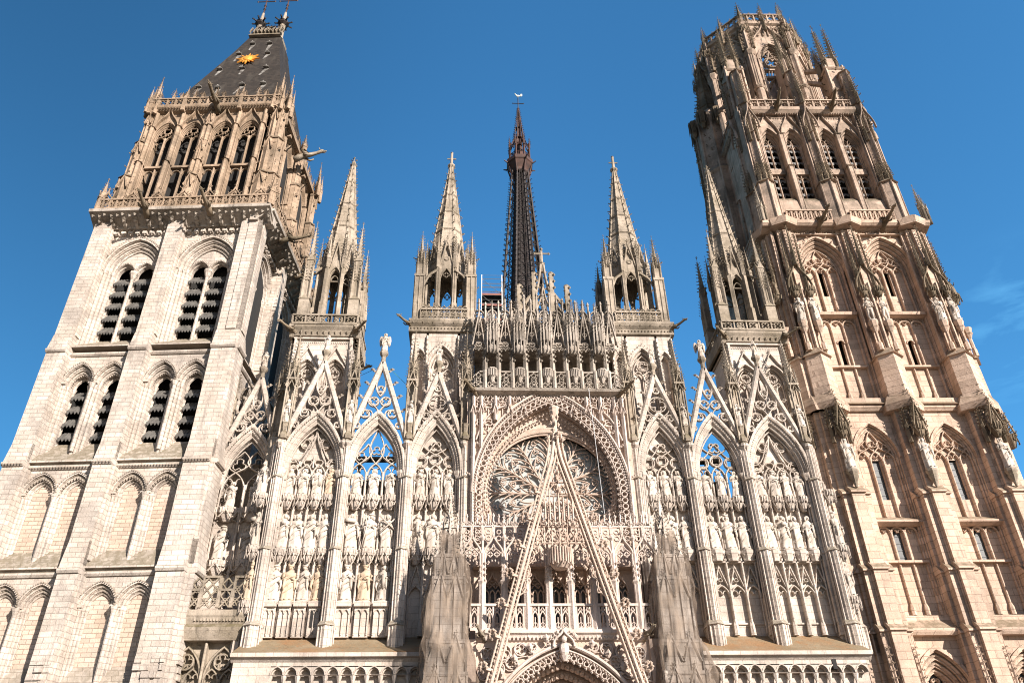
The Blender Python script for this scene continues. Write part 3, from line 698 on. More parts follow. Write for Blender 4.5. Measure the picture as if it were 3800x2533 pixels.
    so = part('sun_ornament', mb, M_GOLD, roof); so.location = (-6.9, ry(72.6) - .22, 72.8); so.rotation_euler = (-radians(14), 0, 0)
    # lead crest, posts and weather crosses
    mb = MB(); mb.stack(-6.62, 7.25, [(2.52, 79.1), (2.25, 79.6), (1.95, 80.5), (2.0, 80.7)], 4, pi / 4)
    for i in range(9):
        x = -8.3 + i * .42; mb.bar([(x, 79.5), (x + .21, 80.0), (x + .42, 79.5)], .07, 5.35, 5.6); mb.bar([(x, 79.9), (x + .21, 80.4), (x + .42, 79.9)], .07, 5.45, 5.7)
    for x in (-7.3, -6.0): mb.bar(circ(x, 80.0, .28, 10), .08, 5.35, 5.6, True)
    part('lead_crest', mb, M_GREY, roof)
    mb = MB()
    for i in range(7): mb.bar([(-7.6 + i * .37, 80.7), (-7.4 + i * .37, 81.6), (-7.2 + i * .37, 80.7)], .04, 6.0, 6.08)
    mb.box(-7.7, -5.0, 6.0, 6.08, 81.25, 81.32); part('crest_railing', mb, M_IRON, roof)
    for x in (-7.75, -5.15):
        mb = MB()
        mb.tube([(x, 6.3, 79.4), (x, 6.3, 81.8)], .32, 8); mb.mi = 1
        mb.stack(x, 6.3, [(.3, 81.7), (.62, 82.0), (.62, 82.3), (.3, 82.7)], 8)
        for k in range(8):
            a = k * pi / 4; mb.tube([(x + .4 * cos(a), 6.3 + .4 * sin(a), 82.2), (x + .95 * cos(a), 6.3 + .95 * sin(a), 82.3)], [.12, .07], 5); mb.octa(x + .95 * cos(a), 6.3 + .95 * sin(a), 82.3, .15, .15, .15)
        mb.mi = 0; mb.tube([(x, 6.3, 82.6), (x, 6.3, 84.2)], [.24, .12], 8); mb.mi = 2
        mb.tube([(x, 6.3, 84.2), (x, 6.3, 89)], [.09, .05], 6); mb.tube([(x - 1.0, 6.3, 86.5), (x + 1.0, 6.3, 86.5)], .06, 5)
        for q in (85, 85.6): mb.octa(x, 6.3, q, .2, .2, .15)
        for q in (-1, 1): mb.octa(x + q, 6.3, 86.5, .16, .1, .16)
        part('roof_post', mb, [M_GREY, M_IRON, M_IRON2], roof)
build_left()
# ------------------------------------------------------------------ peach flamboyant tower at the right
RT = thing('crown_tower', 'tall peach stone tower with stepped buttresses, statues and an open octagonal crown', 'tower', (19.4, 1.0, 0), -radians(1.7))
def build_right():
    def lights3(mb, y, z0, z1, a, n=3, head=.5, w=.15):
        lw = 2 * a / n
        for i in range(n + 1):
            x = -a + i * lw; mb.bar([(x, z0), (x, z1 - head)], w, y - .2, y); mb.stack(x, y - .12, [(.17, z0), (.17, z0 + .5), (.1, z0 + .75)], 6)
        for i in range(n):
            c = -a + (i + .5) * lw; mb.bar(arch(c, lw / 2 - .03, z1 - head, head * .8, 6), w, y - .2, y)
            for s_ in (-1, 1): mb.bar(circ(c + s_ * lw * .2, z1 - head + .05, lw * .16, 5, pi * (.5 if s_ > 0 else -.1), pi * (1.1 if s_ > 0 else .5)), .06, y - .15, y)
    H = 2.45
    def slit(mb, y, x, hw, z0, z1):
        pass
    def bay0():
        mb = MB(); a, y = cell(mb, -H, H, 0, 14.2, 1.5, 0, 1.85, 2, 9.9, 2.95, [(.28, .3), (.25, .3), (.2, .3), (0, .3)], 10, hood=.22, sr=.1)
        tracery(mb, 0, a, 9.7, 2.2, 2, 3, y - .1, .12, .2, 'foil')
        mb.sideprism([(1.0, 13.75), (.85, 13.95), (.85, 14.15), (1.1, 14.25), (1.7, 14.3), (1.7, 13.75)], -H, H)
        return mb
    def bay1():
        mb = MB(); y = 2.0
        cell(mb, -H, H, 14.2, 30.8, 1.5, 0, 1.6, 15.1, 26.6, 2.65, [(.14, .25), (0, .25)], 10, hood=.16, sr=.07)
        # back wall with two small lights left open
        def wallx(x0, x1, z0, z1): mb.poly([(x0, y, z0), (x1, y, z0), (x1, y, z1), (x0, y, z1)])
        wallx(-1.6, -.3, 15, 29.6); wallx(.3, 1.6, 15, 29.6); wallx(-.3, .3, 15, 18.9); wallx(-.3, .3, 21.1, 23.4); wallx(-.3, .3, 26.5, 29.6)
        for z0, z1 in ((18.9, 21.1), (23.4, 26.5)):
            for s_ in (-1, 1): mb.poly([(s_ * .3, y, z0), (s_ * .3, y + .3, z0), (s_ * .3, y + .3, z1), (s_ * .3, y, z1)])
        mb.box(-1.5, 1.5, 1.6, 2.05, 18.7, 18.85)
        lights3(mb, y, 15.2, 21.4, 1.42)
        mb.sideprism([(1.15, 21.45), (1.15, 21.6), (2.0, 22.1), (2.0, 21.3), (1.5, 21.3)], -1.75, 1.75)
        for x in (-.48, .48): mb.bar([(x, 22), (x, 26.4)], .14, y - .22, y)
        tracery(mb, 0, 1.46, 26.6, 2.45, 22, 3, y - .12, .12, .2, 'flame')
        mb.sideprism([(1.0, 14.2), (2.1, 14.2), (2.1, 15.2), (1.85, 15.2)], -H, H)
        mb.sideprism([(1.3, 30.35), (1.1, 30.6), (1.1, 30.75), (1.5, 30.9), (2, 30.9), (2, 30.35)], -H, H)
        return mb
    def bay2():
        mb = MB(); y = 2.1
        cell(mb, -H, H, 30.8, 49, 1.3, 0, 2.1, 31.5, 44.5, 3.15, [(.2, .25), (.18, .25), (.16, .25)], 10, hood=.2, sr=.09)
        def wallx(x0, x1, z0, z1): mb.poly([(x0, y, z0), (x1, y, z0), (x1, y, z1), (x0, y, z1)])
        wallx(-1.8, -.22, 31, 47.4); wallx(.22, 1.8, 31, 47.4); wallx(-.22, .22, 31, 34.9); wallx(-.22, .22, 37.3, 41.9); wallx(-.22, .22, 44.4, 47.4)
        for z0, z1 in ((34.9, 37.3), (41.9, 44.4)):
            for s_ in (-1, 1): mb.poly([(s_ * .22, y, z0), (s_ * .22, y + .3, z0), (s_ * .22, y + .3, z1), (s_ * .22, y, z1)])
        mb.bar(arch(0, .3, 37.0, .35, 5), .1, y - .12, y)
        mb.box(-1.55, 1.55, 1.75, 2.15, 34.6, 34.76)
        lights3(mb, y, 31.6, 39.3, 1.55)
        n = 14
        for i in range(n): x = -1.6 + 3.2 * i / n; mb.bar([(x, 39.45), (x + .11, 39.2), (x + .22, 39.45)], .05, y - .2, y)
        mb.sideprism([(1.4, 39.5), (1.3, 39.75), (1.45, 39.85), (2.1, 40.2), (2.1, 39.4)], -1.75, 1.75)
        for x in (-.5, .5): mb.bar([(x, 40), (x, 44.4)], .14, y - .22, y)
        tracery(mb, 0, 1.5, 44.4, 2.6, 40, 3, y - .12, .13, .22, 'flame')
        mb.sideprism([(.9, 30.8), (2.1, 30.8), (2.1, 31.6), (1.85, 31.6)], -H, H)
        # carved frieze
        mb.box(-H, H, .95, 1.4, 47.9, 48.0)
        for i in range(24):
            x = -H + .1 + i * .2; mb.octa(x, 1.15, 48.25 + .1 * sin(i * 1.7), .13, .16, .16)
        for s_ in (-1, 1):
            for k in range(4): crocket(mb, s_ * (1.95 - .42 * k), 1.05, 45.9 + .55 * k, s_ * .7, .5, .25)
        finial(mb, 0, 1.0, 48.1, .3)
        return mb
    def bay3():
        mb = MB()
        for k in (-1, 1):
            cx = k * 1.12
            a, y = cell(mb, min(0, k * H), max(0, k * H), 49, 65, 1.2, cx, 1.0, 52.4, 59.7, 2.1, [(.12, .25), (.12, .25), (0, .2)], 9, hood=.12, sr=.06)
            mb.box(cx - a, cx + a, y - .4, y, 55.9, 56.6)
            mb.bar([(cx, 52.4), (cx, 60)], .12, y - .25, y)
            for s_ in (-1, 1):
                mb.bar(arch(cx + s_ * a / 2, a / 2 - .04, 55.2, .5, 5), .08, y - .2, y)
                mb.bar(circ(cx + s_ * a * .5, 55.72, .14, 6), .05, y - .2, y - .05, True)
            tracery(mb, cx, a, 59.5, 1.9, 56.6, 2, y - .1, .09, .16, 'flame', mull=False)
            for s_ in (-1, 1):
                P = bez((cx + s_ * 1.05, 60.8), (cx + s_ * .9, 62.6), (cx + s_ * .15, 62.5), (cx, 64.3), 8)
                mb.bar(P[::s_], .12, .95, 1.2)
                for q in (2, 4, 6): crocket(mb, P[q][0], 1.0, P[q][1], s_ * .8, .4, .2)
            finial(mb, cx, 1.0, 64.4, .26)
        for s_ in (0,):
            for z0, z1, f in ((49.5, 56.4, .75), (56.4, 61, .95)):
                mb.box(-.26, .26, f, 1.3, z0, z1); mb.hexa([(-.34, f - .12, z1 - .1), (.34, f - .12, z1 - .1), (.34, 1.3, z1 - .1), (-.34, 1.3, z1 - .1)], [(-.2, f + .2, z1 + .3), (.2, f + .2, z1 + .3), (.2, 1.3, z1 + .3), (-.2, 1.3, z1 + .3)])
                for x in (-.2, .2): mb.tube([(x, f, z0), (x, f, z1)], .06, 4)
        for x in (-2.3, 2.3, -2.05, 2.05): mb.tube([(x, .95, 49.5), (x, 1.0, 60.5)], .08, 5)
        mb.sideprism([(.7, 50), (1.3, 50), (1.3, 52.4), (1.15, 52.4), (.9, 51.9)], -H, H)
        mb.sideprism([(.8, 63.7), (.55, 64.0), (.55, 64.4), (1.3, 64.4), (1.3, 63.7)], -H, H)
        for i in range(20): mb.octa(-H + .12 + i * .245, .75, 63.55, .1, .12, .14)
        return mb
    m0, m1, m2, m3 = mesh('great_window_bay', bay0(), M_PEACH), mesh('panelled_bay', bay1(), M_PEACH), mesh('arched_bay', bay2(), M_PEACH), mesh('belfry_bay', bay3(), M_PEACHUP)
    mb = MB(); louvres(mb, 0, .74, 52.4, 55.8, 2.3, 4, 4); louvres(mb, 0, .74, 56.6, 60.6, 2.3, 5, 4); mL = mesh('louvre', mb, M_LOUV)
    mb = MB(); mb.box(-.32, .32, 2.2, 2.25, 18.8, 21.2); mb.box(-.32, .32, 2.2, 2.25, 23.3, 26.6)
    for z in [19.2 + .5 * k for k in range(4)] + [23.8 + .5 * k for k in range(6)]: mb.box(-.32, .32, 2.17, 2.21, z, z + .04)
    mGl = mesh('leaded_light', mb, M_LEADG)
    mb = MB(); mb.box(-1.3, 1.3, 2.75, 2.8, 2, 12.9); mG0 = mesh('leaded_window', mb, M_LEADG)
    mb = MB()
    balustrade(mb, -2.2, 2.2, .55, 49.05, 50.4, 10, 'ess', .18); mB1 = mesh('balustrade', mb, M_PEACH)
    mb = MB(); balustrade(mb, -2.3, 2.3, .85, 64.4, 65.65, 6, 'lance', .2); 
    for i in range(3): finial(mb, -1.6 + 1.6 * i, .8, 65.8, .25)
    mB2 = mesh('balustrade', mb, M_PEACHUP)
    def face(L, R):
        for c, c3 in ((5.35, 4.9), (11.15, 10.5)):
            for me, nm in ((m0, 'great_window_bay'), (m1, 'panelled_bay'), (m2, 'arched_bay')):
                o = put(nm, me, RT, L(c), R)
                if me is m1: put('leaded_light', mGl, o)
                if me is m0: put('leaded_window', mG0, o)
            put('belfry_bay', m3, RT, L(c3), R); put('balustrade', mB1, RT, L(c - .1), R); put('balustrade', mB2, RT, L(c3), R)
            for k in (-1, 1): put('louvre', mL, RT, L(c3 + k * 1.12), R)
    face(lambda x: (x, 0, 0), 0)
    face(lambda x: (.4, 16.3 - x, 0), -pi / 2)
    face(lambda x: (16, x, 0), pi / 2)
    # lower buttress
    def butt():
        mb = MB()
        def seg(z0, z1, f, s=1.0):
            for hw, g in ((.5, 0), (1.02, .38), (1.25, 1.0)):
                mb.box(-hw * s, hw * s, f + g, 2.2, z0, z1)
                mb.sideprism([(f + g - .16, z1 - .08), (f + g - .16, z1 + .04), (f + g + .3, z1 + .5), (2.2, z1 + .5), (2.2, z1 - .08)], -hw * s - .08, hw * s + .08)
            for s_ in (-1, 1): mb.tube([(s_ * (.52 * s), f + .33, z0), (s_ * (.52 * s), f + .33, z1)], .08, 5)
        seg(0, 13.85, -.25); seg(13.9, 17.8, -.1, .97); seg(17.9, 23.3, .1, .94); seg(23.3, 30.3, .45, .9)
        for s_ in (-1, 1):
            pinnacle(mb, s_ * .86, -.05, 8.0, 9.6, 13.5, .24, 7, True, pi / 4, .2)
            pinnacle(mb, s_ * .55, -.2, 6.0, 7.6, 11.2, .24, 7, True, pi / 4, .2)
        # pointed cap of the middle string
        mb.hexa([(-1.45, 2, 30.1), (-1.45, .9, 30.1), (0, -.15, 30.1), (1.45, .9, 30.1), (1.45, 2, 30.1)], [(-1.5, 2, 30.6), (-1.5, .8, 30.6), (0, -.4, 30.6), (1.5, .8, 30.6), (1.5, 2, 30.6)])
        mb.hexa([(-1.5, 2, 30.6), (-1.5, .8, 30.6), (0, -.4, 30.6), (1.5, .8, 30.6), (1.5, 2, 30.6)], [(-1.0, 2, 31.6), (-1.0, .9, 31.6), (0, .1, 31.6), (1.0, .9, 31.6), (1.0, 2, 31.6)])
        # prow
        mb.hexa([(-1.0, 2, 31.0), (-1.0, .75, 31.0), (0, .0, 31.0), (1.0, .75, 31.0), (1.0, 2, 31.0)], [(-.95, 2, 34.9), (-.95, .75, 34.9), (0, .05, 34.9), (.95, .75, 34.9), (.95, 2, 34.9)])
        mb.hexa([(-1.15, 2, 34.9), (-1.15, .65, 34.9), (0, -.2, 34.9), (1.15, .65, 34.9), (1.15, 2, 34.9)], [(-.6, 2, 35.75), (-.6, .9, 35.75), (0, .4, 35.75), (.6, .9, 35.75), (.6, 2, 35.75)])
        mb.box(-.95, .95, 1.05, 2.2, 34.9, 48.6); mb.box(-.22, .22, .45, 1.5, 35.3, 48.0); mb.box(-.62, .62, .75, 1.5, 35.2, 48.2)
        mb.tube([(0, .35, 35.4), (0, .35, 42)], .12, 5)
        for s_ in (-1, 1):                           # columns carrying the paired statues
            x = s_ * .62
            mb.tube([(x, .35, 35.4), (x, .35, 37.3)], .14, 6); mb.stack(x, .35, [(.2, 35.3), (.2, 35.9), (.13, 36.1)], 6)
            mb.stack(x, .35, [(.14, 37.0), (.28, 37.35), (.36, 37.45), (.3, 37.6), (.38, 37.85), (.4, 38.0)], 7)
            mb.tube([(s_ * 1.0, 1.0, 35), (s_ * 1.0, 1.0, 48)], .09, 5)
        return mb
    def buttdark():
        mb = MB()                                    # lichen-dark canopies and crocketed gables
        canopy(mb, 0, .0, 27.7, 28.5, .5, 6)
        gablet(mb, 0, 28.3, 30.2, .45, -.45, -.3, .1, 4, .2, .22)
        pinnacle(mb, 0, .05, 28.4, 29.3, 31.9, .42, 7, True, pi / 4, .26)
        for s_ in (-1, 1): pinnacle(mb, s_ * .62, .35, 27.2, 28.2, 30.8, .26, 7, False, pi / 4, .24)
        for s_ in (-1, 1):
            canopy(mb, s_ * .62, .3, 40.7, 41.4, .42, 6)
            P = bez((s_ * 1.05, 41.2), (s_ * 1.0, 43.2), (s_ * .2, 42.6), (0, 44.8), 9); mb.bar(P[::s_], .13, .2, .42)
            for q in range(2, 9, 2): crocket(mb, P[q][0], .2, P[q][1], s_ * .8, .5, .24)
            pinnacle(mb, s_ * .62, .45, 41.3, 43.4, 48.0, .26, 8, True, pi / 4, .2)
        pinnacle(mb, 0, .15, 43.8, 45.2, 49.0, .26, 8, True, pi / 4, .2)
        return mb
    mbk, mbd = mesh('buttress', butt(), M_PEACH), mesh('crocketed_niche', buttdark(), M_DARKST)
    ped = MB(); ped.stack(0, .1, [(.08, 23.6), (.16, 24.0), (.3, 24.3), (.36, 24.45), (.3, 24.5), (.42, 24.75), (.42, 24.9)], 8); mp = mesh('statue_bracket', ped, M_GREY)
    def upbutt():
        mb = MB()
        def prow(z0, z1, hw, f, cap=True):
            A = lambda z, e=0, q=0: [(-hw - e, 1.6, z), (-hw - e, f + .45 - e + q, z), (0, f - e * 1.2 + q, z), (hw + e, f + .45 - e + q, z), (hw + e, 1.6, z)]
            mb.hexa(A(z0), A(z1))
            if cap: mb.hexa(A(z1, .16), [(x * .8, y + .35 if y < 1.6 else y, z) for x, y, z in A(z1 + .6)])
            for x, y in ((-hw, f + .4), (hw, f + .4), (0, f - .03)): mb.tube([(x, y, z0), (x, y, z1)], .07, 4)
        prow(49, 53.8, .72, .1); prow(54, 60.5, .5, .35); prow(60.5, 64.8, .48, .4); prow(64.8, 70, .46, .5); 
        mb.box(-.78, .78, .9, 2.6, 49, 64.8)
        for s_ in (-1, 1): 
            mb.tube([(s_ * .7, .85, 50), (s_ * .7, .85, 64)], .09, 5)
            P = bez((s_ * .7, 61.0), (s_ * .7, 62.8), (s_ * .1, 62.6), (0, 64.5), 7); mb.bar(P[::s_], .11, .1, .3)
        return mb
    def updark():
        mb = MB()
        for x, t in ((0, 58.6), (-.42, 56.8), (.42, 56.8)): pinnacle(mb, x, .35 if x == 0 else .55, 53.6, 54.6, t, .3, 8, True, pi / 4, .24)
        for k in range(10): crocket(mb, (-.5 if k % 2 else .5), .7, 51 + k * .3, (-.8 if k % 2 else .8), .4, .25, -.4)
        for x in (-.35, .35): pinnacle(mb, x, .55, 59.5, 61, 64.4, .26, 7, False, pi / 4, .26)
        pinnacle(mb, 0, .3, 64.6, 66, 69.8, .3, 9, True, pi / 4, .24)
        for k in range(8): crocket(mb, (-.45 if k % 2 else .45), .6, 65 + k * .6, (-.8 if k % 2 else .8), .4, .26, -.4)
        return mb
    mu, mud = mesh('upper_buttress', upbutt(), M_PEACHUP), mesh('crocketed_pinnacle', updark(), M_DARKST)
    for c, c3 in ((2.45, 1.95), (8.2, 7.7), (13.95, 13.35)):
        put('buttress', mbk, RT, (c, 0, 0)); put('crocketed_niche', mbd, RT, (c, 0, 0)); put('statue_bracket', mp, RT, (c, 0, 0))
        put('upper_buttress', mu, RT, (c3, 0, 0)); put('crocketed_pinnacle', mud, RT, (c3, 0, 0))
    for w, w3 in ((2.0, 2.4), (8.1, 8.3), (14, 13.7)):
        put('buttress', mbk, RT, (.35, w, 0), -pi / 2); put('upper_buttress', mu, RT, (.6, w3, 0), -pi / 2); put('crocketed_pinnacle', mud, RT, (.6, w3, 0), -pi / 2); put('crocketed_niche', mbd, RT, (.35, w, 0), -pi / 2)
        put('buttress', mbk, RT, (16.1, w, 0), pi / 2); put('upper_buttress', mu, RT, (15.0, w3, 0), pi / 2); put('crocketed_niche', mbd, RT, (16.1, w, 0), pi / 2); put('crocketed_pinnacle', mud, RT, (15.0, w3, 0), pi / 2)
    mb = MB(); mb.box(2.3, 13.9, 2.95, 13, 0, 48.8); mb.box(2.9, 12.6, 3.0, 13, 48, 64.2); part('shade_core', mb, M_BLACK, RT)  # added black boxes, painted shade seen through slits and louvres
    mb = MB(); mb.box(1.3, 2.4, 1.3, 14, 0, 48.9); mb.box(13.7, 14.8, 1.3, 14, 0, 48.9); mb.box(2.4, 13.7, 13, 14, 0, 49); mb.box(1.0, 14.8, .9, 14, 48.6, 49.05); mb.box(1.2, 14.2, .9, 14, 64.0, 64.5); mb.box(1.3, 2.4, 1.6, 14, 49, 64); mb.box(13.0, 14.0, 1.6, 14, 49, 64); part('outer_wall', mb, M_PEACH, RT)
    # balcony cornice
    mb = MB()
    mb.sideprism([(1.4, 48.3), (.5, 48.55), (.3, 48.75), (.25, 49.0), (1.4, 49.0)], .6, 15.6)
    for c in (2.45, 8.2, 13.95):
        mb.hexa([(c - 1.1, 1, 48.4), (c - 1.1, .3, 48.4), (c, -.25, 48.4), (c + 1.1, .3, 48.4), (c + 1.1, 1, 48.4)], [(c - 1.25, 1, 49), (c - 1.25, .15, 49), (c, -.45, 49), (c + 1.25, .15, 49), (c + 1.25, 1, 49)])
        mb.hexa([(c - 1.25, 1, 49), (c - 1.25, .15, 49), (c, -.45, 49), (c + 1.25, .15, 49), (c + 1.25, 1, 49)], [(c - .9, 1, 49.35), (c - .9, .4, 49.35), (c, -.05, 49.35), (c + .9, .4, 49.35), (c + .9, 1, 49.35)])
    me = mesh('cornice', mb, M_PEACH); put('cornice', me, RT); put('cornice', me, RT, (.55, 16.3, 0), -pi / 2)
    for x in (5.7, 11.5): put('gargoyle', gargoyle_mesh(), RT, (x, .5, 48.8), .1, 1.0)
    for x in (5.0, 10.5): put('gargoyle', gargoyle_mesh(), RT, (x, .7, 64.2), -.1, 1.05)
    mb = MB()
    for i in range(2): pinnacle(mb, 0 + .5 * i, .3 * i, 49, 50.6, 53.4 - i, .42, 7, True, pi / 4); 
    mp2 = mesh('pinnacle', mb, M_GREY); put('pinnacle', mp2, RT, (.7, .4, 0)); put('pinnacle', mp2, RT, (15.4, .5, 0))
    # ---- open crown
    CX, CY = 7.45, 8.6
    def facet():
        mb = MB(); a, y = cell(mb, -2.35, 2.35, 65, 82, 0, 0, 1.4, 66, 75.0, 2.5, [(.2, .25), (.15, .25), (0, .3)], 10, hood=.18, sr=.1)
        Pb = [(x, .8, z) for x, z in arch(0, 1.4, 75.0, 2.5, 10, 66)]
        mb.poly([(-2.35, .8, 65), (0, .8, 65), (0, .8, 66)][::1] + Pb[:12] + [(0, .8, 82), (-2.35, .8, 82)]); mb.poly([(2.35, .8, 82), (0, .8, 82)] + Pb[11:] + [(0, .8, 66), (0, .8, 65), (2.35, .8, 65)])
        mb.box(-a, a, .35, .8, 72.3, 72.6); mb.box(-a, a, .35, .8, 73.6, 73.8)
        for i in range(10): mb.bar([(-a + i * .32, 72.6), (-a + i * .32 + .2, 73.6)], .07, .45, .65)
        mb.bar(arch(0, a - .1, 70.6, 1.6, 8), .18, .3, .75)
        for i in range(7):
            P = arch(0, a - .1, 70.6, 1.6, 8)[2 + i * 2]; mb.octa(P[0] * .9, .5, P[1] - .2, .16, .14, .2)
        mb.bar([(0, 66), (0, 72.4)], .3, .3, .75); [mb.bar(bez((s_ * 1.2, 73.8), (s_ * .9, 75.2), (s_ * .1, 75.4), (0, 77), 6), .16, .35, .7) for s_ in (-1, 1)]; [mb.bar(foil(s_ * .5, 76.3, .4, 3, 12, 1), .1, .4, .65, True) for s_ in (-1, 1)]; mb.bar(circ(0, 75.0, .8, 16), .16, .35, .7, True); mb.bar(foil(0, 75.0, .72, 4, 24, .5), .16, .4, .65, True)
        for s_ in (-1, 1): mb.bar(circ(s_ * 1.15, 74.2, .4, 10), .12, .4, .65, True)
        for x, z, r in ((-1.75, 78.6, .42), (1.75, 78.6, .42), (-1.1, 79.9, .5), (1.1, 79.9, .5), (-2.0, 80.4, .3), (2.0, 80.4, .3)): mb.bar(foil(x, z, r, 4, 20, .4), .1, -.15, .05, True); mb.bar(circ(x, z, r * 1.15, 12), .09, -.15, .05, True)
        for s_ in (-1, 1):
            P = bez((s_ * 1.9, 77.2), (s_ * 1.5, 79.6), (s_ * .3, 79.2), (0, 82.0), 9); mb.bar(P[::s_], .18, -.3, 0)
            for q in (2, 4, 6, 8): crocket(mb, P[q][0], -.2, P[q][1], s_ * .8, .5, .3)
        mb.sideprism([(0, 80.9), (-.25, 81.1), (-.3, 81.4), (.2, 81.5), (.2, 80.9)], -2.4, 2.4)
        balustrade(mb, -2.3, 2.3, .0, 81.5, 83.0, 6, 'ogee', .2); finial(mb, 0, 0, 83.2, .4)
        for x in (-1.2, 1.2): finial(mb, x, 0, 83.0, .25)
        for x in (-2.0, -1.68, 1.68, 2.0): mb.tube([(x, -.1, 65), (x, -.1, 79)], .08, 5)
        for k in range(14): mb.octa((-1.84 if k % 2 else 1.84), -.12, 67 + k * .9, .14, .12, .22)
        for i in range(7): mb.bar(arch(-1.8 + i * .6, .26, 79.8 - 0, .5, 4, 79.0), .07, -.15, .02)
        return mb
    mf = mesh('crown_facet', facet(), M_PEACHUP)
    R_ap, Rc = 5.67, 6.14
    cor = MB()
    [cor.tube([(.42 * cos(q * pi / 3), .42 * sin(q * pi / 3), 70.3), (.42 * cos(q * pi / 3), .42 * sin(q * pi / 3), 75.5)], .09, 5) for q in range(6)]
    cor.tube([(0, 0, 65), (0, 0, 76)], .44, 8); cor.stack(0, 0, [(.5, 69.8), (.66, 70), (.5, 70.3)], 8); cor.stack(0, 0, [(.5, 75.4), (.72, 75.9), (.5, 76.4)], 8)
    for a in range(4): cor.tube([(.35 * cos(a * pi / 2), .35 * sin(a * pi / 2), 76), (.35 * cos(a * pi / 2), .35 * sin(a * pi / 2), 80.5)], .15, 5)
    cor.box(-.28, .28, -.28, .28, 76, 82)
    for k in range(7): crocket(cor, .3, -.3, 76.5 + k * .7, .7, .4, .3, -.5); crocket(cor, -.3, -.3, 76.8 + k * .7, -.7, .4, .3, -.5)
    mc = mesh('crown_shaft', cor, M_PEACHUP)
    cd = MB(); pinnacle(cd, 0, 0, 81.5, 82.6, 85.2, .42, 6, True, pi / 4, .26)
    for k in range(4): canopy(cd, .35 * cos(k * pi / 2), .35 * sin(k * pi / 2), 79.5, 80.4, .3, 5)
    for k in range(3): pinnacle(cd, .5 * cos(k * 2.1), .5 * sin(k * 2.1), 80, 80.8, 83 - k * .3, .22, 5, False, cs=.22)
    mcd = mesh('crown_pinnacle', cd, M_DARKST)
    sp_ = MB(); pinnacle(sp_, 0, 0, 79.6, 81.5, 84.6, .3, 7, True, pi / 4, .24); [pinnacle(sp_, x, 0, 76.5, 77.8, 80.6, .26, 7, True, pi / 4, .24) for x in (-1.85, 1.85)]; [crocket(sp_, s_ * (1.75 - .19 * q), -.1, 78.4 + .36 * q, s_ * .8, .5, .28) for s_ in (-1, 1) for q in range(8)]; mfs = mesh('crown_spirelet', sp_, M_DARKST)
    for k in range(8):
        a = -pi / 2 + k * pi / 4
        put('crown_spirelet', mfs, RT, (CX + (R_ap + .35) * cos(a), CY + (R_ap + .35) * sin(a), 0), a + pi / 2)
        put('crown_facet', mf, RT, (CX + R_ap * cos(a), CY + R_ap * sin(a), 0), a + pi / 2)
        a2 = a + pi / 8
        put('crown_shaft', mc, RT, (CX + Rc * cos(a2), CY + Rc * sin(a2), 0), a2 + pi / 2); put('crown_pinnacle', mcd, RT, (CX + Rc * cos(a2), CY + Rc * sin(a2), 0), a2 + pi / 2)
    mb = MB(); mb.stack(CX, CY, [(6.2, 64.3), (6.2, 65)], 8); part('crown_base', mb, M_PEACHUP, RT)
    # corner turrets around the crown
    def cturret(dk):
        mb = MB()
        if not dk:
            mb.box(-.9, .9, -.9, .9, 64.3, 71.5); mb.box(-.7, .7, -.7, .7, 71.5, 73.5)
            for x in (-.9, .9):
                for y in (-.9, .9): mb.tube([(x, y, 64.5), (x, y, 72)], .16, 5)
            for z in (68, 71.4): mb.stack(0, 0, [(1.4, z), (1.6, z + .15), (1.35, z + .4)], 4, pi / 4)
        else:
            for x, y, t in ((-.55, -.5, 79.0), (.55, -.5, 79.6), (0, .5, 80.8), (-.9, .3, 76.5), (.9, .2, 77)): pinnacle(mb, x, y, 71.4, 73.2, t, .5, 11, True, pi / 4 * (x != 0), .3)
            for k in range(4):
                a = k * pi / 2
                for q in range(5): crocket(mb, 1.0 * cos(a), 1.0 * sin(a), 67 + q * 1.0, cos(a) * .8, .4, .34, sin(a) * .8)
        return mb
    t0, t1 = mesh('corner_turret', cturret(0), M_PEACHUP), mesh('corner_pinnacles', cturret(1), M_DARKST)
    for x, y, s_ in ((2.2, 2.6, 1), (12.9, 2.4, 1), (2.2, 14, 1), (12.9, 14, 1)): put('corner_turret', t0, RT, (x, y, 0)); put('corner_pinnacles', t1, RT, (x, y, 0))
    mb = MB()                                        # flying arches to the crown
    for sx in (-1, 1):
        P = [(CX + sx * 5.2, 2.6 - 0, 0)]
        for (z0, z1) in ((69.6, 72.6), (72.3, 74.2)):
            A = [(CX + sx * (5.1 - 2.4 * t), 2.7 + 1.6 * t, z0 + (z1 - z0) * (t ** .6)) for t in [i / 6 for i in range(7)]]
            mb.tube(A, .3, 5)
    mb.tube([(7.7, .9, 69), (7.7, 2.0, 71.5), (7.6, 3.0, 73)], .28, 6)
    part('flying_arch', mb, M_PEACHUP, RT)
    mb = MB(); mb.hexa([(7.1, 3, 64.4), (7.1, 1.5, 64.4), (7.7, .9, 64.4), (8.3, 1.5, 64.4), (8.3, 3, 64.4)], [(7.25, 3, 73), (7.25, 1.7, 73), (7.7, 1.3, 73), (8.15, 1.7, 73), (8.15, 3, 73)]); part('middle_pier', mb, M_PEACHUP, RT)
    mb = MB(); pinnacle(mb, 7.7, 1.8, 73, 74.5, 79, .5, 9, True, pi / 4, .3); pinnacle(mb, 7.3, 1.4, 70, 71.5, 75, .34, 8, True, pi / 4, .26); pinnacle(mb, 8.1, 1.4, 70, 71.5, 75, .34, 8, True, pi / 4, .26)
    for k in range(8): crocket(mb, 7.2 if k % 2 else 8.2, 1.3, 65.5 + k * .9, -.7 if k % 2 else .7, .4, .3, -.4)
    part('crocketed_pinnacle', mb, M_DARKST, RT)
    # stair turret
    mb = MB(); X, Y = 1.35, 8.6
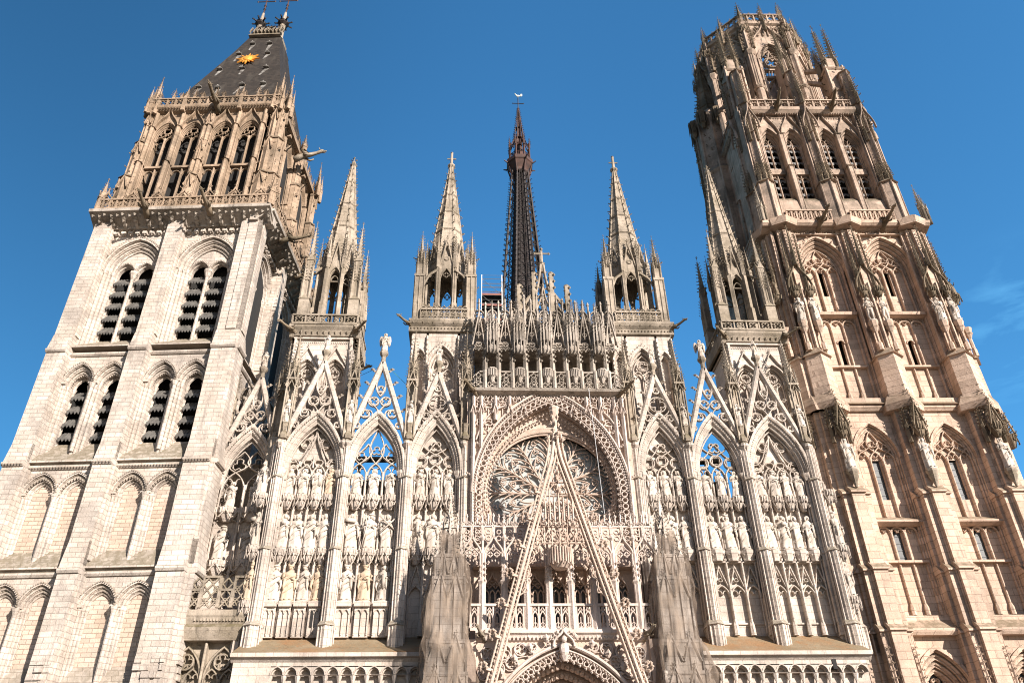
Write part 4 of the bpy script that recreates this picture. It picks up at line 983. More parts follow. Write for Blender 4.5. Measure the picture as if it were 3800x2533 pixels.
    mb.stack(X, Y, [(2.3, 0), (2.3, 47), (2.0, 48.5), (1.9, 62), (2.15, 62.4), (1.9, 63), (1.85, 69.5), (2.2, 70.4), (1.95, 71.5)], 8)
    for k in range(8):
        a = pi / 8 + k * pi / 4; mb.tube([(X + 2.0 * cos(a), Y + 2.0 * sin(a), 47), (X + 1.9 * cos(a), Y + 1.9 * sin(a), 70)], .14, 5)
    part('stair_turret', mb, M_PEACHUP, RT)
    mb = MB(); spire8(mb, X, Y, 71.4, 81.0, 1.5, 16, 8, .14, .36, 3)
    for k in range(8):
        a = k * pi / 4
        canopy(mb, X + 2.1 * cos(a), Y + 2.1 * sin(a), 69, 71, .5, 5)
        for q in range(6): crocket(mb, X + 2.2 * cos(a + .2 * (q % 2)), Y + 2.2 * sin(a + .2 * (q % 2)), 64 + q * .8, cos(a) * .8, .4, .3, sin(a) * .8)
    finial(mb, X, Y, 80.8, .5); part('stair_turret_spire', mb, M_DARKST, RT)
build_right()
# ------------------------------------------------------------------ screen front between the towers
FR = thing('cathedral_facade', 'lace-like gothic stone front with rose window, gables, niches and portal between two towers', 'facade', (0, 0, 0))
SPOTS = []                                            # statue stands: (x, y, z, bay, row, index, count)
def bay(cx, hw, n, op, low, apex, bayname, dy=0.0, rows='TML', st=None):
    y = .6
    wb = MB()
    top = 22.3 if op else 24.1
    wb.box(cx - hw - .3, cx + hw + .3, y, y + .5, 13.0, top)
    if not op: wb.prism([(cx - hw, 24.1)] + arch(cx, hw, 24.1, 3.75, 8) + [(cx + hw, 24.1)], y, y + .4)
    part('wall', wb, M_FRONT, FR).location.y = dy
    fr_ = MB(); h = 3.7
    for o, yy, r in ((.30, -.32, .1), (.14, -.18, .08), (-.02, .0, .08), (-.16, .2, .06)):
        c = hw + o
        fr_.tube([(x, yy, z) for x, z in arch(cx, c, 24.1, h * c / hw, 10)], r, 6)
        for s_ in (-1, 1): fr_.tube([(cx + s_ * c, yy + .1, 13.5), (cx + s_ * c, yy, 24.1)], r * .85, 6)
    fr_.sweep(arch(cx, hw + .1, 24.1, h * (hw + .1) / hw, 10), [(-.24, .6), (-.24, .1), (-.1, -.05), (.1, -.25), (.24, -.3), (.24, .6)])
    fr_.sweep(arch(cx, hw + .36, 24.1, h * (hw + .36) / hw, 10), [(-.07, .3), (-.07, -.42), (.07, -.42), (.07, .3)])
    P = arch(cx, hw + .24, 24.1, h * (hw + .24) / hw, 12); billets(fr_, P, -.32, .055, .17)
    for s_ in (-1, 1):                                # capitals
        fr_.stack(cx + s_ * (hw + .1), -.05, [(.16, 23.6), (.3, 23.95), (.32, 24.1)], 6)
        fr_.stack(cx + s_ * (hw + .1), -.05, [(.3, 13.3), (.26, 13.9), (.18, 14.1)], 6)
    o = part('arch_mouldings', fr_, M_FRONT, FR); o.location.y = dy
    tr = MB(); lw = 2 * hw / n
    tracery(tr, cx, hw - .05, 24.25, 3.55, 24.0, n, y - .15 if not op else .45, .12, .24, 'big' if n == 4 else 'foil' if not (op and cx < 0) else 'flame', mull=False)
    for i in range(1, n):
        x = cx - hw + i * lw; tr.bar([(x, 13.7), (x, 24.2)], .14, y - .38, y); tr.stack(x, y - .25, [(.18, 13.4), (.16, 14.0), (.1, 14.25)], 6)
    for i in range(n):                                # niche heads of the middle row
        x = cx - hw + (i + .5) * lw
        for zz in ((21.55,) if low == 'R' else (21.55, 17.9)):
            tr.bar(arch(x, lw * .44, zz - .1, .28, 4), .07, y - .2, y)
    part('tracery', tr, M_FRONT, FR).location.y = dy
    # canopies and brackets
    lev = [('T', 21.75, 22.42)] + ([('M', 18.05, 18.72)] if low != 'R' else [])
    for row, z0, z1 in lev:
        for i in range(n):
            if st and (row, i) in st: continue
            x = cx - hw + (i + .5) * lw
            put('canopy', ME_CAN, FR, (x, y - .28 + dy, z0), 0, (lw / 1.0 * 1.0, 1.0, 1))
    cb = MB()
    if low == 'L':
        for i in range(n):
            x = cx - hw + (i + .5) * lw; w = lw * .42
            cb.box(x - w, x + w, y - .75, y, 15.1, 15.42); cb.box(x - w * .92, x + w * .92, y - .55, y, 13.3, 15.1)
            for s_ in (-1, 0, 1): cb.bar([(x + s_ * w * .8, 13.4), (x + s_ * w * .8, 14.7)], .07, y - .66, y - .5)
            for s_ in (-1, 1): cb.bar(arch(x + s_ * w * .4, w * .4, 14.6, .35, 4), .06, y - .66, y - .5)
        part('niche_pedestals', cb, M_FRONT, FR).location.y = dy
    elif low == 'R':
        cb.box(cx - hw, cx + hw, y - .45, y, 18.55, 18.72); cb.box(cx - hw, cx + hw, y - .38, y, 17.95, 18.05)
        for i in range(n):
            x = cx - hw + (i + .5) * lw
            cb.stack(x, y - .3, [(lw * .34, 18.0), (lw * .38, 18.2), (lw * .48, 18.5), (lw * .5, 18.7)], 8)
            for q in range(5): cb.octa(x + (q - 2) * lw * .17, y - .5, 18.12 + .05 * (q % 2), .08, .08, .08); cb.octa(x + (q - 2) * lw * .17, y - .62, 18.42, .08, .06, .08)
            gablet(cb, x, 16.4, 17.75, lw * .42, y - .3, y - .08, .07, 5, .12, .12)
            cb.bar(arch(x, lw * .46, 15.75, .75, 6), .1, y - .3, y)
            for s_ in (-1, 1): cb.bar(circ(x + s_ * lw * .2, 16.0, lw * .16, 5, pi * (.5 if s_ > 0 else -.1), pi * (1.1 if s_ > 0 else .5)), .06, y - .25, y)
            cb.bar(foil(x, 16.85, .13, 3, 9, pi / 2), .04, y - .25, y - .05, True)
        cb.box(cx - hw, cx + hw, y - .12, y, 14.1, 14.2)
        part('blind_arcade', cb, M_FRONT, FR).location.y = dy
    elif low == 'G':
        cb.bar(arch(cx - hw + .6, .5, 15.6, .9, 6, 13.6), .12, y - .3, y); gablet(cb, cx - hw + .6, 16.0, 17.8, .5, y - .3, y - .1, .07, 5, .12, .14)
        cb.bar(arch(cx + hw - .6, .5, 15.6, .9, 6, 13.6), .12, y - .3, y); gablet(cb, cx + hw - .6, 16.0, 17.8, .5, y - .3, y - .1, .07, 5, .12, .14)
        part('blind_arcade', cb, M_FRONT, FR).location.y = dy
    # gable
    gm = MB(); ga = hw + .42; zf = 26.1
    for s_ in (-1, 1):
        PP = [(cx + s_ * ga, zf), (cx, apex)][::-s_]
        gm.sweep(PP, [(-.2, -.1), (-.2, -.42), (-.08, -.55), (.08, -.55), (.2, -.42), (.2, -.1)])
        l = hypot(ga, apex - zf); nx, nz = s_ * (apex - zf) / l, ga / l
        for k in range(5):
            t = .2 + .17 * k; x, z = cx + s_ * ga * (1 - t), zf + (apex - zf) * t
            gm.tube([(x, -.32, z), (x + nx * .38, -.32, z + nz * .38)], [.1, .07], 5)
            gm.octa(x + nx * .48, -.34, z + nz * .48 + .08, .2, .17, .13); gm.octa(x + nx * .34, -.36, z + nz * .34 - .05, .13, .12, .1)
        gm.octa(cx + s_ * (ga + .08), -.45, zf - .15, .3, .3, .33); gm.ell(cx + s_ * (ga + .05), -.5, zf - .05, .24, .26, .24, 7, 5)
    gb = part('gable', gm, M_FRONT if not op else M_FRONT, FR); gb.location.y = dy
    gt = MB(); A = apex - 28.4
    def F(x, z, r, k=4, a0=pi / 4): gt.bar(circ(cx + x, z, r, 14), .08, -.42, -.2, True); gt.bar(foil(cx + x, z, r * .88, k, k * 6, a0), .06, -.4, -.22, True)
    if n == 4 or op:
        F(-.42, 29.35, .36); F(.42, 29.35, .36); F(0, 30.35, .27, 3, pi / 2); F(-.95, 28.35, .3, 3, pi / 2); F(.95, 28.35, .3, 3, pi / 2); F(-1.45, 27.45, .22, 3); F(1.45, 27.45, .22, 3)
        for s_ in (-1, 1):
            gt.bar(bez((cx, 28.3), (cx + s_ * .1, 29.2), (cx + s_ * .95, 29.0), (cx + s_ * .78, 29.95), 7), .09, -.44, -.2)
            gt.bar(bez((cx + s_ * .5, 28.0), (cx + s_ * .2, 28.9), (cx + s_ * 1.1, 28.6), (cx + s_ * 1.2, 28.7), 6), .08, -.42, -.2)
            gt.bar(bez((cx, 29.8), (cx + s_ * .3, 30.2), (cx + s_ * .4, 30.4), (cx + s_ * .3, 31.1), 5), .08, -.42, -.2)
    else:
        F(0, 29.3, .62, 4, 0); F(0, 30.45, .24, 3, pi / 2); F(-.75, 28.2, .27, 3, pi / 2); F(.75, 28.2, .27, 3, pi / 2); F(-1.15, 27.3, .22, 3); F(1.15, 27.3, .22, 3)
        for s_ in (-1, 1): gt.bar(bez((cx, 28.1), (cx + s_ * .5, 28.5), (cx + s_ * .8, 28.6), (cx + s_ * .85, 29.1), 5), .08, -.42, -.2)
    part('gable_tracery', gt, M_FRONT, gb)
    fs = MB(); fs.stack(cx, -.32, [(.2, apex - .3), (.16, apex + .5), (.3, apex + .72), (.33, apex + .8), (.33, apex + .95)], 8)
    part('statue_stand', fs, M_GREY, gb)
    for row, z in (('T', 22.44), ('M', 18.74), ('L', 15.44)):
        if row not in rows: continue
        for i in range(n):
            if st and (row, i) in st: continue
            SPOTS.append((cx - hw + (i + .5) * lw, y - .3 + dy, z, bayname, row, i, n, lw))
    SPOTS.append((cx, -.32 + dy, apex + .95, bayname, 'F', 0, 1, 1))
ME_CAN = None
def build_front():
    global ME_CAN
    c = MB(); canopy(c, 0, 0, 0, .66, .47, 6); ME_CAN = mesh('canopy', c, M_FRONT)
    A_, B_, C_, D_ = 'shaded bay beside the round-arched tower', 'left wide blind-arched bay', 'left see-through arch bay', 'narrow bay left of rose'
    bay(-16.25, 1.82, 4, False, 'L', 32.6, B_); bay(-12.0, 1.72, 3, True, 'L', 32.6, C_); bay(-7.9, 1.5, 3, False, 'G', 31.75, D_, rows='TM', st={('M', 2)})
    bay(8.0, 1.5, 3, False, 'R', 31.75, 'narrow bay right of rose', rows='TM', st={('M', 0)}); bay(11.85, 1.55, 3, True, 'R', 32.4, 'right see-through arch bay', rows='TM'); bay(16.0, 1.82, 4, False, 'R', 32.6, 'right wide blind-arched bay', rows='TM')
    bay(-21.3, 1.7, 2, True, 'X', 32.5, A_, dy=2.3, rows='TM')
    # back of the shaded bay
    mb = MB(); mb.box(-23.4, -19.2, 5.2, 5.6, 0, 27); mb.box(-23.2, -19.2, 2.95, 3.5, 0, 22.2); mb.box(-19.6, -18.9, .6, 6, 0, 27); part('wall', mb, M_GREY, FR)
    # buttresses between the bays
    b = MB()
    for z0, z1, f, hw in ((12.3, 13.9, -1.1, .42), (13.9, 18.6, -.9, .33), (18.6, 23.6, -.72, .31), (23.6, 26.4, -.58, .3)):
        b.hexa([(-hw, .8, z0), (-hw, f + .3, z0), (0, f, z0), (hw, f + .3, z0), (hw, .8, z0)], [(-hw, .8, z1), (-hw, f + .3, z1), (0, f, z1), (hw, f + .3, z1), (hw, .8, z1)])
        e = hw + .07; b.hexa([(-e, .8, z1 - .12), (-e, f + .22, z1 - .12), (0, f - .1, z1 - .12), (e, f + .22, z1 - .12), (e, .8, z1 - .12)], [(-hw * .9, .8, z1 + .25), (-hw * .9, f + .5, z1 + .25), (0, f + .35, z1 + .25), (hw * .9, f + .5, z1 + .25), (hw * .9, .8, z1 + .25)])
        for x in (-hw, hw): b.tube([(x, f + .3, z0), (x, f + .3, z1 - .1)], .07, 5); b.tube([(x * .5, f + .14, z0), (x * .5, f + .14, z1 - .1)], .045, 4); b.tube([(x * 1.15, f + .6, z0), (x * 1.15, f + .6, z1)], .05, 4)
    mbut = mesh('buttress', b, M_FRONT)
    npn = MB()                                        # open niche with crocketed pinnacle
    npn.box(-.3, .3, -.1, .3, 26.3, 31.4); npn.stack(0, -.4, [(.34, 26.3), (.42, 26.5), (.2, 26.9), (.3, 27.4), (.36, 27.5)], 8)
    for x in (-.3, .3): npn.tube([(x, -.62, 26.4), (x, -.62, 30.6)], .07, 5); npn.tube([(x, -.1, 26.4), (x, -.1, 31)], .08, 5)
    for x in (-.3, .3): npn.bar([(x, 30.2), (0, 30.9)][::(1 if x < 0 else -1)], .06, -.7, -.6)
    gablet(npn, 0, 30.4, 31.8, .4, -.72, -.58, .08, 3, .14, .16)
    npn.box(-.38, .38, -.7, .3, 30.95, 31.1); pinnacle(npn, 0, -.2, 31.0, 32.2, 35.4, .46, 9, True, pi / 4, .2)
    for x in (-.32, .32): pinnacle(npn, x, -.55, 30.6, 31.2, 32.6, .16, 5, False, pi / 4, .13)
    mn = mesh('niche_pinnacle', npn, M_GREY)
    for x in (-18.35, -13.95, -9.75, -5.85, 5.95, 9.75, 13.75, 18.3):
        put('buttress', mbut, FR, (x, 0, 0)); put('niche_pinnacle', mn, FR, (x, 0, 0))
        if abs(x) > 9: SPOTS.append((x, -.4, 27.5, 'pinnacle', 'N', 0, 1, .8))
    put('buttress', mbut, FR, (-18.6, .3, 0), -pi / 2); put('buttress', mbut, FR, (18.55, .3, 0), pi / 2); put('buttress', mbut, FR, (-23.5, 2.3, 0)); put('niche_pinnacle', mn, FR, (-23.3, 2.3, 0)); put('niche_pinnacle', mn, FR, (-19.4, 1.6, 0))
    for z, x, k in ((22.3, -19.25, 0), (18.7, -19.1, 0), (15.3, -18.95, 1), (18.8, 18.95, 2), (15.5, 18.85, 2)):
        put('canopy', ME_CAN, FR, (x, -.35, z - .66), 0, (.9, .9, 1)); SPOTS.append((x, -.4, z, 'corner L' if x < 0 else 'corner R', 'TMLML'[{22.3: 0, 18.7: 1, 15.3: 2, 18.8: 3, 15.5: 4}[z]], 0, 1, 1))
    put('canopy', ME_CAN, FR, (18.95, -.35, 22.0), 0, (.9, .9, 1))
    # mossy ledge and wall under it
    for x0, x1, s_ in ((-18.85, -4.9, -1), (4.9, 18.35, 1)):
        mb = MB(); mb.sideprism([(-2.12, 12.0), (-1.0, 12.5), (.6, 13.42), (.6, 11.9), (-2.12, 11.9)], x0, x1); part('sloping_ledge', mb, M_MOSS, FR)
        mb = MB(); mb.sideprism([(-1.8, 11.5), (-2.0, 11.7), (-2.16, 11.75), (-2.16, 11.97), (.5, 11.97), (.5, 11.5)], x0 - .05, x1 + .05)
        mb.box(x0 + .1, x1 - .1, -1.8, .5, 11.25, 11.5); mb.box(x0 + .1, x1 - .1, -1.38, .5, 0, 11.25)
        a0, a1 = (-16.6, -4.9) if s_ < 0 else (5.4, 18.1); n = round((a1 - a0) / .78); w = (a1 - a0) / n
        if s_ < 0: mb.box(x0 + .1, a0, -1.8, -1.3, 0, 11.25)
        for i in range(n):
            x = a0 + (i + .5) * w
            cell(mb, x - w / 2, x + w / 2, 10.82, 11.3, -1.8, x, w * .42, 10.83, 10.83, .4, [(.06, .14), (0, .25)], 5, shafts=False, hood=.06)
            mb.tube([(x - w / 2, -1.65, 0), (x - w / 2, -1.65, 10.5)], .07, 6); mb.stack(x - w / 2, -1.65, [(.08, 10.4), (.16, 10.7), (.19, 10.83)], 6)
        part('arcaded_wall', mb, M_FRONT, FR)
    mb = MB(); mb.box(16.0, 16.25, -1.85, -1.5, 11.0, 11.75); mb.box(-15.05, -14.8, -.05, .3, 13.9, 14.9); part('slit_window', mb, M_BLACK, FR)
    mb = MB(); mb.box(-5.6, 5.6, 2.9, 3.4, 6, 33); mb.box(-5.75, -5.35, -.5, 3.2, 13, 29.9); mb.box(5.35, 5.75, -.5, 3.2, 13, 29.9); part('wall', mb, M_PINK, FR)
    # ---------------- rose
    RZ, RR, RY = 22.9, 4.34, .75
    mb = MB(); H5 = 7.9
    a, y = cell(mb, -5.5, 5.5, 14, 30.1, -.55, 0, 5.12, 15, 22.3, 7.45, [(.12, .22), (.14, .25), (.12, .25), (.08, .3)], 18, sr=.12)
    P = arch(0, a, 22.3, 7.45 * a / 5.12, 18, 15); C = []
    for x, z in P:
        ang = atan2(z - RZ, x); C.append((RR * cos(ang), RY - .15, RZ + RR * sin(ang)))
    mb.strip([(x, y - .1, z) for x, z in P], C)
    part('rose_arch', mb, M_PINK, FR)
    mb = MB()
    for r, yy, t in ((RR + .18, RY - .42, .13), (RR + .02, RY - .3, .1), (RR + .42, RY - .35, .12)): mb.tube([(x, yy, z) for x, z in circ(0, RZ, r, 48)] + [(r, yy, RZ)], t, 6)
    part('rose_rim', mb, M_PINK, FR)
    rw = MB(); pol = lambda r, t: (r * cos(t), RZ + r * sin(t))
    ns = 12; da = 2 * pi / ns
    for k in range(ns):
        t0 = k * da; U = [i / 9 for i in range(10)]
        rw.bar([pol(.8 + 3.5 * u, t0 + .02 * sin(u * 7)) for u in U], .1, RY - .05, RY + .12)
        for s_ in (-1, 1):
            for ra, rb, w_ in ((.95, 2.1, .5), (1.55, 2.9, .5), (2.25, 3.6, .5), (2.95, 4.2, .42), (3.5, 4.36, .28)):
                rw.bar([pol(ra + (rb - ra) * u, t0 + s_ * da * w_ * (.25 * u + .75 * u ** 2.2)) for u in U], .075, RY - .02, RY + .12)
            for r_ in (2.0, 2.75, 3.45): p0 = pol(r_, t0 + s_ * da * .2); rw.octa(p0[0], RY + .04, p0[1], .075, .05, .075)
        for r_ in (2.55, 3.25, 3.9): rw.bar(foil(*pol(r_, t0 + da / 2), .17 + .03 * (r_ > 3), 3, 12, t0 + da / 2), .05, RY, RY + .1, True)
    rw.bar(circ(0, RZ, .8, 16), .12, RY - .05, RY + .2, True)
    rose = part('rose_window', rw, M_PINK, FR)
    gl = MB(); gl.poly([(x, RY + .3, z) for x, z in circ(0, RZ, RR + .1, 40)][::-1])
    part('rose_glass', gl, M_ROSEG, rose)
    # carved figures over the rose
    sc = MB()
    for i in range(11):
        x = -2.7 + i * .54; z = 27.95 + .9 * (1 - (x / 3) ** 2)
        sc.ell(x, .55, z, .3, .22, .36 + .1 * sin(i * 2), 7, 5); sc.ell(x, .4, z + .42, .13, .14, .16, 6, 4)
        for s_ in (-1, 1): sc.tube([(x + s_ * .15, .4, z + .1), (x + s_ * .42, .35, z + .35)], [.1, .03], 4)
    part('carved_angels', sc, M_PINK, FR, smooth=True)
    # lace fringe round the arch
    lf = MB()
    for c, w_, y0, y1 in ((5.35, .16, -.95, -.5), (5.12, .1, -.85, -.55), (4.62, .07, -.8, -.6)):
        P = arch(0, c, 22.3, 7.86 * c / 5.3, 22); lf.bar(P, w_, y0, y1)
    def along(c, step):
        P = arch(0, c, 22.3, 7.86 * c / 5.3, 40, 19.0); out = []; d = 0
        for (x0, z0), (x1, z1) in zip(P, P[1:]):
            l = hypot(x1 - x0, z1 - z0)
            while d < l:
                t = d / l; out.append((x0 + (x1 - x0) * t, z0 + (z1 - z0) * t, -(z1 - z0) / l, (x1 - x0) / l)); d += step
            d -= l
        return out
    for x, z, nx, nz in along(4.87, .42):
        lf.bar(circ(x, z, .19, 8), .07, -.82, -.6, True); lf.octa(x - nx * .42, -.74, z - nz * .42, .1, .1, .1); lf.octa(x - nx * .3 + nz * .12, -.72, z - nz * .3 - nx * .12, .07, .08, .07); lf.octa(x - nx * .3 - nz * .12, -.72, z - nz * .3 + nx * .12, .07, .08, .07)
        lf.bar([(x - nx * .18, z - nz * .18), (x - nx * .4, z - nz * .4)], .05, -.8, -.65)
    for x, z, nx, nz in along(5.22, .2): lf.octa(x, -.92, z, .075, .1, .075)
    for i, (x, z, nx, nz) in enumerate(along(5.5, 1.15)):
        if z > 23: crocket(lf, x, -.8, z, nx, max(nz, .2), .3); 
    for k, c in enumerate((4.3, 4.15)):
        for x, z, nx, nz in along(c, .3): lf.octa(x, -.15 + .3 * k, z, .1, .12, .1)
    part('lace_fringe', lf, M_LACE, FR)
    # panelled spandrels
    sp = MB()
    for s_ in (-1, 1):
        for x, z0 in ((5.3, 20), (4.75, 25.6), (3.75, 27.7), (2.75, 28.9), (1.75, 29.5)):
            sp.hexa([(s_ * x - .13, -.5, z0), (s_ * x - .13, -.85, z0), (s_ * x, -1.0, z0), (s_ * x + .13, -.85, z0), (s_ * x + .13, -.5, z0)], [(s_ * x - .13, -.5, 29.6), (s_ * x - .13, -.85, 29.6), (s_ * x, -1.0, 29.6), (s_ * x + .13, -.85, 29.6), (s_ * x + .13, -.5, 29.6)])
            if x > 1.8:
                for q, zz in enumerate((29.0, 27.6)):
                    if zz < z0 + .5: continue
                    c = s_ * (x - .5); sp.bar(foil(c, zz, .3, 4, 20, pi / 4), .07, -.72, -.55, True); sp.bar(arch(c, .42, zz - .5, .6, 4), .06, -.72, -.55); sp.bar([(c, zz - 1.2), (c, zz - .3)], .05, -.7, -.55)
            gablet(sp, s_ * x, 28.2, 28.9, .2, -1.08, -.95, .05, 2, .1, .1)
        sp.bar(bez((s_ * 5.1, 26.2), (s_ * 4.5, 28.3), (s_ * 3.8, 28.6), (s_ * 3.0, 28.9), 8)[::s_], .1, -.85, -.55)
    for i in range(30): sp.bar([(-5.2 + i * .36, 29.75), (-5.02 + i * .36, 29.4), (-4.84 + i * .36, 29.75)], .06, -.85, -.6)
    for i in range(20): sp.bar(foil(-4.95 + i * .52, 29.35, .16, 3, 9, -pi / 2), .05, -.8, -.6, True)
    part('panelled_spandrel', sp, M_LACE, FR)
    # ---------------- upper gallery
    mb = MB(); mb.sideprism([(-.5, 29.6), (-.9, 29.75), (-1.3, 29.85), (-1.4, 30.0), (-1.3, 30.08), (1.6, 30.08), (1.6, 29.6)], -5.3, 5.3); mb.box(-5.3, 5.3, 1.6, 3.0, 29.6, 36.6); part('gallery_floor', mb, M_GAL, FR)
    mb = MB(); mb.box(-5.3, 5.3, -.4, 1.7, 33.9, 34.3); part('gallery_roof', mb, M_GAL, FR)
    mb = MB(); mb.box(-4.9, 4.9, -1.27, -1.13, 30.0, 30.12); mb.box(-4.9, 4.9, -1.3, -1.1, 31.36, 31.46)
    for i in range(10):
        x = -4.5 + i; mb.hexa([(x - .13, -1.05, 30), (x - .13, -1.35, 30), (x, -1.45, 30), (x + .13, -1.35, 30), (x + .13, -1.05, 30)], [(x - .13, -1.05, 31.5), (x - .13, -1.35, 31.5), (x, -1.45, 31.5), (x + .13, -1.35, 31.5), (x + .13, -1.05, 31.5)])
    for i in range(11):
        x = -5 + i
        for s_ in (-1, 1): mb.bar(foil(x + s_ * .2, 30.36, .19, 4, 16), .05, -1.26, -1.14, True)
        mb.bar(foil(x, 30.75, .2, 4, 16, pi / 4), .05, -1.26, -1.14, True)
        if i % 2: mb.stack(x, -1.25, [(.06, 30.5), (.2, 30.8), (.3, 31.05), (.3, 31.5), (.4, 31.52), (.4, 31.6)], 8); [mb.tube([(x + .36 * cos(a), -1.25 + .36 * sin(a), 30.95), (x + .36 * cos(a), -1.25 + .36 * sin(a), 31.5)], .035, 4) for a in [pi + .35 * q for q in range(10)]]
        else: mb.bar(foil(x, 31.12, .17, 3, 9, pi / 2), .05, -1.26, -1.14, True); ogee(mb, x, 30.9, 31.4, .35, -1.28, -1.16, .05, 0, 0, 0)
    part('gallery_parapet', mb, M_GAL, FR)
    col = MB()
    col.hexa([(-.2, .35, 30), (-.2, -.1, 30), (0, -.3, 30), (.2, -.1, 30), (.2, .35, 30)], [(-.17, .35, 33.9), (-.17, -.1, 33.9), (0, -.25, 33.9), (.17, -.1, 33.9), (.17, .35, 33.9)])
    for k in range(5): col.octa(.17 * (-1) ** k, -.25, 32.75 + k * .2, .13, .13, .12)
    col.tube([(0, -.3, 33.9), (0, -.3, 37.2)], .1, 5)
    for k in range(4): col.octa(.1 * (-1) ** k, -.38, 34.6 + k * .6, .12, .12, .14)
    mcol = mesh('gallery_column', col, M_GAL)
    for i in range(10): put('gallery_column', mcol, FR, (-4.5 + i, -.45, 0))
    can = MB(); can.stack(0, 0, [(.2, 33.15), (.42, 33.4), (.46, 33.6), (.4, 33.8), (.2, 34.0), (.16, 36.6)], 6, 0)
    for k in range(6):
        a = pi + pi * k / 5; X, Y = .44 * cos(a), .42 * sin(a)
        can.tube([(X, Y, 33.2), (X, Y, 34.6 + .5 * (k % 2))], .05, 4); can.octa(X, Y, 33.25, .09, .09, .15); pinnacle(can, X * .9, Y * .9, 34.2, 35.0, 36.6, .14, 4, False, cs=.12)
        can.octa(X * .9, Y * .9, 35.8, .1, .1, .2)
    pinnacle(can, 0, -.1, 35.6, 36.3, 37.9, .26, 5, True, pi / 4, .16)
    mcan = mesh('hanging_canopy', can, M_GAL)
    for i in range(5): put('hanging_canopy', mcan, FR, (-4 + 2 * i, -.9, 0))
    gb = MB()
    tracery(gb, 0, .42, 33.6, 1.1, 32.9, 2, 0, .06, .12, 'foil', mull=False, jamb=False); gablet(gb, 0, 34.0, 37.0, .46, -.15, .05, .1, 8, .15, .16); gb.bar([(0, 34.6), (0, 36.6)], .06, -.1, .0); gb.bar(foil(0, 35.0, .18, 3, 9), .05, -.1, 0, True)
    gb.bar(arch(0, .42, 36.0, .8, 6, 34.6), .09, .2, .4); gb.bar(foil(0, 36.1, .28, 4, 16, .7), .06, .2, .35, True)
    gb.tube([(0, 0, 37), (0, 0, 38.3)], .07, 5); gb.octa(0, 0, 37.9, .2, .12, .08)
    mgb = mesh('gallery_gablet', gb, M_GAL)
    for x in (-5, -3, -1, 1, 3, 5): put('gallery_gablet', mgb, FR, (x, -.75, 0))
    cr = MB(); cr.box(-5.2, 5.2, -.5, .1, 34.3, 34.5); cr.box(-5.2, 5.2, -.45, -.25, 36.05, 36.2); cr.box(-5.2, 5.2, .0, .3, 34.4, 36.6)
    for i in range(11):
        x = -5 + i; cr.bar(arch(x, .42, 36.9, .65, 6, 34.5), .1, -.45, -.2); cr.bar(foil(x, 36.9, .3, 4, 20, pi / 4), .06, -.4, -.25, True); finial(cr, x, -.35, 38.0, .2)
    for i in range(21):
        x = -5 + i * .5; h_ = (.1, .5, .2, .7)[i % 4] + random.random() * .3 + max(0, 1.2 - abs(x) * .45)
        cr.tube([(x, -.35, 36), (x, -.35, 37.5 + h_)], .08, 5); cr.frus(x, -.35, 37.4 + h_, 37.7 + h_, .13, .05, 5); cr.octa(x, -.45, 36.5, .13, .1, .25); cr.octa(x, -.42, 37.1, .1, .1, .15)
    for i in range(60):
        cr.octa(random.uniform(-5.1, 5.1), -.5, random.uniform(34.5, 37.4), .12, .12, .2)
    part('gallery_cresting', cr, M_GAL, FR)
    # ---------------- top gable behind
    tg = MB(); cx = .2; Y = 1.2
    for s_ in (-1, 1):
        P = bez((cx + s_ * 2.3, 37.3), (cx + s_ * 1.1, 38.7), (cx + s_ * .35, 40.0), (cx + s_ * .12, 43.3), 11); tg.bar(P[::s_], .17, Y - .25, Y + .1)
        P2 = bez((cx + s_ * 1.5, 37.3), (cx + s_ * .6, 38.3), (cx + s_ * .2, 39.4), (cx, 41), 8); tg.bar(P2[::s_], .1, Y - .2, Y + .05)
        for q in range(2, 11, 1): crocket(tg, P[q][0], Y - .1, P[q][1], s_ * .9, .35, .2)
        for x, t, w in ((.72, 42.3, .34), (1.95, 41.0, .36)):
            tg.hexa([(cx + s_ * x - w / 2, Y - .3, 36), (cx + s_ * x + w / 2, Y - .3, 36), (cx + s_ * x + w / 2, Y + .2, 36), (cx + s_ * x - w / 2, Y + .2, 36)], [(cx + s_ * x - w / 2, Y - .3, t), (cx + s_ * x + w / 2, Y - .3, t), (cx + s_ * x + w / 2, Y + .2, t), (cx + s_ * x - w / 2, Y + .2, t)])
            for q in range(6): tg.octa(cx + s_ * x + .2 * (-1) ** q, Y - .35, t - .2 - q * .33, .13, .12, .17)
            tg.stack(cx + s_ * x, Y, [(w * .6, t), (w * .75, t + .15), (w * .4, t + .3)], 6)
        tg.tube([(cx + s_ * 2.9, Y, 37.6), (cx + s_ * 1.95, Y, 38.9)], .15, 5); tg.tube([(cx + s_ * 1.8, Y, 38.9), (cx + s_ * .8, Y, 40.5)], .15, 5)
        for x in (1.15, 1.5, 2.3, 2.7, 3.2): tg.bar(arch(cx + s_ * x, .2, 37.6, .7, 4, 36), .07, Y - .1, Y + .1); pinnacle(tg, cx + s_ * x, Y, 37.8, 38.6, 39.8, .16, 4, False, cs=.15)
    for q in range(13):
        x = cx - 3.0 + .5 * q; zt = 38.2 + max(0, 3.4 - abs(x - cx) * 1.35); tg.bar([(x, 36.5), (x, zt - .4)], .08, Y - .05, Y + .1); tg.bar(arch(x + .25, .2, zt - 1.1, .4, 4), .06, Y - .1, Y + .05); tg.octa(x, Y - .1, zt - .4, .1, .1, .22)
        tg.bar(foil(x + .25, zt - 1.5, .2, 4, 12), .05, Y - .1, Y + .05, True)
    for k in range(40):
        x = random.uniform(-2.6, 2.6); tg.octa(cx + x, Y - .15, random.uniform(37.5, 38.5 + max(0, 3.0 - abs(x) * 1.3)), .09, .1, .16)
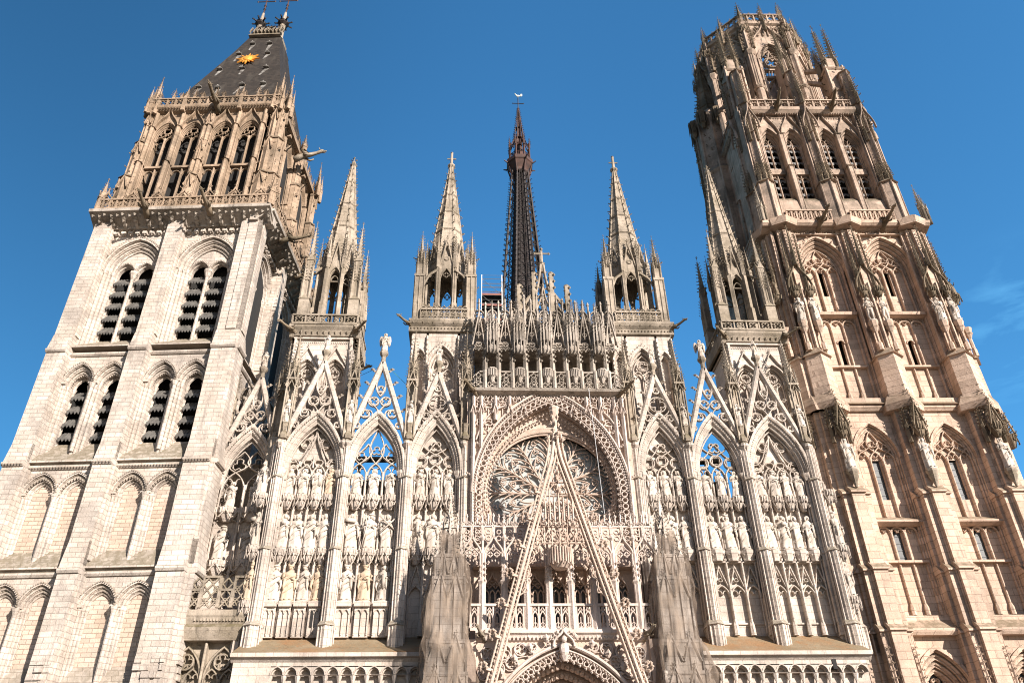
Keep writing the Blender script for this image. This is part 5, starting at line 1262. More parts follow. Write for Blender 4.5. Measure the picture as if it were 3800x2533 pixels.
    for z in (37.6, 38.3, 39.0, 39.8): tg.bar(foil(cx, z, .3 if z < 39 else .17, 4, 20, .4), .06, Y - .15, Y, True)
    tg.stack(cx, Y, [(.13, 42.6), (.2, 43.4), (.3, 43.5), (.12, 43.6), (.11, 44.9)], 6)
    tg.tube([(cx - .62, Y, 44.6), (cx + .62, Y, 44.6)], .08, 5); tg.octa(cx, Y, 45.1, .17, .17, .22)
    for s_ in (-1, 1): tg.octa(cx + s_ * .62, Y, 44.6, .15, .13, .17)
    part('top_gable', tg, M_GREY, FR)
    for x, g in ((-5.15, 1), (5.15, 1)):
        put('gargoyle', gargoyle_mesh(0), FR, (x, -.9, 29.9), -.5 if x < 0 else .5, .8)
    # ---------------- portal zone
    mb = MB(); mb.box(-5.6, 5.6, -.5, .1, 12, 20.2)
    mb2 = MB()
    for cx in (-3.97, -2.65, -1.32, 0, 1.32, 2.65, 3.97):
        mb2.box(cx - .48, cx + .48, -.56, -.5, 14, 16.2)
        for k in range(5): mb2.box(cx - .48 + k * .24 - .01, cx - .48 + k * .24 + .01, -.58, -.55, 14, 16.2)
        for k in range(10): mb2.box(cx - .48, cx + .48, -.58, -.55, 14 + k * .24, 14.02 + k * .24)
    part('gallery_back_wall', mb, M_PINK, FR); part('leaded_window', mb2, M_LEADG, FR)
    mb = MB()
    for cx in (-3.97, -2.65, -1.32, 0, 1.32, 2.65, 3.97):
        for k in (-1, 0, 1): mb.bar(arch(cx + k * .36, .15, 15.6, .3, 4, 13), .07, -.75, -.5)
        mb.bar(foil(cx - .2, 16.2, .17, 4, 16), .05, -.72, -.55, True); mb.bar(foil(cx + .2, 16.2, .17, 4, 16), .05, -.72, -.55, True)
        ogee(mb, cx, 15.7, 17.0, .56, -.85, -.6, .08, 3, .13, .14); mb.tube([(cx - .64, -.7, 13), (cx - .64, -.7, 17.2)], .09, 5); mb.bar(foil(cx, 16.55, .14, 3, 9), .05, -.72, -.55, True)
    mb.box(-5.2, 5.2, -1.3, -.5, 17.2, 17.4); part('gallery_arcade', mb, M_PINK, FR)
    cl = MB()
    cl.hexa([(-.19, .2, 12.5), (-.19, -.12, 12.5), (0, -.28, 12.5), (.19, -.12, 12.5), (.19, .2, 12.5)], [(-.15, .15, 17.4), (-.15, -.08, 17.4), (0, -.2, 17.4), (.15, -.08, 17.4), (.15, .15, 17.4)])
    for x in (-.15, .15): cl.tube([(x, -.1, 12.6), (x, -.1, 17.4)], .05, 4)
    for k in range(7): cl.octa(.14 * (-1) ** k, -.2, 15.75 + k * .17, .12, .12, .11)
    cl.stack(0, 0, [(.2, 15.5), (.3, 15.7), (.22, 15.9)], 6)
    cl.tube([(0, -.05, 17.3), (0, -.05, 19.4)], .09, 5); pinnacle(cl, 0, -.05, 18.6, 19.0, 20.2, .18, 4, False, cs=.12); cl.stack(0, -.05, [(.1, 18.2), (.2, 18.35), (.1, 18.5)], 6)
    mcl = mesh('portal_column', cl, M_LACE)
    for i in range(8): put('portal_column', mcl, FR, (-4.62 + 1.32 * i, -3.1, 0))
    ob = MB()
    ogee(ob, 0, 17.0, 18.7, .64, -.12, .08, .12, 0, .13, 0); 
    for s_ in (-1, 1):
        ob.bar(foil(s_ * .2, 17.35, .16, 4, 16), .055, -.06, .06, True); ob.bar(bez((s_ * .5, 17.2), (s_ * .45, 17.7), (s_ * .1, 17.5), (0, 18.0), 5), .06, -.08, .06)
        ob.bar(circ(s_ * .32, 18.35, .15, 8), .06, -.08, .08, True); ob.bar(circ(s_ * .33, 18.75, .13, 8), .05, -.08, .08, True); ob.octa(s_ * .3, -.1, 16.85, .08, .08, .12); ob.octa(s_ * .1, -.1, 16.95, .06, .07, .1)
        ob.bar(arch(s_ * .33, .28, 18.9, .4, 4, 18.3), .07, -.12, .05); ob.tube([(s_ * .33, 0, 19.2), (s_ * .33, 0, 19.9)], .05, 5); ob.octa(s_ * .33, -.02, 19.75, .09, .09, .16)
    ob.bar(foil(0, 17.7, .14, 4, 16), .05, -.06, .06, True); ob.bar([(0, 18.6), (0, 19.8)], .08, -.1, .06); ob.octa(0, -.05, 19.8, .09, .09, .2); ob.box(-.66, .66, -.1, .05, 19.05, 19.15)
    for q in range(10): ob.octa(-.6 + .13 * q, -.14, 19.25 + .08 * (q % 2), .07, .07, .1)
    mob = mesh('ogee_arch', ob, M_LACE)
    for i in range(9): put('ogee_arch', mob, FR, (-5.28 + 1.32 * i, -3.1, 0))
    mb = MB(); balustrade(mb, -5.3, 5.3, -3.15, 12.88, 14.4, 24, 'lance', .16, .09)
    for i in range(24): mb.bar(foil(-5.08 + .4417 * i, 13.2, .15, 4, 12), .04, -3.2, -3.1, True)
    part('portal_balustrade', mb, M_LACE, FR)
    mb = MB(); mb.sideprism([(-2.9, 12.2), (-3.25, 12.35), (-3.35, 12.6), (-3.5, 12.7), (-3.5, 12.88), (-.4, 12.88), (-.4, 12.2)], -5.0, 5.0)
    for i in range(44): mb.octa(-4.9 + i * .228, -3.32, 12.45, .1, .1, .1)
    part('portal_ledge', mb, M_LACE, FR)
    mb = MB(); a, y = cell(mb, -4.95, 4.95, 0, 12.3, -3.1, 0, 4.7, .2, 5.9, 6.0, [(.35, .5), (.3, .5), (.3, .5), (.3, .5), (0, .5)], 16, sr=.16)
    P = arch(0, a, 5.9, 6.0 * a / 4.7, 16, .2); mb.poly([(x, y, z) for x, z in P][::-1])
    for k in range(4):
        c = 4.45 - k * .33
        for (x, z) in arch(0, c, 5.9, 6.0 * c / 4.7, 24): mb.ell(x, -2.75 + .5 * k, z, .17, .2, .2, 6, 4)
    mb.box(-5.6, -4.95, -3.3, -.5, 0, 12.4); mb.box(4.95, 5.6, -3.3, -.5, 0, 12.4)
    part('portal', mb, M_PINK, FR)
    pl = MB(); P = arch(0, 4.85, 5.9, 6.2, 24)
    pl.bar(P, .2, -3.6, -3.1); pl.bar(arch(0, 4.6, 5.9, 5.9, 24), .1, -3.5, -3.1)
    for i in range(4, len(P) - 4, 1):
        x, z = P[i]; s_ = -1 if x < 0 else 1
        if i % 3 == 1: crocket(pl, x, -3.5, z, s_ * .6, .7, .42); pl.octa(x + s_ * .3, -3.5, z + .5, .22, .2, .26)
    Q = arch(0, 4.5, 5.9, 5.75, 40)
    for i, (x, z) in enumerate(Q):
        d = hypot(x, z - 5.9) or 1; ux, uz = -x / d, -(z - 5.9) / d
        pl.octa(x, -3.5, z, .08, .1, .08)
        if i % 2: pl.bar(circ(x + ux * .18, z + uz * .18, .15, 7), .06, -3.5, -3.35, True); pl.octa(x + ux * .42, -3.45, z + uz * .42, .09, .09, .1); pl.octa(x + ux * .3 + uz * .13, -3.45, z + uz * .3 - ux * .13, .07, .07, .07); pl.octa(x + ux * .3 - uz * .13, -3.45, z + uz * .3 + ux * .13, .07, .07, .07)
    random.seed(3)
    for s_ in (-1, 1):
        for x, z, r, k in ((4.3, 11.6, .38, 4), (3.4, 11.7, .42, 3), (2.45, 11.85, .34, 3), (4.45, 10.6, .4, 3), (3.75, 10.8, .4, 4), (4.4, 9.6, .42, 4), (4.5, 8.6, .38, 3), (1.75, 11.95, .24, 3), (2.95, 11.15, .34, 4), (4.4, 7.6, .4, 4)):
            pl.bar(circ(s_ * x, z, r, 12), .08, -3.3, -3.1, True); pl.bar(foil(s_ * x, z, r * .82, k, k * 6, random.random() * 3), .06, -3.26, -3.12, True)
            pl.bar(bez((s_ * x - r, z - r), (s_ * x - r * .3, z - r * 1.8), (s_ * x + r * .3, z - r * .8), (s_ * x + r * 1.2, z - r * 1.2), 5), .06, -3.26, -3.12)
    ogee(pl, 0, 11.9, 12.9, .6, -3.75, -3.5, .12, 3, .25, .2); pl.ell(0, -3.75, 11.75, .28, .25, .4, 8, 6); pl.ell(0, -3.9, 12.25, .16, .17, .2, 8, 6); pl.frus(0, -3.75, 11.1, 11.4, .1, .3, 7)
    part('portal_tracery', pl, M_LACE, FR)
    for x, r in ((-4.55, -.35), (4.75, .35)): put('gargoyle', gargoyle_mesh(1), FR, (x, -3.3, 12.6), r, .62)
    # pointed gable in front
    pg = MB(); Yg = -4.25
    for s_ in (-1, 1):
        P = [(s_ * 4.95, 7.0), (s_ * .66, 21.9)] + bez((s_ * .66, 21.9), (s_ * .4, 22.8), (s_ * .14, 23.4), (s_ * .1, 24.9), 5)[1:]
        for o, w_, d in ((0, .2, 0), (s_ * .28, .12, .12), (-s_ * .24, .12, .1)): pg.bar([(x + o, z) for x, z in P][::-s_ if s_ > 0 else 1], w_, Yg - .2 + d, Yg + .25)
        n = 64
        for k in range(n):
            t = k / n; x = s_ * (4.95 + (.66 - 4.95) * t) + s_ * .14; z = 7 + 14.9 * t; pg.octa(x, Yg - .12, z, .085, .09, .085); pg.octa(x - s_ * .3, Yg - .08, z + .1, .06, .07, .06)
        for k in range(8):
            t = .12 + .115 * k; x = s_ * (4.95 + (.66 - 4.95) * t); z = 7 + 14.9 * t
            pg.tube([(x, Yg, z), (x + s_ * .5, Yg - .1, z + .12)], [.13, .1], 5)
            for q in range(7):
                a = q * 2.4; pg.octa(x + s_ * (.62 + .17 * cos(a)), Yg - .12 + .14 * sin(a * 1.7), z + .2 + .2 * sin(a), .15, .14, .13)
    for q in range(12):
        a = q * 2.4; pg.octa(.42 * cos(a) * (1.2 if q < 6 else .8), Yg + .35 * sin(a), (24.55 if q < 6 else 24.95) + .15 * sin(a * 2), .19, .17, .16)
    pg.stack(0, Yg, [(.15, 24.6), (.17, 26.1), (.3, 26.4), (.34, 26.5), (.3, 26.6), (.36, 26.75), (.34, 26.85)], 8)
    for q in range(8): pg.octa(.24 * cos(q * pi / 4), Yg + .24 * sin(q * pi / 4), 25.6 + .5 * (q % 2), .12, .12, .2)
    g = part('portal_gable', pg, M_PINK, FR)
    gf = MB()
    wid = lambda z: (21.9 - z) / 14.9 * 4.29 + .42
    for q, z in enumerate((17.9, 18.9, 19.9, 20.9, 21.8)):
        w_ = wid(z + .6); n = max(2, int(w_ * 2 / .42)); st = 2 * w_ / n
        for i in range(n):
            x = -w_ + (i + .5) * st; ogee(gf, x, z, z + .62, st * .45, Yg + .02, Yg + .18, .06, 0, 0, 0); gf.bar([(x - st / 2, z - .35), (x - st / 2, z + .75)], .06, Yg, Yg + .16); gf.bar(foil(x, z + .05, st * .3, 3, 9, pi / 2), .045, Yg + .04, Yg + .14, True)
            for k in range(3): gf.octa(x + random.uniform(-.5, .5) * st, Yg - .02, z - .1 + .3 * k, .06, .07, .09)
        gf.bar([(-wid(z - .2), z - .2), (wid(z - .2), z - .2)], .07, Yg + .03, Yg + .18)
    for i in range(-3, 4):
        gf.tube([(i * .28, Yg - .25, 18.9 + .06 * abs(i)), (i * .28, Yg - .25, 20.3 - abs(i) * .15)], .07, 5); gf.octa(i * .28, Yg - .28, 18.8, .12, .1, .16); gf.frus(i * .28, Yg - .25, 20.3 - abs(i) * .15, 20.8 - abs(i) * .15, .09, 0, 5)
    for k in range(7): gf.octa(.0 + .05 * (-1) ** k, Yg - .1, 21.0 + k * .3, .11, .1, .16)
    for r in range(30):
        z = random.uniform(15.6, 18.2); w_ = wid(z); x = random.choice((-1, 1)) * random.uniform(.7, 1) * w_ * .93; gf.octa(x, Yg + .1, z, .11, .1, .14)
    for s_ in (-1, 1):
        for k in range(4):
            z = 14.6 + k * .9; w_ = wid(z); gf.bar(bez((s_ * w_, z), (s_ * (w_ - .5), z + .2), (s_ * (w_ - .5), z + .7), (s_ * (w_ - .3), z + .9), 5), .07, Yg + .05, Yg + .2); gf.bar(foil(s_ * (w_ - .35), z + .3, .16, 3, 9), .05, Yg + .05, Yg + .15, True)
    gf.stack(0, Yg + .25, [(.4, 16.2), (.7, 16.55), (.66, 16.6), (.66, 17.25), (.74, 17.35)], 10)
    for q in range(14):
        a = pi + (q + .5) * pi / 14; gf.tube([(.72 * cos(a), Yg + .25 + .72 * sin(a), 16.45 - .1 * (q % 2)), (.72 * cos(a), Yg + .25 + .72 * sin(a), 17.35)], .05, 4)
    part('gable_lacework', gf, M_PINK, g)
    # ---------------- stair balcony in the left corner
    mb = MB(); Yb = -.2
    mb.box(-23.6, -18.9, Yb, 2.2, 13.9, 14.9); mb.sideprism([(Yb, 13.1), (Yb - .25, 13.6), (Yb - .3, 13.8), (Yb - .15, 14.0), (Yb - .35, 14.5), (Yb - .35, 14.8), (1, 14.9), (1, 13.1)], -23.65, -18.9)
    for i in range(16): mb.box(-21.9 + i * .19, -21.8 + i * .19, Yb - .3, Yb, 14.15, 14.3)
    part('stair_balcony', mb, M_GREY, FR)
    mb = MB(); zb, zt = 14.95, 16.75
    xs = [-23.7, -22.35, -21.05, -19.85, -18.9]
    for i in range(9):
        x = -23.6 + i * .6
        for s_ in (-1, 1):
            x0, x1 = x - s_ * .0, x + s_ * 1.5
            P = [(x, zb), (max(-23.65, min(-18.9, x1)), zb + abs(max(-23.65, min(-18.9, x1)) - x) * 1.2)]
            if P[1][0] != P[0][0]: mb.bar(P, .1, Yb - .25, Yb - .1)
        mb.bar(foil(x + .3, zb + .35, .22, 4, 16), .05, Yb - .22, Yb - .12, True); 
        if i % 2 == 0: mb.bar(foil(x + .3, zb + 1.1, .2, 4, 16), .05, Yb - .22, Yb - .12, True)
    for x0, x1, z in ((-23.7, -22.6, zt), (-22.6, -21.8, zt - .8), (-21.8, -20.7, zt), (-20.7, -19.9, zt - .8), (-19.9, -18.9, zt)):
        mb.box(x0, x1, Yb - .3, Yb - .05, z, z + .13); mb.box(x0, x0 + .1, Yb - .28, Yb - .07, zb, z if z == zt else zt); mb.box(x1 - .1, x1, Yb - .28, Yb - .07, zb, max(z, zb + .9))
    part('stepped_parapet', mb, M_GREY, FR)
    mb = MB(); mb.box(-23.6, -18.9, .5, 2.2, 0, 13.2)
    for cx in (-22.1, -20.0):
        tracery(mb, cx, 1.0, 11.0, 1.9, 6, 2, .3, .12, .3, 'foil')
    mb.bar([(-23.1, 6), (-23.1, 13)], .2, 0, .5); mb.bar([(-21.05, 6), (-21.05, 13)], .16, 0, .5)
    for x in (-23.35, -23.1): mb.tube([(x, .0, 0), (x, .0, 13)], .14, 6)
    part('blind_tracery_wall', mb, M_GREY, FR)
build_front()
# ------------------------------------------------------------------ four spired turrets
def turret_outer(cx, label):
    T = thing('spired_turret', label, 'turret', (cx, 0, 0), 0, 'spired turrets above the front'); s0 = 1 if cx > 0 else -1
    mb = MB(); mb.box(-2.15, 2.15, 1.85, 5.2, 22, 35.8); mb.box(-2.15, -1.98, 1.22, 1.9, 22, 35.8); mb.box(1.98, 2.15, 1.22, 1.9, 22, 35.8)
    cell(mb, -2.15, 0, 24, 35.8, 1.2, -1.05, .85, 25, 32.4, 1.35, [(.12, .25), (0, .4)], 8, hood=.1, sr=.06); cell(mb, 0, 2.15, 24, 35.8, 1.2, 1.05, .85, 25, 32.4, 1.35, [(.12, .25), (0, .4)], 8, hood=.1, sr=.06)
    for c in (-1.05, 1.05):
        tracery(mb, c, .72, 32.0, 1.6, 27, 2, 1.62, .08, .14, 'foil')
        gablet(mb, c, 33.0, 34.8, 1.02, 1.0, 1.2, .1, 6, .12, .18); mb.tube([(c, 1.35, 27), (c, 1.35, 32)], .08, 6); mb.stack(c, 1.35, [(.08, 31.5), (.17, 31.8), (.18, 31.9)], 6)
    for x in (-2.1, 2.1):
        mb.tube([(x, 1.15, 26), (x, 1.15, 35.7)], .16, 6)
        for k in range(9): crocket(mb, x, 1.05, 30.5 + k * .55, x * .35, .3, .2, -.4)
    mb.box(-2.25, 2.25, 1.0, 5.3, 35.55, 35.7)
    for k in range(30): mb.octa(-2.1 + k * .145, 1.12, 35.3, .05, .06, .06)
    part('tower_body', mb, M_FRONT, T)
    mb = MB(); mb.sideprism([(1.2, 35.7), (.95, 35.8), (.75, 36.2), (.6, 36.4), (.55, 36.65), (5.4, 36.65), (5.4, 35.7)], -2.45, 2.45)
    for k in range(11): mb.octa(-2.2 + k * .44, .85, 36.05, .17, .16, .16)
    for s_ in (-1, 1): mb.sideprism([(1, 35.7), (.55, 36.4), (.55, 36.65), (5.4, 36.65), (5.4, 35.7)], s_ * 2.3, s_ * 2.65)
    part('cornice', mb, M_GREY, T)
    mb = MB(); balustrade(mb, -2.5, 2.5, .6, 36.62, 37.55, 5, 'foil', .14, .1); part('balustrade', mb, M_GREY, T)
    mb = MB(); balustrade(mb, -2.4, 2.4, 0, 36.62, 37.55, 5, 'foil', .14, .1); m = mesh('balustrade', mb, M_GREY)
    for s_ in (-1, 1): put('balustrade', m, T, (s_ * 2.5, 3.0, 0), s_ * pi / 2)
    # lantern of narrow lancets
    lb = MB(); ap = 1.45
    cell(lb, -.62, .62, 36.6, 43.9, 0, 0, .42, 37.4, 42.3, .85, [(.07, .12), (0, .2)], 6, shafts=False, hood=.07)
    lb.bar(arch(0, .3, 41.9, .5, 4), .06, .1, .25); lb.box(-.35, .35, .1, .2, 41.75, 41.82)
    gablet(lb, 0, 42.6, 45.9, .5, -.1, .1, .1, 5, .16, .2); ml = mesh('lancet_panel', lb, M_GREY)
    sh = MB(); sh.box(-.16, .16, -.3, .2, 36.6, 39.5); sh.box(-.14, .14, -.2, .2, 39.5, 43); pinnacle(sh, 0, -.1, 43, 44, 46.8, .3, 7, True, pi / 4, .2); ms = mesh('lantern_pier', sh, M_GREY)
    for k in range(8):
        a = -pi / 2 + k * pi / 4; put('lancet_panel', ml, T, (ap * cos(a), 3.2 + ap * sin(a), 0), a + pi / 2)
        a += pi / 8; put('lantern_pier', ms, T, (1.6 * cos(a), 3.2 + 1.6 * sin(a), 0), a + pi / 2)
    mb = MB(); spire8(mb, 0, 3.2, 43.6, 57.0, 1.5, 17, 8, .12, .3, 4); finial(mb, 0, 3.2, 56.9, .42); mb.stack(0, 3.2, [(.12, 56.2), (.34, 56.5), (.12, 56.8)], 8)
    for k in range(8):
        a = pi / 8 + k * pi / 4
        for z0, t in ((45, .1), (48, .32), (51, .55)):
            r = 1.5 * (1 - t) * .95; b = a + pi / 8; mb.bar  # panel marks
            mb.tube([(r * .93 * cos(b), 3.2 + r * .93 * sin(b), z0), (r * .8 * cos(b), 3.2 + r * .8 * sin(b), z0 + 1.6)], .05, 4)
    part('spire', mb, M_GREY, T)
    pb = MB(); pb.box(-.4, .4, -.4, .4, 36.6, 39.4); pb.hexa([(-.46, -.46, 39.3), (.46, -.46, 39.3), (.46, .46, 39.3), (-.46, .46, 39.3)], [(-.2, -.2, 39.9), (.2, -.2, 39.9), (.2, .2, 39.9), (-.2, .2, 39.9)])
    pinnacle(pb, 0, 0, 39.3, 43.4, 47.6, .5, 9, True, 0, .24); 
    for x, y in ((-.3, -.3), (.3, -.3)): pinnacle(pb, x, y, 39.4, 41.0, 43.3, .2, 6, True, pi / 4, .17)
    pb.tube([(0, 0, 43.0), (0, .9, 43.6)], .08, 4); mp = mesh('corner_pinnacle', pb, M_GREY)
    for x, y, r in ((-1.95, 1.3, 0), (1.95, 1.3, 0), (-1.95, 5.0, pi), (1.95, 5.0, pi)): put('corner_pinnacle', mp, T, (x, y, 0), r, (1, 1, 1))
    mb = MB()
    for x in (-1.95, 1.95): mb.tube([(x, 1.5, 42.5), (x * .5, 2.3, 43.6)], .11, 5)
    part('strut', mb, M_GREY, T)
    put('gargoyle', gargoyle_mesh(), T, (-2.2, .9, 36.2), -.75, .75); put('gargoyle', gargoyle_mesh(), T, (2.2, .9, 36.2), .75, .75)
    if cx < 0: put('gargoyle', gargoyle_mesh(), T, (2.15, 2.0, 33.2), 1.2, .8)
def turret_inner(cx, label):
    T = thing('belfry_turret', label, 'turret', (cx, 0, 0), 0, 'spired turrets above the front')
    mb = MB(); mb.box(-2.4, 2.4, 1.8, 5.6, 22, 36.4); mb.box(-2.4, -2.25, 1.22, 1.85, 22, 36.4); mb.box(2.25, 2.4, 1.22, 1.85, 22, 36.4)
    for c, a, zs, h in ((0, 1.0, 33.2, 1.9), (-1.75, .42, 34.0, .8), (1.75, .42, 34.0, .8)):
        w = 1.22 if c == 0 else .55
        cell(mb, c - w - .08, c + w + .08, 24, 36.4, 1.2, c, a, 26, zs, h, [(.12, .25), (0, .35)], 8, hood=.12, sr=.07)
    tracery(mb, 0, .88, 32.8, 2.0, 26.5, 2, 1.58, .09, .14, 'foil')
    P = arch(0, 1.2, 33.2, 2.25, 10)
    for x, z in P[1:-1]: crocket(mb, x, 1.08, z, x * .5, .5, .14)
    for x in (-2.35, 2.35, -1.2, 1.2):
        mb.tube([(x, 1.05, 26), (x, 1.05, 36)], .12, 5)
        for k in range(9): mb.octa(x, .92, 32.2 + k * .42, .1, .09, .09)
        if abs(x) < 2: pinnacle(mb, x, 1.0, 29, 31.5, 35.6, .26, 10, True, pi / 4, .16)
    part('tower_body', mb, M_FRONT, T)
    mb = MB(); mb.sideprism([(1.2, 36.35), (1.0, 36.4), (.9, 36.8), (.7, 37.0), (.6, 37.2), (.6, 37.35), (5.9, 37.35), (5.9, 36.35)], -2.7, 2.7)
    for k in range(20): mb.octa(-2.5 + k * .263, .95, 36.65, .12, .12, .1)
    for k in range(7): mb.octa(-2.4 + k * .8, .72, 37.05, .13, .12, .1)
    part('cornice', mb, M_GREY, T)
    mb = MB()
    balustrade(mb, -1.85, 1.85, .85, 37.35, 38.45, 8, 'foil', .14, .07)
    for i in range(9): mb.bar(arch(-1.65 + i * .41, .2, 38.45, .22, 4), .06, .8, .9); mb.octa(-1.65 + i * .41, .85, 38.75, .06, .06, .1)
    for i in range(8): mb.bar(foil(-1.62 + i * .463, 37.68, .16, 4, 12), .05, .8, .9, True); mb.bar(foil(-1.62 + i * .463, 38.08, .16, 4, 12), .05, .8, .9, True)
    part('balustrade', mb, M_GREY, T)
    pb = MB(); pb.box(-.36, .36, -.36, .36, 37.3, 42.0); pb.box(-.44, .44, -.44, .44, 41.85, 42.1); pb.box(-.42, .42, -.42, .42, 37.3, 37.8)
    for x in (-.36, 0, .36): pb.tube([(x, -.38, 37.6), (x, -.38, 41.9)], .06, 4); pb.tube([(-.38, x, 37.6), (-.38, x, 41.9)], .06, 4)
    pb.box(-.28, .28, -.28, .28, 42, 43.2)
    for k in range(4):
        a = k * pi / 2 + pi / 4; pinnacle(pb, .36 * cos(a), .36 * sin(a), 42.0, 43.3, 45.0, .18, 5, True, pi / 4, .14)
    pinnacle(pb, 0, 0, 43.0, 44.4, 46.9, .32, 7, True, pi / 4, .2); crocket(pb, 0, -.3, 43.9, 0, .3, .3, -1); crocket(pb, -.3, 0, 43.9, -1, .3, .3)
    mp = mesh('corner_pier', pb, M_GREY)
    for x, y in ((-2.1, 1.4), (2.1, 1.4), (-2.1, 5.3), (2.1, 5.3)): put('corner_pier', mp, T, (x, y, 0), 0, (1 if x < 0 else -1, 1, 1))
    # octagonal bell stage
    CY = 3.35
    fp = MB(); a_ = .62
    fp.prism([(-a_ - .12, 42.0)] + arch(0, a_ - .1, 42.0, 1.35, 7) + [(a_ + .12, 42.0), (a_ + .12, 44.4), (-a_ - .12, 44.4)], 0, .25)
    fp.bar(arch(0, a_ - .12, 41.9, 1.4, 7), .09, -.06, .1); fp.bar(foil(0, 42.6, .26, 4, 16), .06, 0, .12, True)
    gablet(fp, 0, 43.0, 46.4, .66, -.12, .08, .12, 6, .17, .22); fp.bar(foil(0, 44.3, .2, 3, 9, pi / 2), .06, -.08, .05, True); fp.box(-a_, a_, .05, .17, 39.0, 39.12)
    mf = mesh('arched_panel', fp, M_GREY)
    sh = MB(); sh.box(-.17, .17, -.17, .17, 37.3, 44.4); sh.box(-.21, .21, -.22, .21, 37.3, 39.6); sh.tube([(0, -.2, 38), (0, -.2, 44)], .06, 5); pinnacle(sh, 0, -.15, 43.2, 44.6, 47.0, .26, 6, True, pi / 4, .17); ms = mesh('bell_stage_pier', sh, M_GREY)
    for k in range(8):
        a = -pi / 2 + k * pi / 4; put('arched_panel', mf, T, (1.6 * cos(a), CY + 1.6 * sin(a), 0), a + pi / 2)
        a += pi / 8; put('bell_stage_pier', ms, T, (1.74 * cos(a), CY + 1.74 * sin(a), 0), a + pi / 2)
    mb = MB()
    for sx in (-1, 1):
        for sy in (-1, 1):
            X0, Y0 = sx * 1.9, CY + sy * 1.75; X1, Y1 = sx * 1.2, CY + sy * 1.05
            mb.tube([(X0, Y0, 41.3), ((X0 * .6 + X1 * .4), Y0 * .6 + Y1 * .4, 42.4), (X1, Y1, 43.0)], .13, 5); mb.tube([(X0, Y0, 39.4), (X1, Y1, 38.9)], .09, 4)
        mb.tube([(sx * 1.8, 1.4, 41.2), (sx * 1.4, 1.45, 42.3), (sx * .75, 1.5, 42.9)], .12, 5); mb.tube([(sx * 1.8, 1.4, 39.3), (sx * .7, 1.6, 39.0)], .09, 4)
    part('flying_strut', mb, M_GREY, T)
    mb = MB(); mb.stack(0, CY, [(1.7, 44.1), (1.78, 44.4), (1.7, 44.6)], 8); part('bell_stage_ceiling', mb, M_GREY, T)
    mb = MB(); mb.stack(0, CY, [(.95, 37.35), (.85, 38.3), (.5, 38.9), (.1, 39.1)], 12); part('lead_dome', mb, M_GREY, T, smooth=True)
    mb = MB(); spire8(mb, 0, CY, 44.5, 57.2, 1.62, 13, 8, .1, .32, 5)
    mb.stack(0, CY, [(.12, 56.5), (.36, 56.9), (.36, 57.0), (.14, 57.2), (.12, 58.6)], 8); mb.tube([(-.42, CY, 57.9), (.42, CY, 57.9)], .07, 5); mb.octa(0, CY, 58.7, .16, .16, .2)
    for k in range(8):
        a = pi / 4 + k * pi / 4
        for z0, r in ((46.3, 1.25), (49, .95), (51.6, .66)): mb.tube([(r * cos(a), CY + r * sin(a), z0), (r * .86 * cos(a), CY + r * .86 * sin(a), z0 + 1.3)], .06, 4)
    part('spire', mb, M_GREY, T)
    put('gargoyle', gargoyle_mesh(), T, (-2.5, 1.0, 37.0), -.75, .7); put('gargoyle', gargoyle_mesh(), T, (2.5, 1.0, 37.0), .75, .7)
turret_outer(-16.9, 'slender crocketed spire turret with narrow lancets beside the round-arched bell tower')
turret_outer(16.75, 'slender crocketed spire turret with narrow lancets standing before the peach tower')
turret_inner(-7.75, 'open square belfry turret with crocketed spire, beside the scaffold, left of dark spire')
turret_inner(7.75, 'open square belfry turret with crocketed spire, right of the dark iron spire')

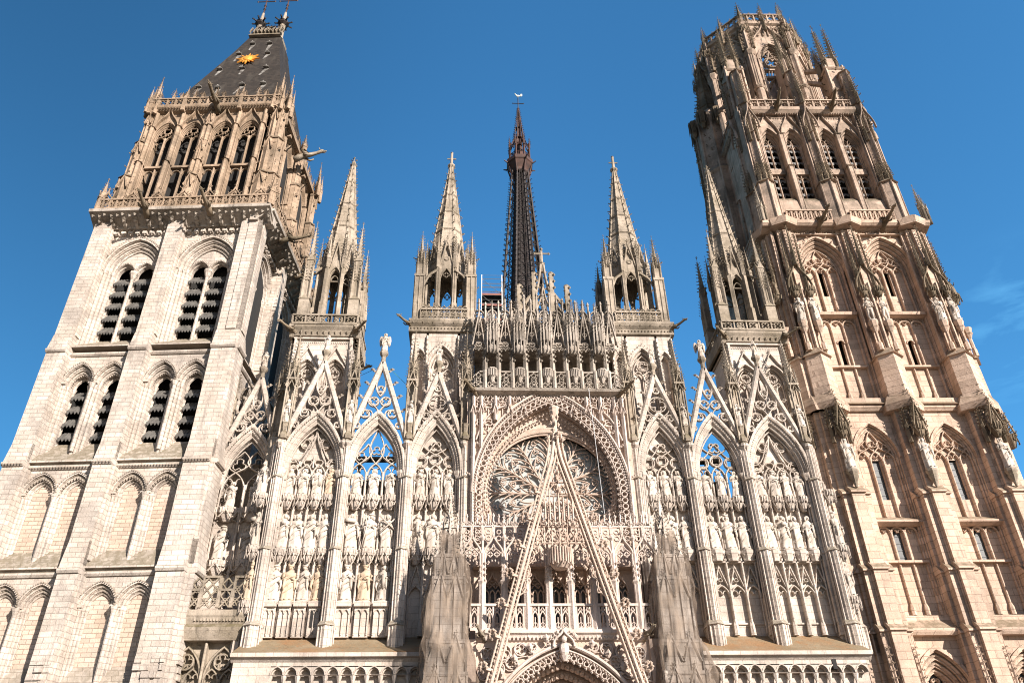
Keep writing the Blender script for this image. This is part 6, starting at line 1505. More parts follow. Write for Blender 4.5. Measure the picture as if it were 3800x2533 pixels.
# ------------------------------------------------------------------ iron spire far behind
def iron_spire():
    cx, cy = 3.62, 70
    T = thing('iron_spire', 'dark rusty openwork iron spire with lantern, cross and weathercock behind the front', 'spire', (cx, cy, 0))
    mb = MB(); n = 8; z0, z1, r0, r1 = 66.0, 125.0, 5.9, 1.75
    R = lambda z: r0 + (r1 - r0) * (z - z0) / (z1 - z0)
    for i in range(n):
        a = pi / 8 + 2 * pi * i / n; b = a + pi / 4; c, s_ = cos(a), sin(a)
        mb.tube([(R(z0) * c, R(z0) * s_, z0), (R(z1) * c, R(z1) * s_, z1)], [.36, .2], 5)
        z = z0
        k = 0
        while z < z1 - 1.2:
            st = .42 * R(z) + 1.2; zz = min(z + st, z1)
            P = lambda t, q: ((R(q) * .97 * (c * (1 - t) + cos(b) * t)), (R(q) * .97 * (s_ * (1 - t) + sin(b) * t)), q)
            mb.tube([P(0, z), P(1, z)], .11, 4); mb.tube([P(0, z), P(1, zz)], .07, 4); mb.tube([P(1, z), P(0, zz)], .07, 4)
            for t in (.33, .67): mb.tube([P(t, z), P(t, zz)], .09, 4)
            mb.tube([P(.33, zz - .8), P(.5, zz - .2), P(.67, zz - .8)], .07, 4)
            z = zz; k += 1
        for q in range(44):
            z = z0 + (z1 - z0) * (q + .5) / 44; r = R(z) + .1
            crocket(mb, r * c, r * s_, z, c, .1, .62 - .2 * q / 44, s_)
    part('openwork_shaft', mb, M_IRON, T)
    mb = MB(); mb.stack(0, 0, [(4.0, 60), (2.2, 100), (1.05, 125)], 8); part('inner_stair', mb, M_IRON, T)
    mb = MB(); mb.stack(0, 0, [(1.6, 123.6), (1.9, 124.6), (2.75, 126.2), (2.95, 126.4), (2.95, 127.3), (2.6, 127.5)], 8)
    for k in range(8):
        a = pi / 8 + k * pi / 4; mb.tube([(2.9 * cos(a), 2.9 * sin(a), 126.3), (3.7 * cos(a), 3.7 * sin(a), 126.7)], [.2, .1], 5); mb.tube([(1.7 * cos(a), 1.7 * sin(a), 122), (2.7 * cos(a), 2.7 * sin(a), 126)], .16, 4)
    part('viewing_platform', mb, M_IRON2, T)
    mb = MB()
    for k in range(8):
        a = pi / 8 + k * pi / 4; c, s_ = cos(a), sin(a); b = a + pi / 4
        mb.tube([(2.3 * c, 2.3 * s_, 127.3), (2.2 * c, 2.2 * s_, 132.6)], .2, 4); pinnacle(mb, 2.35 * c, 2.35 * s_, 131, 132, 134.6, .3, 4, False, cs=.25)
        for z in (129.0, 131.5): mb.tube([(2.25 * c, 2.25 * s_, z), (2.25 * cos(b), 2.25 * sin(b), z)], .1, 4)
        mb.tube([(2.25 * c, 2.25 * s_, 130.6), (2.1 * (c + cos(b)) / 2, 2.1 * (s_ + sin(b)) / 2, 131.8), (2.25 * cos(b), 2.25 * sin(b), 130.6)], .1, 4)
        for t in (.25, .5, .75): mb.tube([(2.25 * (c * (1 - t) + cos(b) * t), 2.25 * (s_ * (1 - t) + sin(b) * t), 127.4), (2.25 * (c * (1 - t) + cos(b) * t), 2.25 * (s_ * (1 - t) + sin(b) * t), 129)], .06, 4)
        mb.tube([(2.0 * c, 2.0 * s_, 132), (1.0 * c, 1.0 * s_, 134.8)], .12, 4)
    mb.stack(0, 0, [(.8, 127), (.8, 132)], 8)
    part('lantern', mb, M_IRON2, T)
    mb = MB(); spire8(mb, 0, 0, 132.6, 145.0, 1.25, 17, 8, .14, .42, 3, solid=False, r1=.12); mb.stack(0, 0, [(.75, 132.6), (.1, 144)], 8); part('upper_spire', mb, M_IRON2, T)
    mb = MB(); mb.tube([(0, 0, 144.5), (0, 0, 148.6)], .1, 5); mb.tube([(-1.2, 0, 146.6), (1.2, 0, 146.6)], .1, 5)
    for x in (-1.2, 1.2): mb.octa(x, 0, 146.6, .22, .15, .22)
    part('cross', mb, M_IRON, T)
    mb = MB(); mb.ell(0, 0, 149.2, .5, .16, .3, 8, 5); mb.tube([(-.35, 0, 149.3), (-.6, 0, 149.9)], [.17, .1], 6); mb.octa(-.68, 0, 150.0, .17, .1, .16); mb.prism([(.3, 149.2), (.7, 149.9), (1.0, 149.8), (1.0, 149.2), (.6, 148.95)], -.05, .05); mb.tube([(0, 0, 148.4), (0, 0, 149)], .05, 4)
    part('weathercock', mb, M_COCK, T, smooth=True)
M_COCK = plain('pale_gilt_metal', (.75, .75, .62), .4, .3, .1)
iron_spire()

# ------------------------------------------------------------------ nave behind, scaffold, wires, netted pinnacles
def rest():
    NV = thing('church_nave', 'long grey church body with lead roof hidden behind the carved front', 'church', (0, 0, 0))
    mb = MB(); mb.box(-7, 7, 3.5, 66, 0, 30); mb.box(-18, 18, 9, 66, 0, 20); mb.box(-6, 9.5, 60, 78, 0, 62); part('wall', mb, M_GREY, NV)
    mb = MB(); mb.poly([(-7.3, 4, 30), (-7.3, 66, 30), (0, 66, 37.5), (0, 4, 37.5)]); mb.poly([(7.3, 4, 30), (0, 4, 37.5), (0, 66, 37.5), (7.3, 66, 30)]); mb.poly([(-7.3, 4, 30), (0, 4, 37.5), (7.3, 4, 30)]); part('roof', mb, M_LOUV, NV)
    mb = MB()
    for s_ in (-1, 1):
        mb.box(s_ * 12 - 2.6, s_ * 12 + 2.6, 8, 8.4, 20, 27.0); mb.box(s_ * 12 - 2.8, s_ * 12 + 2.8, 7.8, 8.5, 28.7, 28.9); mb.box(s_ * 12 - 2.4, s_ * 12 - 2.2, 8, 8.3, 27, 28.8); mb.box(s_ * 12 + 1.5, s_ * 12 + 1.7, 8, 8.3, 27, 28.8)
    part('aisle_parapet', mb, M_DARKST, NV)
    SF = thing('scaffold', 'tubular steel scaffold tower with red and dark decks behind the parapet', 'scaffold', (-3.72, 12.6, 0))
    mb = MB()
    for x in (-1, 1):
        for y in (-.7, .7): mb.tube([(x, y, 37), (x, y, 50.7)], .04, 5)
    for k in range(14):
        z = 37.2 + k * 1.0
        for y in (-.7, .7): mb.tube([(-1, y, z), (1, y, z)], .03, 4); mb.tube([(-1, y, z + .45), (1, y, z + .45)], .025, 4)
        for x in (-1, 1): mb.tube([(x, -.7, z), (x, .7, z)], .03, 4)
        if k % 2 == 0 and k > 3: mb.tube([(-1, -.7, z + 1), (1, -.7, z - 1)], .025, 4)
    part('tube_frame', mb, M_STEEL, SF)
    d = MB(); d.box(-.97, .97, -.66, .66, 0, .05); d.mi = 1; d.box(-.97, .97, -.72, -.69, 0, .22); md = mesh('deck', d, [M_BLACK, M_RED])
    for z in (41.6, 43.4, 45.2, 46.9, 48.2): put('deck', md, SF, (0, 0, z))
    # copper finial
    mb = MB(); mb.tube([(0, 0, 40), (0, 0, 50)], .14, 6); 
    for z in (47.5, 48.6, 49.6): mb.octa(0, 0, z, .5 - .1 * (z - 47.5), .3, .25)
    mb.octa(0, 0, 50.4, .2, .2, .4)
    o = put('copper_finial', mesh('copper_finial', mb, M_GREENC), None, (2.75, 15, 0)); tag(o, 'green copper finial rising behind the top of the gallery', 'finial')
    mb = MB(); mb.tube([(2.9, -1.45, 30.0), (2.93, -2.3, 25.5), (2.98, -3.3, 19.9)], .018, 5); tag(part('hanging_cable', mb, M_WIRE, None), 'thin pale cable hanging down in front of the rose window', 'cable')
    mb = MB(); mb.tube([(-11.6, -.3, 32.3), (-10.4, .9, 31.6)], .022, 4); tag(part('wire', mb, M_GREENC, None), 'thin green wire from the left open gable to the belfry turret', 'wire')
    mb = MB(); mb.tube([(-12.4, -.3, 32.2), (-14.6, 1.1, 31.9)], .02, 4); tag(part('wire', mb, M_IRON, None), 'thin dark wire from the left open gable to the slender turret', 'wire')
    # netted pinnacles
    m, nt, nd, lk, bs = newmat('brown_netting')
    g = N(nt, 'ShaderNodeNewGeometry'); n1 = N(nt, 'ShaderNodeTexNoise'); n1.inputs['Scale'].default_value = 1.6; n1.inputs['Detail'].default_value = 5; mp = N(nt, 'ShaderNodeMapping'); mp.inputs['Scale'].default_value = (1, 1, .35)
    lk.new(g.outputs['Position'], mp.inputs[0]); lk.new(mp.outputs[0], n1.inputs['Vector'])
    r = N(nt, 'ShaderNodeValToRGB'); r.color_ramp.elements[0].position = .3; r.color_ramp.elements[1].position = .7; r.color_ramp.elements[0].color = (.085, .06, .043, 1); r.color_ramp.elements[1].color = (.25, .19, .14, 1); lk.new(n1.outputs[0], r.inputs[0]); lk.new(r.outputs[0], bs.inputs['Base Color']); bs.inputs['Roughness'].default_value = .9
    al = N(nt, 'ShaderNodeMapRange'); lk.new(n1.outputs[0], al.inputs[0]); al.inputs[1].default_value = .35; al.inputs[2].default_value = .65; al.inputs[3].default_value = .22; al.inputs[4].default_value = .8; lk.new(al.outputs[0], bs.inputs['Alpha'])
    MNET = m
    for cx, s_, lab in ((-6.6, -1, 'brown netting wrapped round the stone pinnacle left of the portal'), (6.6, 1, 'brown netting wrapped round the stone pinnacle right of the portal')):
        P = thing('netted_pinnacle', lab, 'pinnacle', (cx, -3.0, 0), 0, 'netted pinnacles beside the portal')
        mb = MB()
        for z0, z1, w in ((0, 10.5, 1.15), (10.5, 12.2, 1.08), (12.2, 15.8, .92), (15.8, 17.2, .7)):
            mb.box(-w, w, -w, w, z0, z1); mb.box(-w - .06, w + .06, -w - .06, w + .06, z1 - .2, z1)
            for x in (-w, -w * .4, w * .4, w): mb.tube([(x, -w, z0), (x, -w, z1)], .1, 5); mb.tube([(-w, x, z0), (-w, x, z1)], .1, 5); mb.tube([(w, x, z0), (w, x, z1)], .1, 5)
            for c in (-w * .5, w * .5): gablet(mb, c, z1 - 1.2, z1 + .2, w * .45, -w - .12, -w, .09, 3, .15, .15)
        pinnacle(mb, 0, 0, 17.2, 19.0, 21.3, .62, 8, True, 0, .2); [pinnacle(mb, .45 * cos(q * pi / 2), .45 * sin(q * pi / 2), 16.8, 18.2, 20.0, .22, 5, True, 0, .14) for q in range(4)]
        for x, y in ((-.7, -.7), (.7, -.7)): pinnacle(mb, x, y, 15.8, 17, 18.8, .3, 5, True, 0, .16)
        part('stone_pinnacle', mb, M_FRONT, P)
        nb = MB(); NA, NZ = 48, 60; random.seed(5 + s_)
        ph = [random.uniform(0, 6) for _ in range(8)]
        TB = [(0, 1.7), (10, 1.6), (11.8, 1.6), (12.2, 1.42), (12.9, 1.3), (15, 1.22), (16.4, 1.12), (17.2, .9), (17.9, .78), (18.5, .62), (19, .55), (19.8, .42), (20.4, .2)]
        def rad(z):
            for (za, ra), (zb_, rb) in zip(TB, TB[1:]):
                if z <= zb_: return ra + (rb - ra) * (z - za) / (zb_ - za)
            return .2
        rows = []; NA, NZ = 110, 96
        fold = lambda t: 1 - 2 * abs((t / pi) % 1 - .5)
        for j in range(NZ + 1):
            z = 2 + 16.6 * j / NZ; row = []
            for i in range(NA):
                a = 2 * pi * i / NA
                sq = 1 / max(abs(cos(a)), abs(sin(a))) ** .6
                r_ = rad(z) * sq * (.95 + .05 * fold(5.5 * a + 1.1 * sin(z * .7 + ph[0])) + .045 * fold(11 * a + ph[1] + 1.5 * sin(z * .5 + ph[2])) + .03 * sin(26 * a + 2 * sin(z * .8)) * .5 + .09 * sin(z * 1.25 + ph[2] + 2 * a) + .06 * sin(z * .8 + ph[4] - a) + .035 * fold(z * 1.4 + 1.3 * sin(a * 2 + ph[3])) + .02 * sin(z * 5.1 + ph[6] - a * 5))
                row.append(nb.v(r_ * cos(a), r_ * sin(a), z + .15 * sin(3 * a + ph[5])))
            rows.append(row)
        for A_, B_ in zip(rows, rows[1:]):
            for i in range(NA): nb.f(A_[i], A_[(i + 1) % NA], B_[(i + 1) % NA], B_[i])
        part('netting', nb, MNET, P, smooth=False)
rest()
# ------------------------------------------------------------------ statues
def statue_mesh(seed, head='hair', item=None, wings=False, nude=False, mat=None, plinth=True):
    rnd = random.Random(seed); mb = MB(); H = 2.35
    sh = rnd.uniform(-.06, .06); ph = rnd.uniform(0, 6); k = rnd.choice((5, 6, 7)); tw = rnd.uniform(-3, 3)
    if plinth: mb.frus(0, 0, 0, .1, .36, .34, 8)
    if nude:
        for s_ in (-1, 1): mb.tube([(s_ * .1, -.05, .1), (s_ * .13, -.08 * s_, .6), (s_ * .12, 0, 1.15), (s_ * .08, 0, 1.3)], [.07, .1, .14, .15], 8); mb.ell(s_ * .12, -.12, .13, .07, .16, .06, 6, 4)
        prof = [(1.1, .2, .14), (1.25, .22, .15), (1.45, .17, .12), (1.7, .24, .15), (1.88, .24, .13), (1.98, .09, .08), (2.05, .08, .08)]
    else:
        prof = [(.1, .34, .28), (.35, .31, .25), (.8, .3, .25), (1.15, .29, .24), (1.42, .25, .2), (1.68, .29, .22), (1.85, .29, .19), (1.95, .15, .12), (2.05, .08, .08)]
    rows = []; n = 22
    zz = []
    for (z0, a0, b0), (z1, a1, b1) in zip(prof, prof[1:]):
        m = 4 if z1 - z0 > .2 else 2
        for i in range(m): t = i / m; zz.append((z0 + (z1 - z0) * t, a0 + (a1 - a0) * t, b0 + (b1 - b0) * t))
    zz.append(prof[-1])
    for z, a, b in zz:
        f = max(0, 1 - z / 2.0); ox = sh * sin(z * 1.6); row = []
        for i in range(n):
            t = 2 * pi * i / n; q = 1
            if not nude and z < 1.9:
                q += (.15 * f + .03) * sin(k * t + ph + tw * z * .5)
                q += .08 * sin(9 * z + 3.0 * cos(t - 1.2 + ph * .2)) * (1 if .7 < z < 1.8 else .2)
            row.append(mb.v(ox + a * q * cos(t), b * q * sin(t), z))
        rows.append(row)
    for A, B in zip(rows, rows[1:]):
        for i in range(n): mb.f(A[i], A[(i + 1) % n], B[(i + 1) % n], B[i])
    mb.f(*rows[0][::-1]); mb.f(*rows[-1])
    if not nude:                                      # mantle edge and feet
        for j in range(3):
            z = .75 + .3 * j; mb.tube([(.26 * cos(t) + sh, -.03 + .25 * sin(t), z + .28 * cos(t + .3 * j)) for t in [pi + .35 * q for q in range(10)]], .035, 5)
        for s_ in (-1, 1): mb.ell(s_ * .12, -.26, .14, .07, .13, .05, 6, 4)
    if head != 'none':
        hx = sh; hy = -.02; hz = 2.19; r0 = rnd.uniform(-.04, .04)
        mb.ell(hx, hy, hz, .105, .125, .15, 10, 8); mb.octa(hx + r0, hy - .125, hz - .01, .022, .04, .04)
        for s_ in (-1, 1): mb.octa(hx + s_ * .04 + r0, hy - .11, hz + .03, .02, .012, .01); mb.octa(hx + s_ * .105, hy, hz, .015, .025, .04)
        mb.octa(hx + r0, hy - .115, hz - .065, .03, .015, .01)
        if head in ('hair', 'beard', 'crown', 'cap', 'hood'):
            mb.ell(hx, hy + .035, hz + .03, .135, .135, .155 if head != 'hood' else .2, 9, 6)
            for s_ in (-1, 1): mb.tube([(hx + s_ * .12, hy, hz + .08), (hx + s_ * .14, hy + .02, hz - .08), (hx + s_ * .13, hy + .03, hz - (.2 if head != 'hood' else .32))], [.05, .06, .05], 6)
        if head == 'beard': mb.tube([(hx, hy - .08, hz - .09), (hx, hy - .14, hz - .2), (hx + .01, hy - .15, hz - .33)], [.08, .07, .025], 7)
        if head == 'mitre': mb.hexa([(hx - .13, hy - .12, hz + .06), (hx + .13, hy - .12, hz + .06), (hx + .13, hy + .12, hz + .06), (hx - .13, hy + .12, hz + .06)], [(hx - .16, hy - .05, hz + .24), (hx + .16, hy - .05, hz + .24), (hx + .16, hy + .05, hz + .24), (hx - .16, hy + .05, hz + .24)]); mb.hexa([(hx - .16, hy - .05, hz + .24), (hx + .16, hy - .05, hz + .24), (hx + .16, hy + .05, hz + .24), (hx - .16, hy + .05, hz + .24)], [(hx - .015, hy - .03, hz + .42), (hx + .015, hy - .03, hz + .42), (hx + .015, hy + .03, hz + .42), (hx - .015, hy + .03, hz + .42)])
        if head == 'crown': mb.stack(hx, hy, [(.13, hz + .08), (.16, hz + .2)], 8); [mb.octa(hx + .15 * cos(a), hy + .15 * sin(a), hz + .22, .035, .035, .05) for a in [q * pi / 4 for q in range(8)]]
        if head == 'cap': mb.stack(hx, hy, [(.17, hz + .07), (.18, hz + .12), (.12, hz + .2)], 9)
    # arms with hands
    hands = rnd.choice(([(-.1, -.3, 1.5), (.12, -.3, 1.42)], [(-.16, -.3, 1.3), (.08, -.28, 1.62)], [(-.05, -.3, 1.55), (.25, -.28, 1.2)], [(-.24, -.26, 1.45), (.2, -.27, 1.5)]))
    for s_, hnd in zip((-1, 1), hands):
        el = (s_ * .36, -.08, 1.38)
        mb.tube([(s_ * .24 + sh, 0, 1.84), (s_ * .34, -.03, 1.62), el, ((el[0] + hnd[0]) / 2, (el[1] + hnd[1]) / 2 - .02, (el[2] + hnd[2]) / 2), hnd], [.11, .1, .1, .075, .045] if not nude else [.075, .065, .055, .05, .035], 8)
        mb.ell(hnd[0], hnd[1] - .02, hnd[2] + .03, .045, .03, .06, 7, 5)
        for q in range(4): mb.tube([(hnd[0] + (q - 1.5) * .022, hnd[1] - .04, hnd[2] + .07), (hnd[0] + (q - 1.5) * .024, hnd[1] - .07, hnd[2] + .11 - .008 * abs(q - 1.5)), (hnd[0] + (q - 1.5) * .022, hnd[1] - .05, hnd[2] + .14)], .011, 4)
        mb.tube([(hnd[0] - s_ * .04, hnd[1] - .03, hnd[2] + .02), (hnd[0] - s_ * .07, hnd[1] - .05, hnd[2] + .07)], .013, 4)
        if not nude: mb.tube([((el[0] + hnd[0]) / 2, (el[1] + hnd[1]) / 2, 1.4), ((el[0] + hnd[0]) / 2 + s_ * .04, -.22, .95), (s_ * .26, -.18, .7)], [.09, .06, .02], 6)
    h0 = hands[0]; h1 = hands[1]
    if item == 'book': mb.box(h1[0] - .13, h1[0] + .09, h1[1] - .08, h1[1] - .0, h1[2] - .02, h1[2] + .24)
    if item == 'staff': mb.tube([(-.38, -.3, .05), (h0[0] - .1, h0[1] - .06, h0[2]), (-.3, -.28, 2.3)], .025, 6)
    if item == 'cross': mb.tube([(-.42, -.34, 2.15), (.4, -.34, 1.2)], .045, 4); mb.tube([(.45, -.36, 2.1), (-.35, -.36, 1.0)], .045, 4)
    if item == 'scroll': mb.box(h1[0] - .05, h1[0] + .13, h1[1] - .05, h1[1] - .02, .8, h1[2] + .05)
    if item == 'palm': mb.tube([(h0[0], h0[1] - .05, h0[2] - .3), (-.3, -.2, 1.9), (-.36, -.1, 2.2)], [.03, .06, .02], 5)
    if item == 'slab': mb.box(-.5, .3, -.36, -.28, 1.5, 2.0) if False else mb.box(-.42, .1, -.4, -.3, 1.7, 1.95)
    if wings:
        for s_ in (-1, 1):
            pts = [(s_ * .12, 1.75), (s_ * .4, 2.1), (s_ * .56, 1.95), (s_ * .62, 1.5), (s_ * .55, .95), (s_ * .42, .7), (s_ * .3, 1.1)]
            mb.prism(pts[::s_], .12, .2)
    return mesh('statue', mb, mat or M_STAT, True)
LOOK = {  # key: (mesh args, words)
    'veil': (dict(seed=1, head='hood'), 'hooded robed statue'),
    'book': (dict(seed=2, head='hair', item='book'), 'bare-headed robed statue with book'),
    'beard': (dict(seed=3, head='beard'), 'bearded robed statue'),
    'staff': (dict(seed=4, head='beard', item='staff'), 'bearded statue with staff'),
    'hair': (dict(seed=5, head='hair'), 'long-haired robed statue'),
    'scroll': (dict(seed=6, head='hair', item='scroll'), 'robed statue holding cloth'),
    'mitre': (dict(seed=7, head='mitre', mat='o'), 'mitred bishop statue'),
    'mitre2': (dict(seed=8, head='mitre'), 'mitred bishop statue'),
    'cap': (dict(seed=9, head='cap'), 'capped robed statue'),
    'capo': (dict(seed=10, head='cap', mat='o'), 'capped ochre robed statue'),
    'cross': (dict(seed=11, head='beard', item='cross'), 'statue with slanting cross'),
    'none': (dict(seed=12, head='none'), 'headless robed statue'),
    'none2': (dict(seed=13, head='none'), 'headless robed statue'),
    'crown': (dict(seed=14, head='crown'), 'crowned robed statue'),
    'palm': (dict(seed=15, head='hair', item='palm'), 'robed statue with palm'),
    'beard2': (dict(seed=16, head='beard'), 'long-bearded robed statue'),
    'ochre': (dict(seed=17, head='hair', mat='o'), 'ochre robed statue'),
    'slab': (dict(seed=18, head='hood', item='slab'), 'hooded statue holding slab'),
    'angel': (dict(seed=19, head='hair', wings=True), 'winged angel statue'),
    'nude': (dict(seed=20, head='hair', nude=True), 'unclothed statue'),
    'nude2': (dict(seed=24, head='hood', nude=True), 'unclothed long-haired statue'),
    'turban': (dict(seed=22, head='cap', item='staff'), 'turbaned robed statue'),
}
_S = {}
def look(k):
    if k not in _S:
        a = dict(LOOK[k][0]); a['mat'] = M_STAT2 if a.get('mat') == 'o' else M_STAT
        _S[k] = statue_mesh(**a)
    return _S[k], LOOK[k][1]
ORD = ['first', 'second', 'third', 'fourth']
ROWN = {'T': 'top', 'M': 'middle', 'L': 'bottom'}
SEL = {('left wide blind-arched bay', 'T'): 'veil hair scroll ochre', ('left wide blind-arched bay', 'M'): 'book beard beard2 veil', ('left wide blind-arched bay', 'L'): 'cap mitre mitre2 capo',
       ('left see-through arch bay', 'T'): 'none hair none2', ('left see-through arch bay', 'M'): 'slab turban cross', ('left see-through arch bay', 'L'): 'mitre2 mitre scroll',
       ('narrow bay left of rose', 'T'): 'book palm hair', ('narrow bay left of rose', 'M'): 'scroll hair hair',
       ('narrow bay right of rose', 'T'): 'palm veil beard', ('narrow bay right of rose', 'M'): 'x palm hair', ('right see-through arch bay', 'T'): 'none staff book', ('right see-through arch bay', 'M'): 'beard crown beard2',
       ('right wide blind-arched bay', 'T'): 'none2 turban cap hair', ('right wide blind-arched bay', 'M'): 'beard book beard2 scroll',
       ('shaded bay beside the round-arched tower', 'T'): 'book veil', ('shaded bay beside the round-arched tower', 'M'): 'cap veil'}
def statue(k, x, y, z, sc, label, group=None, rz=0.0, wx=1.0):
    me, _ = look(k)
    o = put('statue', me, None, (x, y, z), rz, (sc * wx, sc, sc)); tag(o, label, 'statue', group); return o
G_N = 'statues standing in the niches of the front'
nn = {'N': 0}
PN = {-18.35: 'left end', -13.95: 'between left wide bay and left see-through bay', -9.75: 'left of the narrow bay beside the rose', 9.75: 'right of the narrow bay beside the rose', 13.75: 'between right see-through and right wide bay', 18.3: 'right end'}
random.seed(11)
for (x, y, z, bn, row, i, n, lw) in SPOTS:
    rz = random.uniform(-.35, .35)
    if row == 'N': statue(random.choice(['book', 'hair', 'beard']), x, y - .02, z, .82, 'slim niche statue under pinnacle, %s' % PN[x] if 'between' in PN[x] or 'of' in PN[x] else 'slim niche statue under pinnacle at the %s of the front' % PN[x], 'statues in the pinnacle niches', rz)
    elif row == 'F':
        k = 'angel' if 'see-through' in bn else 'book' if 'wide' in bn else 'hair'
        statue(k, x, y, z, .72 if k == 'angel' else .62, '%s on top of the gable of the %s' % ('winged angel statue' if k == 'angel' else 'small robed statue', bn), 'statues on the gable tips')
    elif bn.startswith('corner'):
        k, w = {('corner L', 'T'): ('veil', 'upper'), ('corner L', 'M'): ('slab', 'middle'), ('corner L', 'L'): ('mitre', 'lowest'), ('corner R', 'M'): ('crown', 'upper'), ('corner R', 'L'): ('hair', 'lower')}[(bn, row)]
        statue(k, x, y, z, .98, '%s, %s on the %s corner of the front' % (LOOK[k][1], w, 'left' if bn[-1] == 'L' else 'right'), 'statues on the corners of the front', -.6 if bn[-1] == 'L' else .5)
    else:
        k = SEL[(bn, row)].split()[i]
        sc = {'T': .84, 'M': 1.03, 'L': .98}[row]
        statue(k, x, y - .02, z, sc, '%s, %s of %d, %s row, %s' % (LOOK[k][1], ORD[i], n, ROWN[row], bn), G_N, rz, 1.26)
def rt(u, w): c, s_ = cos(radians(1.7)), sin(radians(1.7)); return 19.4 + u * c + w * s_, 1.0 - u * s_ + w * c
for c, nm, k in ((2.45, 'left', 'veil'), (8.2, 'middle', 'crown'), (13.95, 'right', 'hair')):
    X, Y = rt(c, .08); statue(k, X, Y, 24.9, 1.08, '%s on the lower bracket of the %s buttress of the peach tower' % (LOOK[k][1], nm), 'statues on the peach tower')
for c, nm, ks in ((2.45, 'left', ('book', 'beard')), (8.2, 'middle', ('nude', 'nude2')), (13.95, 'right', ('palm', 'staff'))):
    for s_, k in zip((-1, 1), ks):
        X, Y = rt(c + s_ * .62, .33); statue(k, X, Y, 38.0, 1.05, '%s, %s of the high pair on the %s buttress, peach tower' % (LOOK[k][1], 'left' if s_ < 0 else 'right', nm), 'statues on the peach tower', s_ * .35)

# ------------------------------------------------------------------ ground, sky, light, camera
mb = MB(); mb.poly([(-600, -500, 0), (600, -500, 0), (600, 900, 0), (-600, 900, 0)])
MP = stone('paving', (.15, .135, .12), (.12, .11, .10), joint=.6, course=.5, length=.8, lich=0, bump=.1)
tag(part('ground', mb, MP, None), None, None, kind='structure')
W = bpy.data.worlds.new('World'); SC.world = W; W.use_nodes = True
nt = W.node_tree; lk = nt.links; bg = nt.nodes['Background']
sky = N(nt, 'ShaderNodeTexSky', sky_type='NISHITA'); sky.sun_disc = False
SX, SZ = .74, .54                                     # sun: to the right and above, in front of the west face
el = math.atan(SZ / hypot(1, SX)); az = math.atan2(SX, -1)
sky.sun_elevation = el; sky.sun_rotation = az; sky.air_density = 1.0; sky.dust_density = .35; sky.ozone_density = 2.2; sky.altitude = 60
tc = N(nt, 'ShaderNodeTexCoord'); mp = N(nt, 'ShaderNodeMapping'); lk.new(tc.outputs['Generated'], mp.inputs[0]); mp.inputs['Scale'].default_value = (2.0, 2.0, 7.5)
nz = N(nt, 'ShaderNodeTexNoise'); nz.inputs['Scale'].default_value = 2.6; nz.inputs['Detail'].default_value = 6; nz.inputs['Roughness'].default_value = .55; nz.inputs['Distortion'].default_value = .3; lk.new(mp.outputs[0], nz.inputs['Vector'])
cr = N(nt, 'ShaderNodeMapRange'); lk.new(nz.outputs[0], cr.inputs[0]); cr.inputs[1].default_value = .5; cr.inputs[2].default_value = .78; cr.inputs[3].default_value = 0; cr.inputs[4].default_value = .3
# one faint cirrus patch low in the sky at the right
sxyz = N(nt, 'ShaderNodeVectorMath', operation='DISTANCE'); lk.new(tc.outputs['Generated'], sxyz.inputs[0]); sxyz.inputs[1].default_value = CLOUD_DIR = (0.592, 0.660, 0.463)
fo = N(nt, 'ShaderNodeMapRange'); fo.interpolation_type = 'SMOOTHSTEP'; lk.new(sxyz.outputs['Value'], fo.inputs[0]); fo.inputs[1].default_value = .12; fo.inputs[2].default_value = .0; fo.inputs[3].default_value = 0; fo.inputs[4].default_value = 1
mu = N(nt, 'ShaderNodeMath', operation='MULTIPLY'); lk.new(cr.outputs[0], mu.inputs[0]); lk.new(fo.outputs[0], mu.inputs[1])
mx = N(nt, 'ShaderNodeMix', data_type='RGBA'); lk.new(mu.outputs[0], mx.inputs['Factor']); lk.new(sky.outputs[0], mx.inputs[6]); mx.inputs[7].default_value = (9, 10, 11, 1)
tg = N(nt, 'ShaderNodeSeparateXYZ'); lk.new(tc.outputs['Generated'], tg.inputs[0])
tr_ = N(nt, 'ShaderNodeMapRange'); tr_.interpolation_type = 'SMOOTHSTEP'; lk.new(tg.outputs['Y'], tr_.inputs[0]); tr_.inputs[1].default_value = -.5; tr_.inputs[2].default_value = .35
tm = N(nt, 'ShaderNodeMix', data_type='RGBA'); lk.new(tr_.outputs[0], tm.inputs['Factor']); tm.inputs[6].default_value = (.42, .42, .44, 1); tm.inputs[7].default_value = (.265, .655, .825, 1)
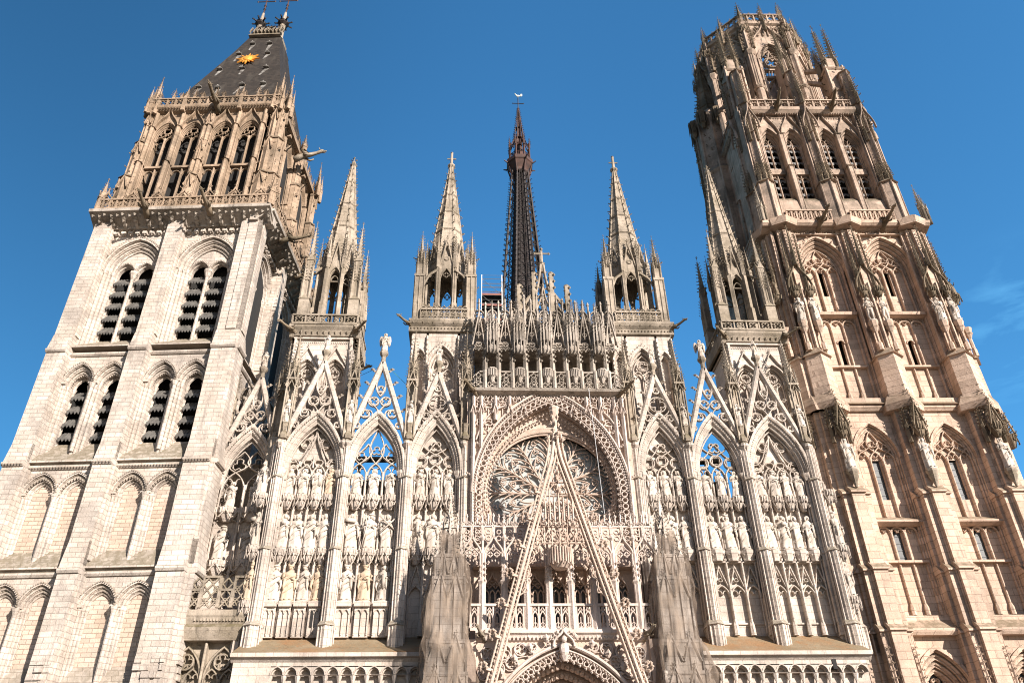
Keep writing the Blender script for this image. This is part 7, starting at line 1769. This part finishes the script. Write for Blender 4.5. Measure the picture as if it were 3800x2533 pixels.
xr = N(nt, 'ShaderNodeMapRange'); xr.interpolation_type = 'SMOOTHSTEP'; lk.new(tg.outputs['X'], xr.inputs[0]); xr.inputs[1].default_value = -.5; xr.inputs[2].default_value = .1; xr.inputs[3].default_value = 1.13; xr.inputs[4].default_value = 1.9
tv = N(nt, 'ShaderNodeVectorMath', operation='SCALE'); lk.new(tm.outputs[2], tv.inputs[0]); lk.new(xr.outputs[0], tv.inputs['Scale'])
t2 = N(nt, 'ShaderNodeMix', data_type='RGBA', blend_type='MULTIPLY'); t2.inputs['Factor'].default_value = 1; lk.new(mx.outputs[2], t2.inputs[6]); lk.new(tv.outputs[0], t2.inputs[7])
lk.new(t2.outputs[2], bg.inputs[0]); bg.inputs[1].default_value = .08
sl = bpy.data.lights.new('sun', 'SUN'); sl.energy = 5.0; sl.angle = radians(.53); sl.color = (1, .92, .85)
so = bpy.data.objects.new('sun', sl); COL.objects.link(so); so.location = (60, -80, 60)
from mathutils import Vector, Matrix
so.rotation_euler = Vector((SX, -1, SZ)).to_track_quat('Z', 'Y').to_euler()
yaw, pitch, roll = 0.05426894882646676, 0.5852940552952816, -0.016351695347161636
fw = Vector((sin(yaw) * cos(pitch), cos(yaw) * cos(pitch), sin(pitch))); rt_ = Vector((cos(yaw), -sin(yaw), 0)); up = rt_.cross(fw)
r2 = rt_ * cos(roll) + up * sin(roll); u2 = up * cos(roll) - rt_ * sin(roll)
cd = bpy.data.cameras.new('camera'); cd.sensor_width = 36; cd.lens = 36 * 2926.7177 / 3800; cd.clip_start = .1; cd.clip_end = 3000
co = bpy.data.objects.new('camera', cd); COL.objects.link(co)
M = Matrix((r2, u2, -fw)).transposed().to_4x4(); M.translation = Vector((-5.172329, -50, 1.7)); co.matrix_world = M
SC.camera = co
SC.view_settings.view_transform = 'Standard'; SC.view_settings.look = 'None'; SC.view_settings.exposure = 1.04; SC.view_settings.gamma = 1
SC.cycles.filter_width = 1.05; SC.cycles.max_bounces = 6; SC.cycles.transparent_max_bounces = 12
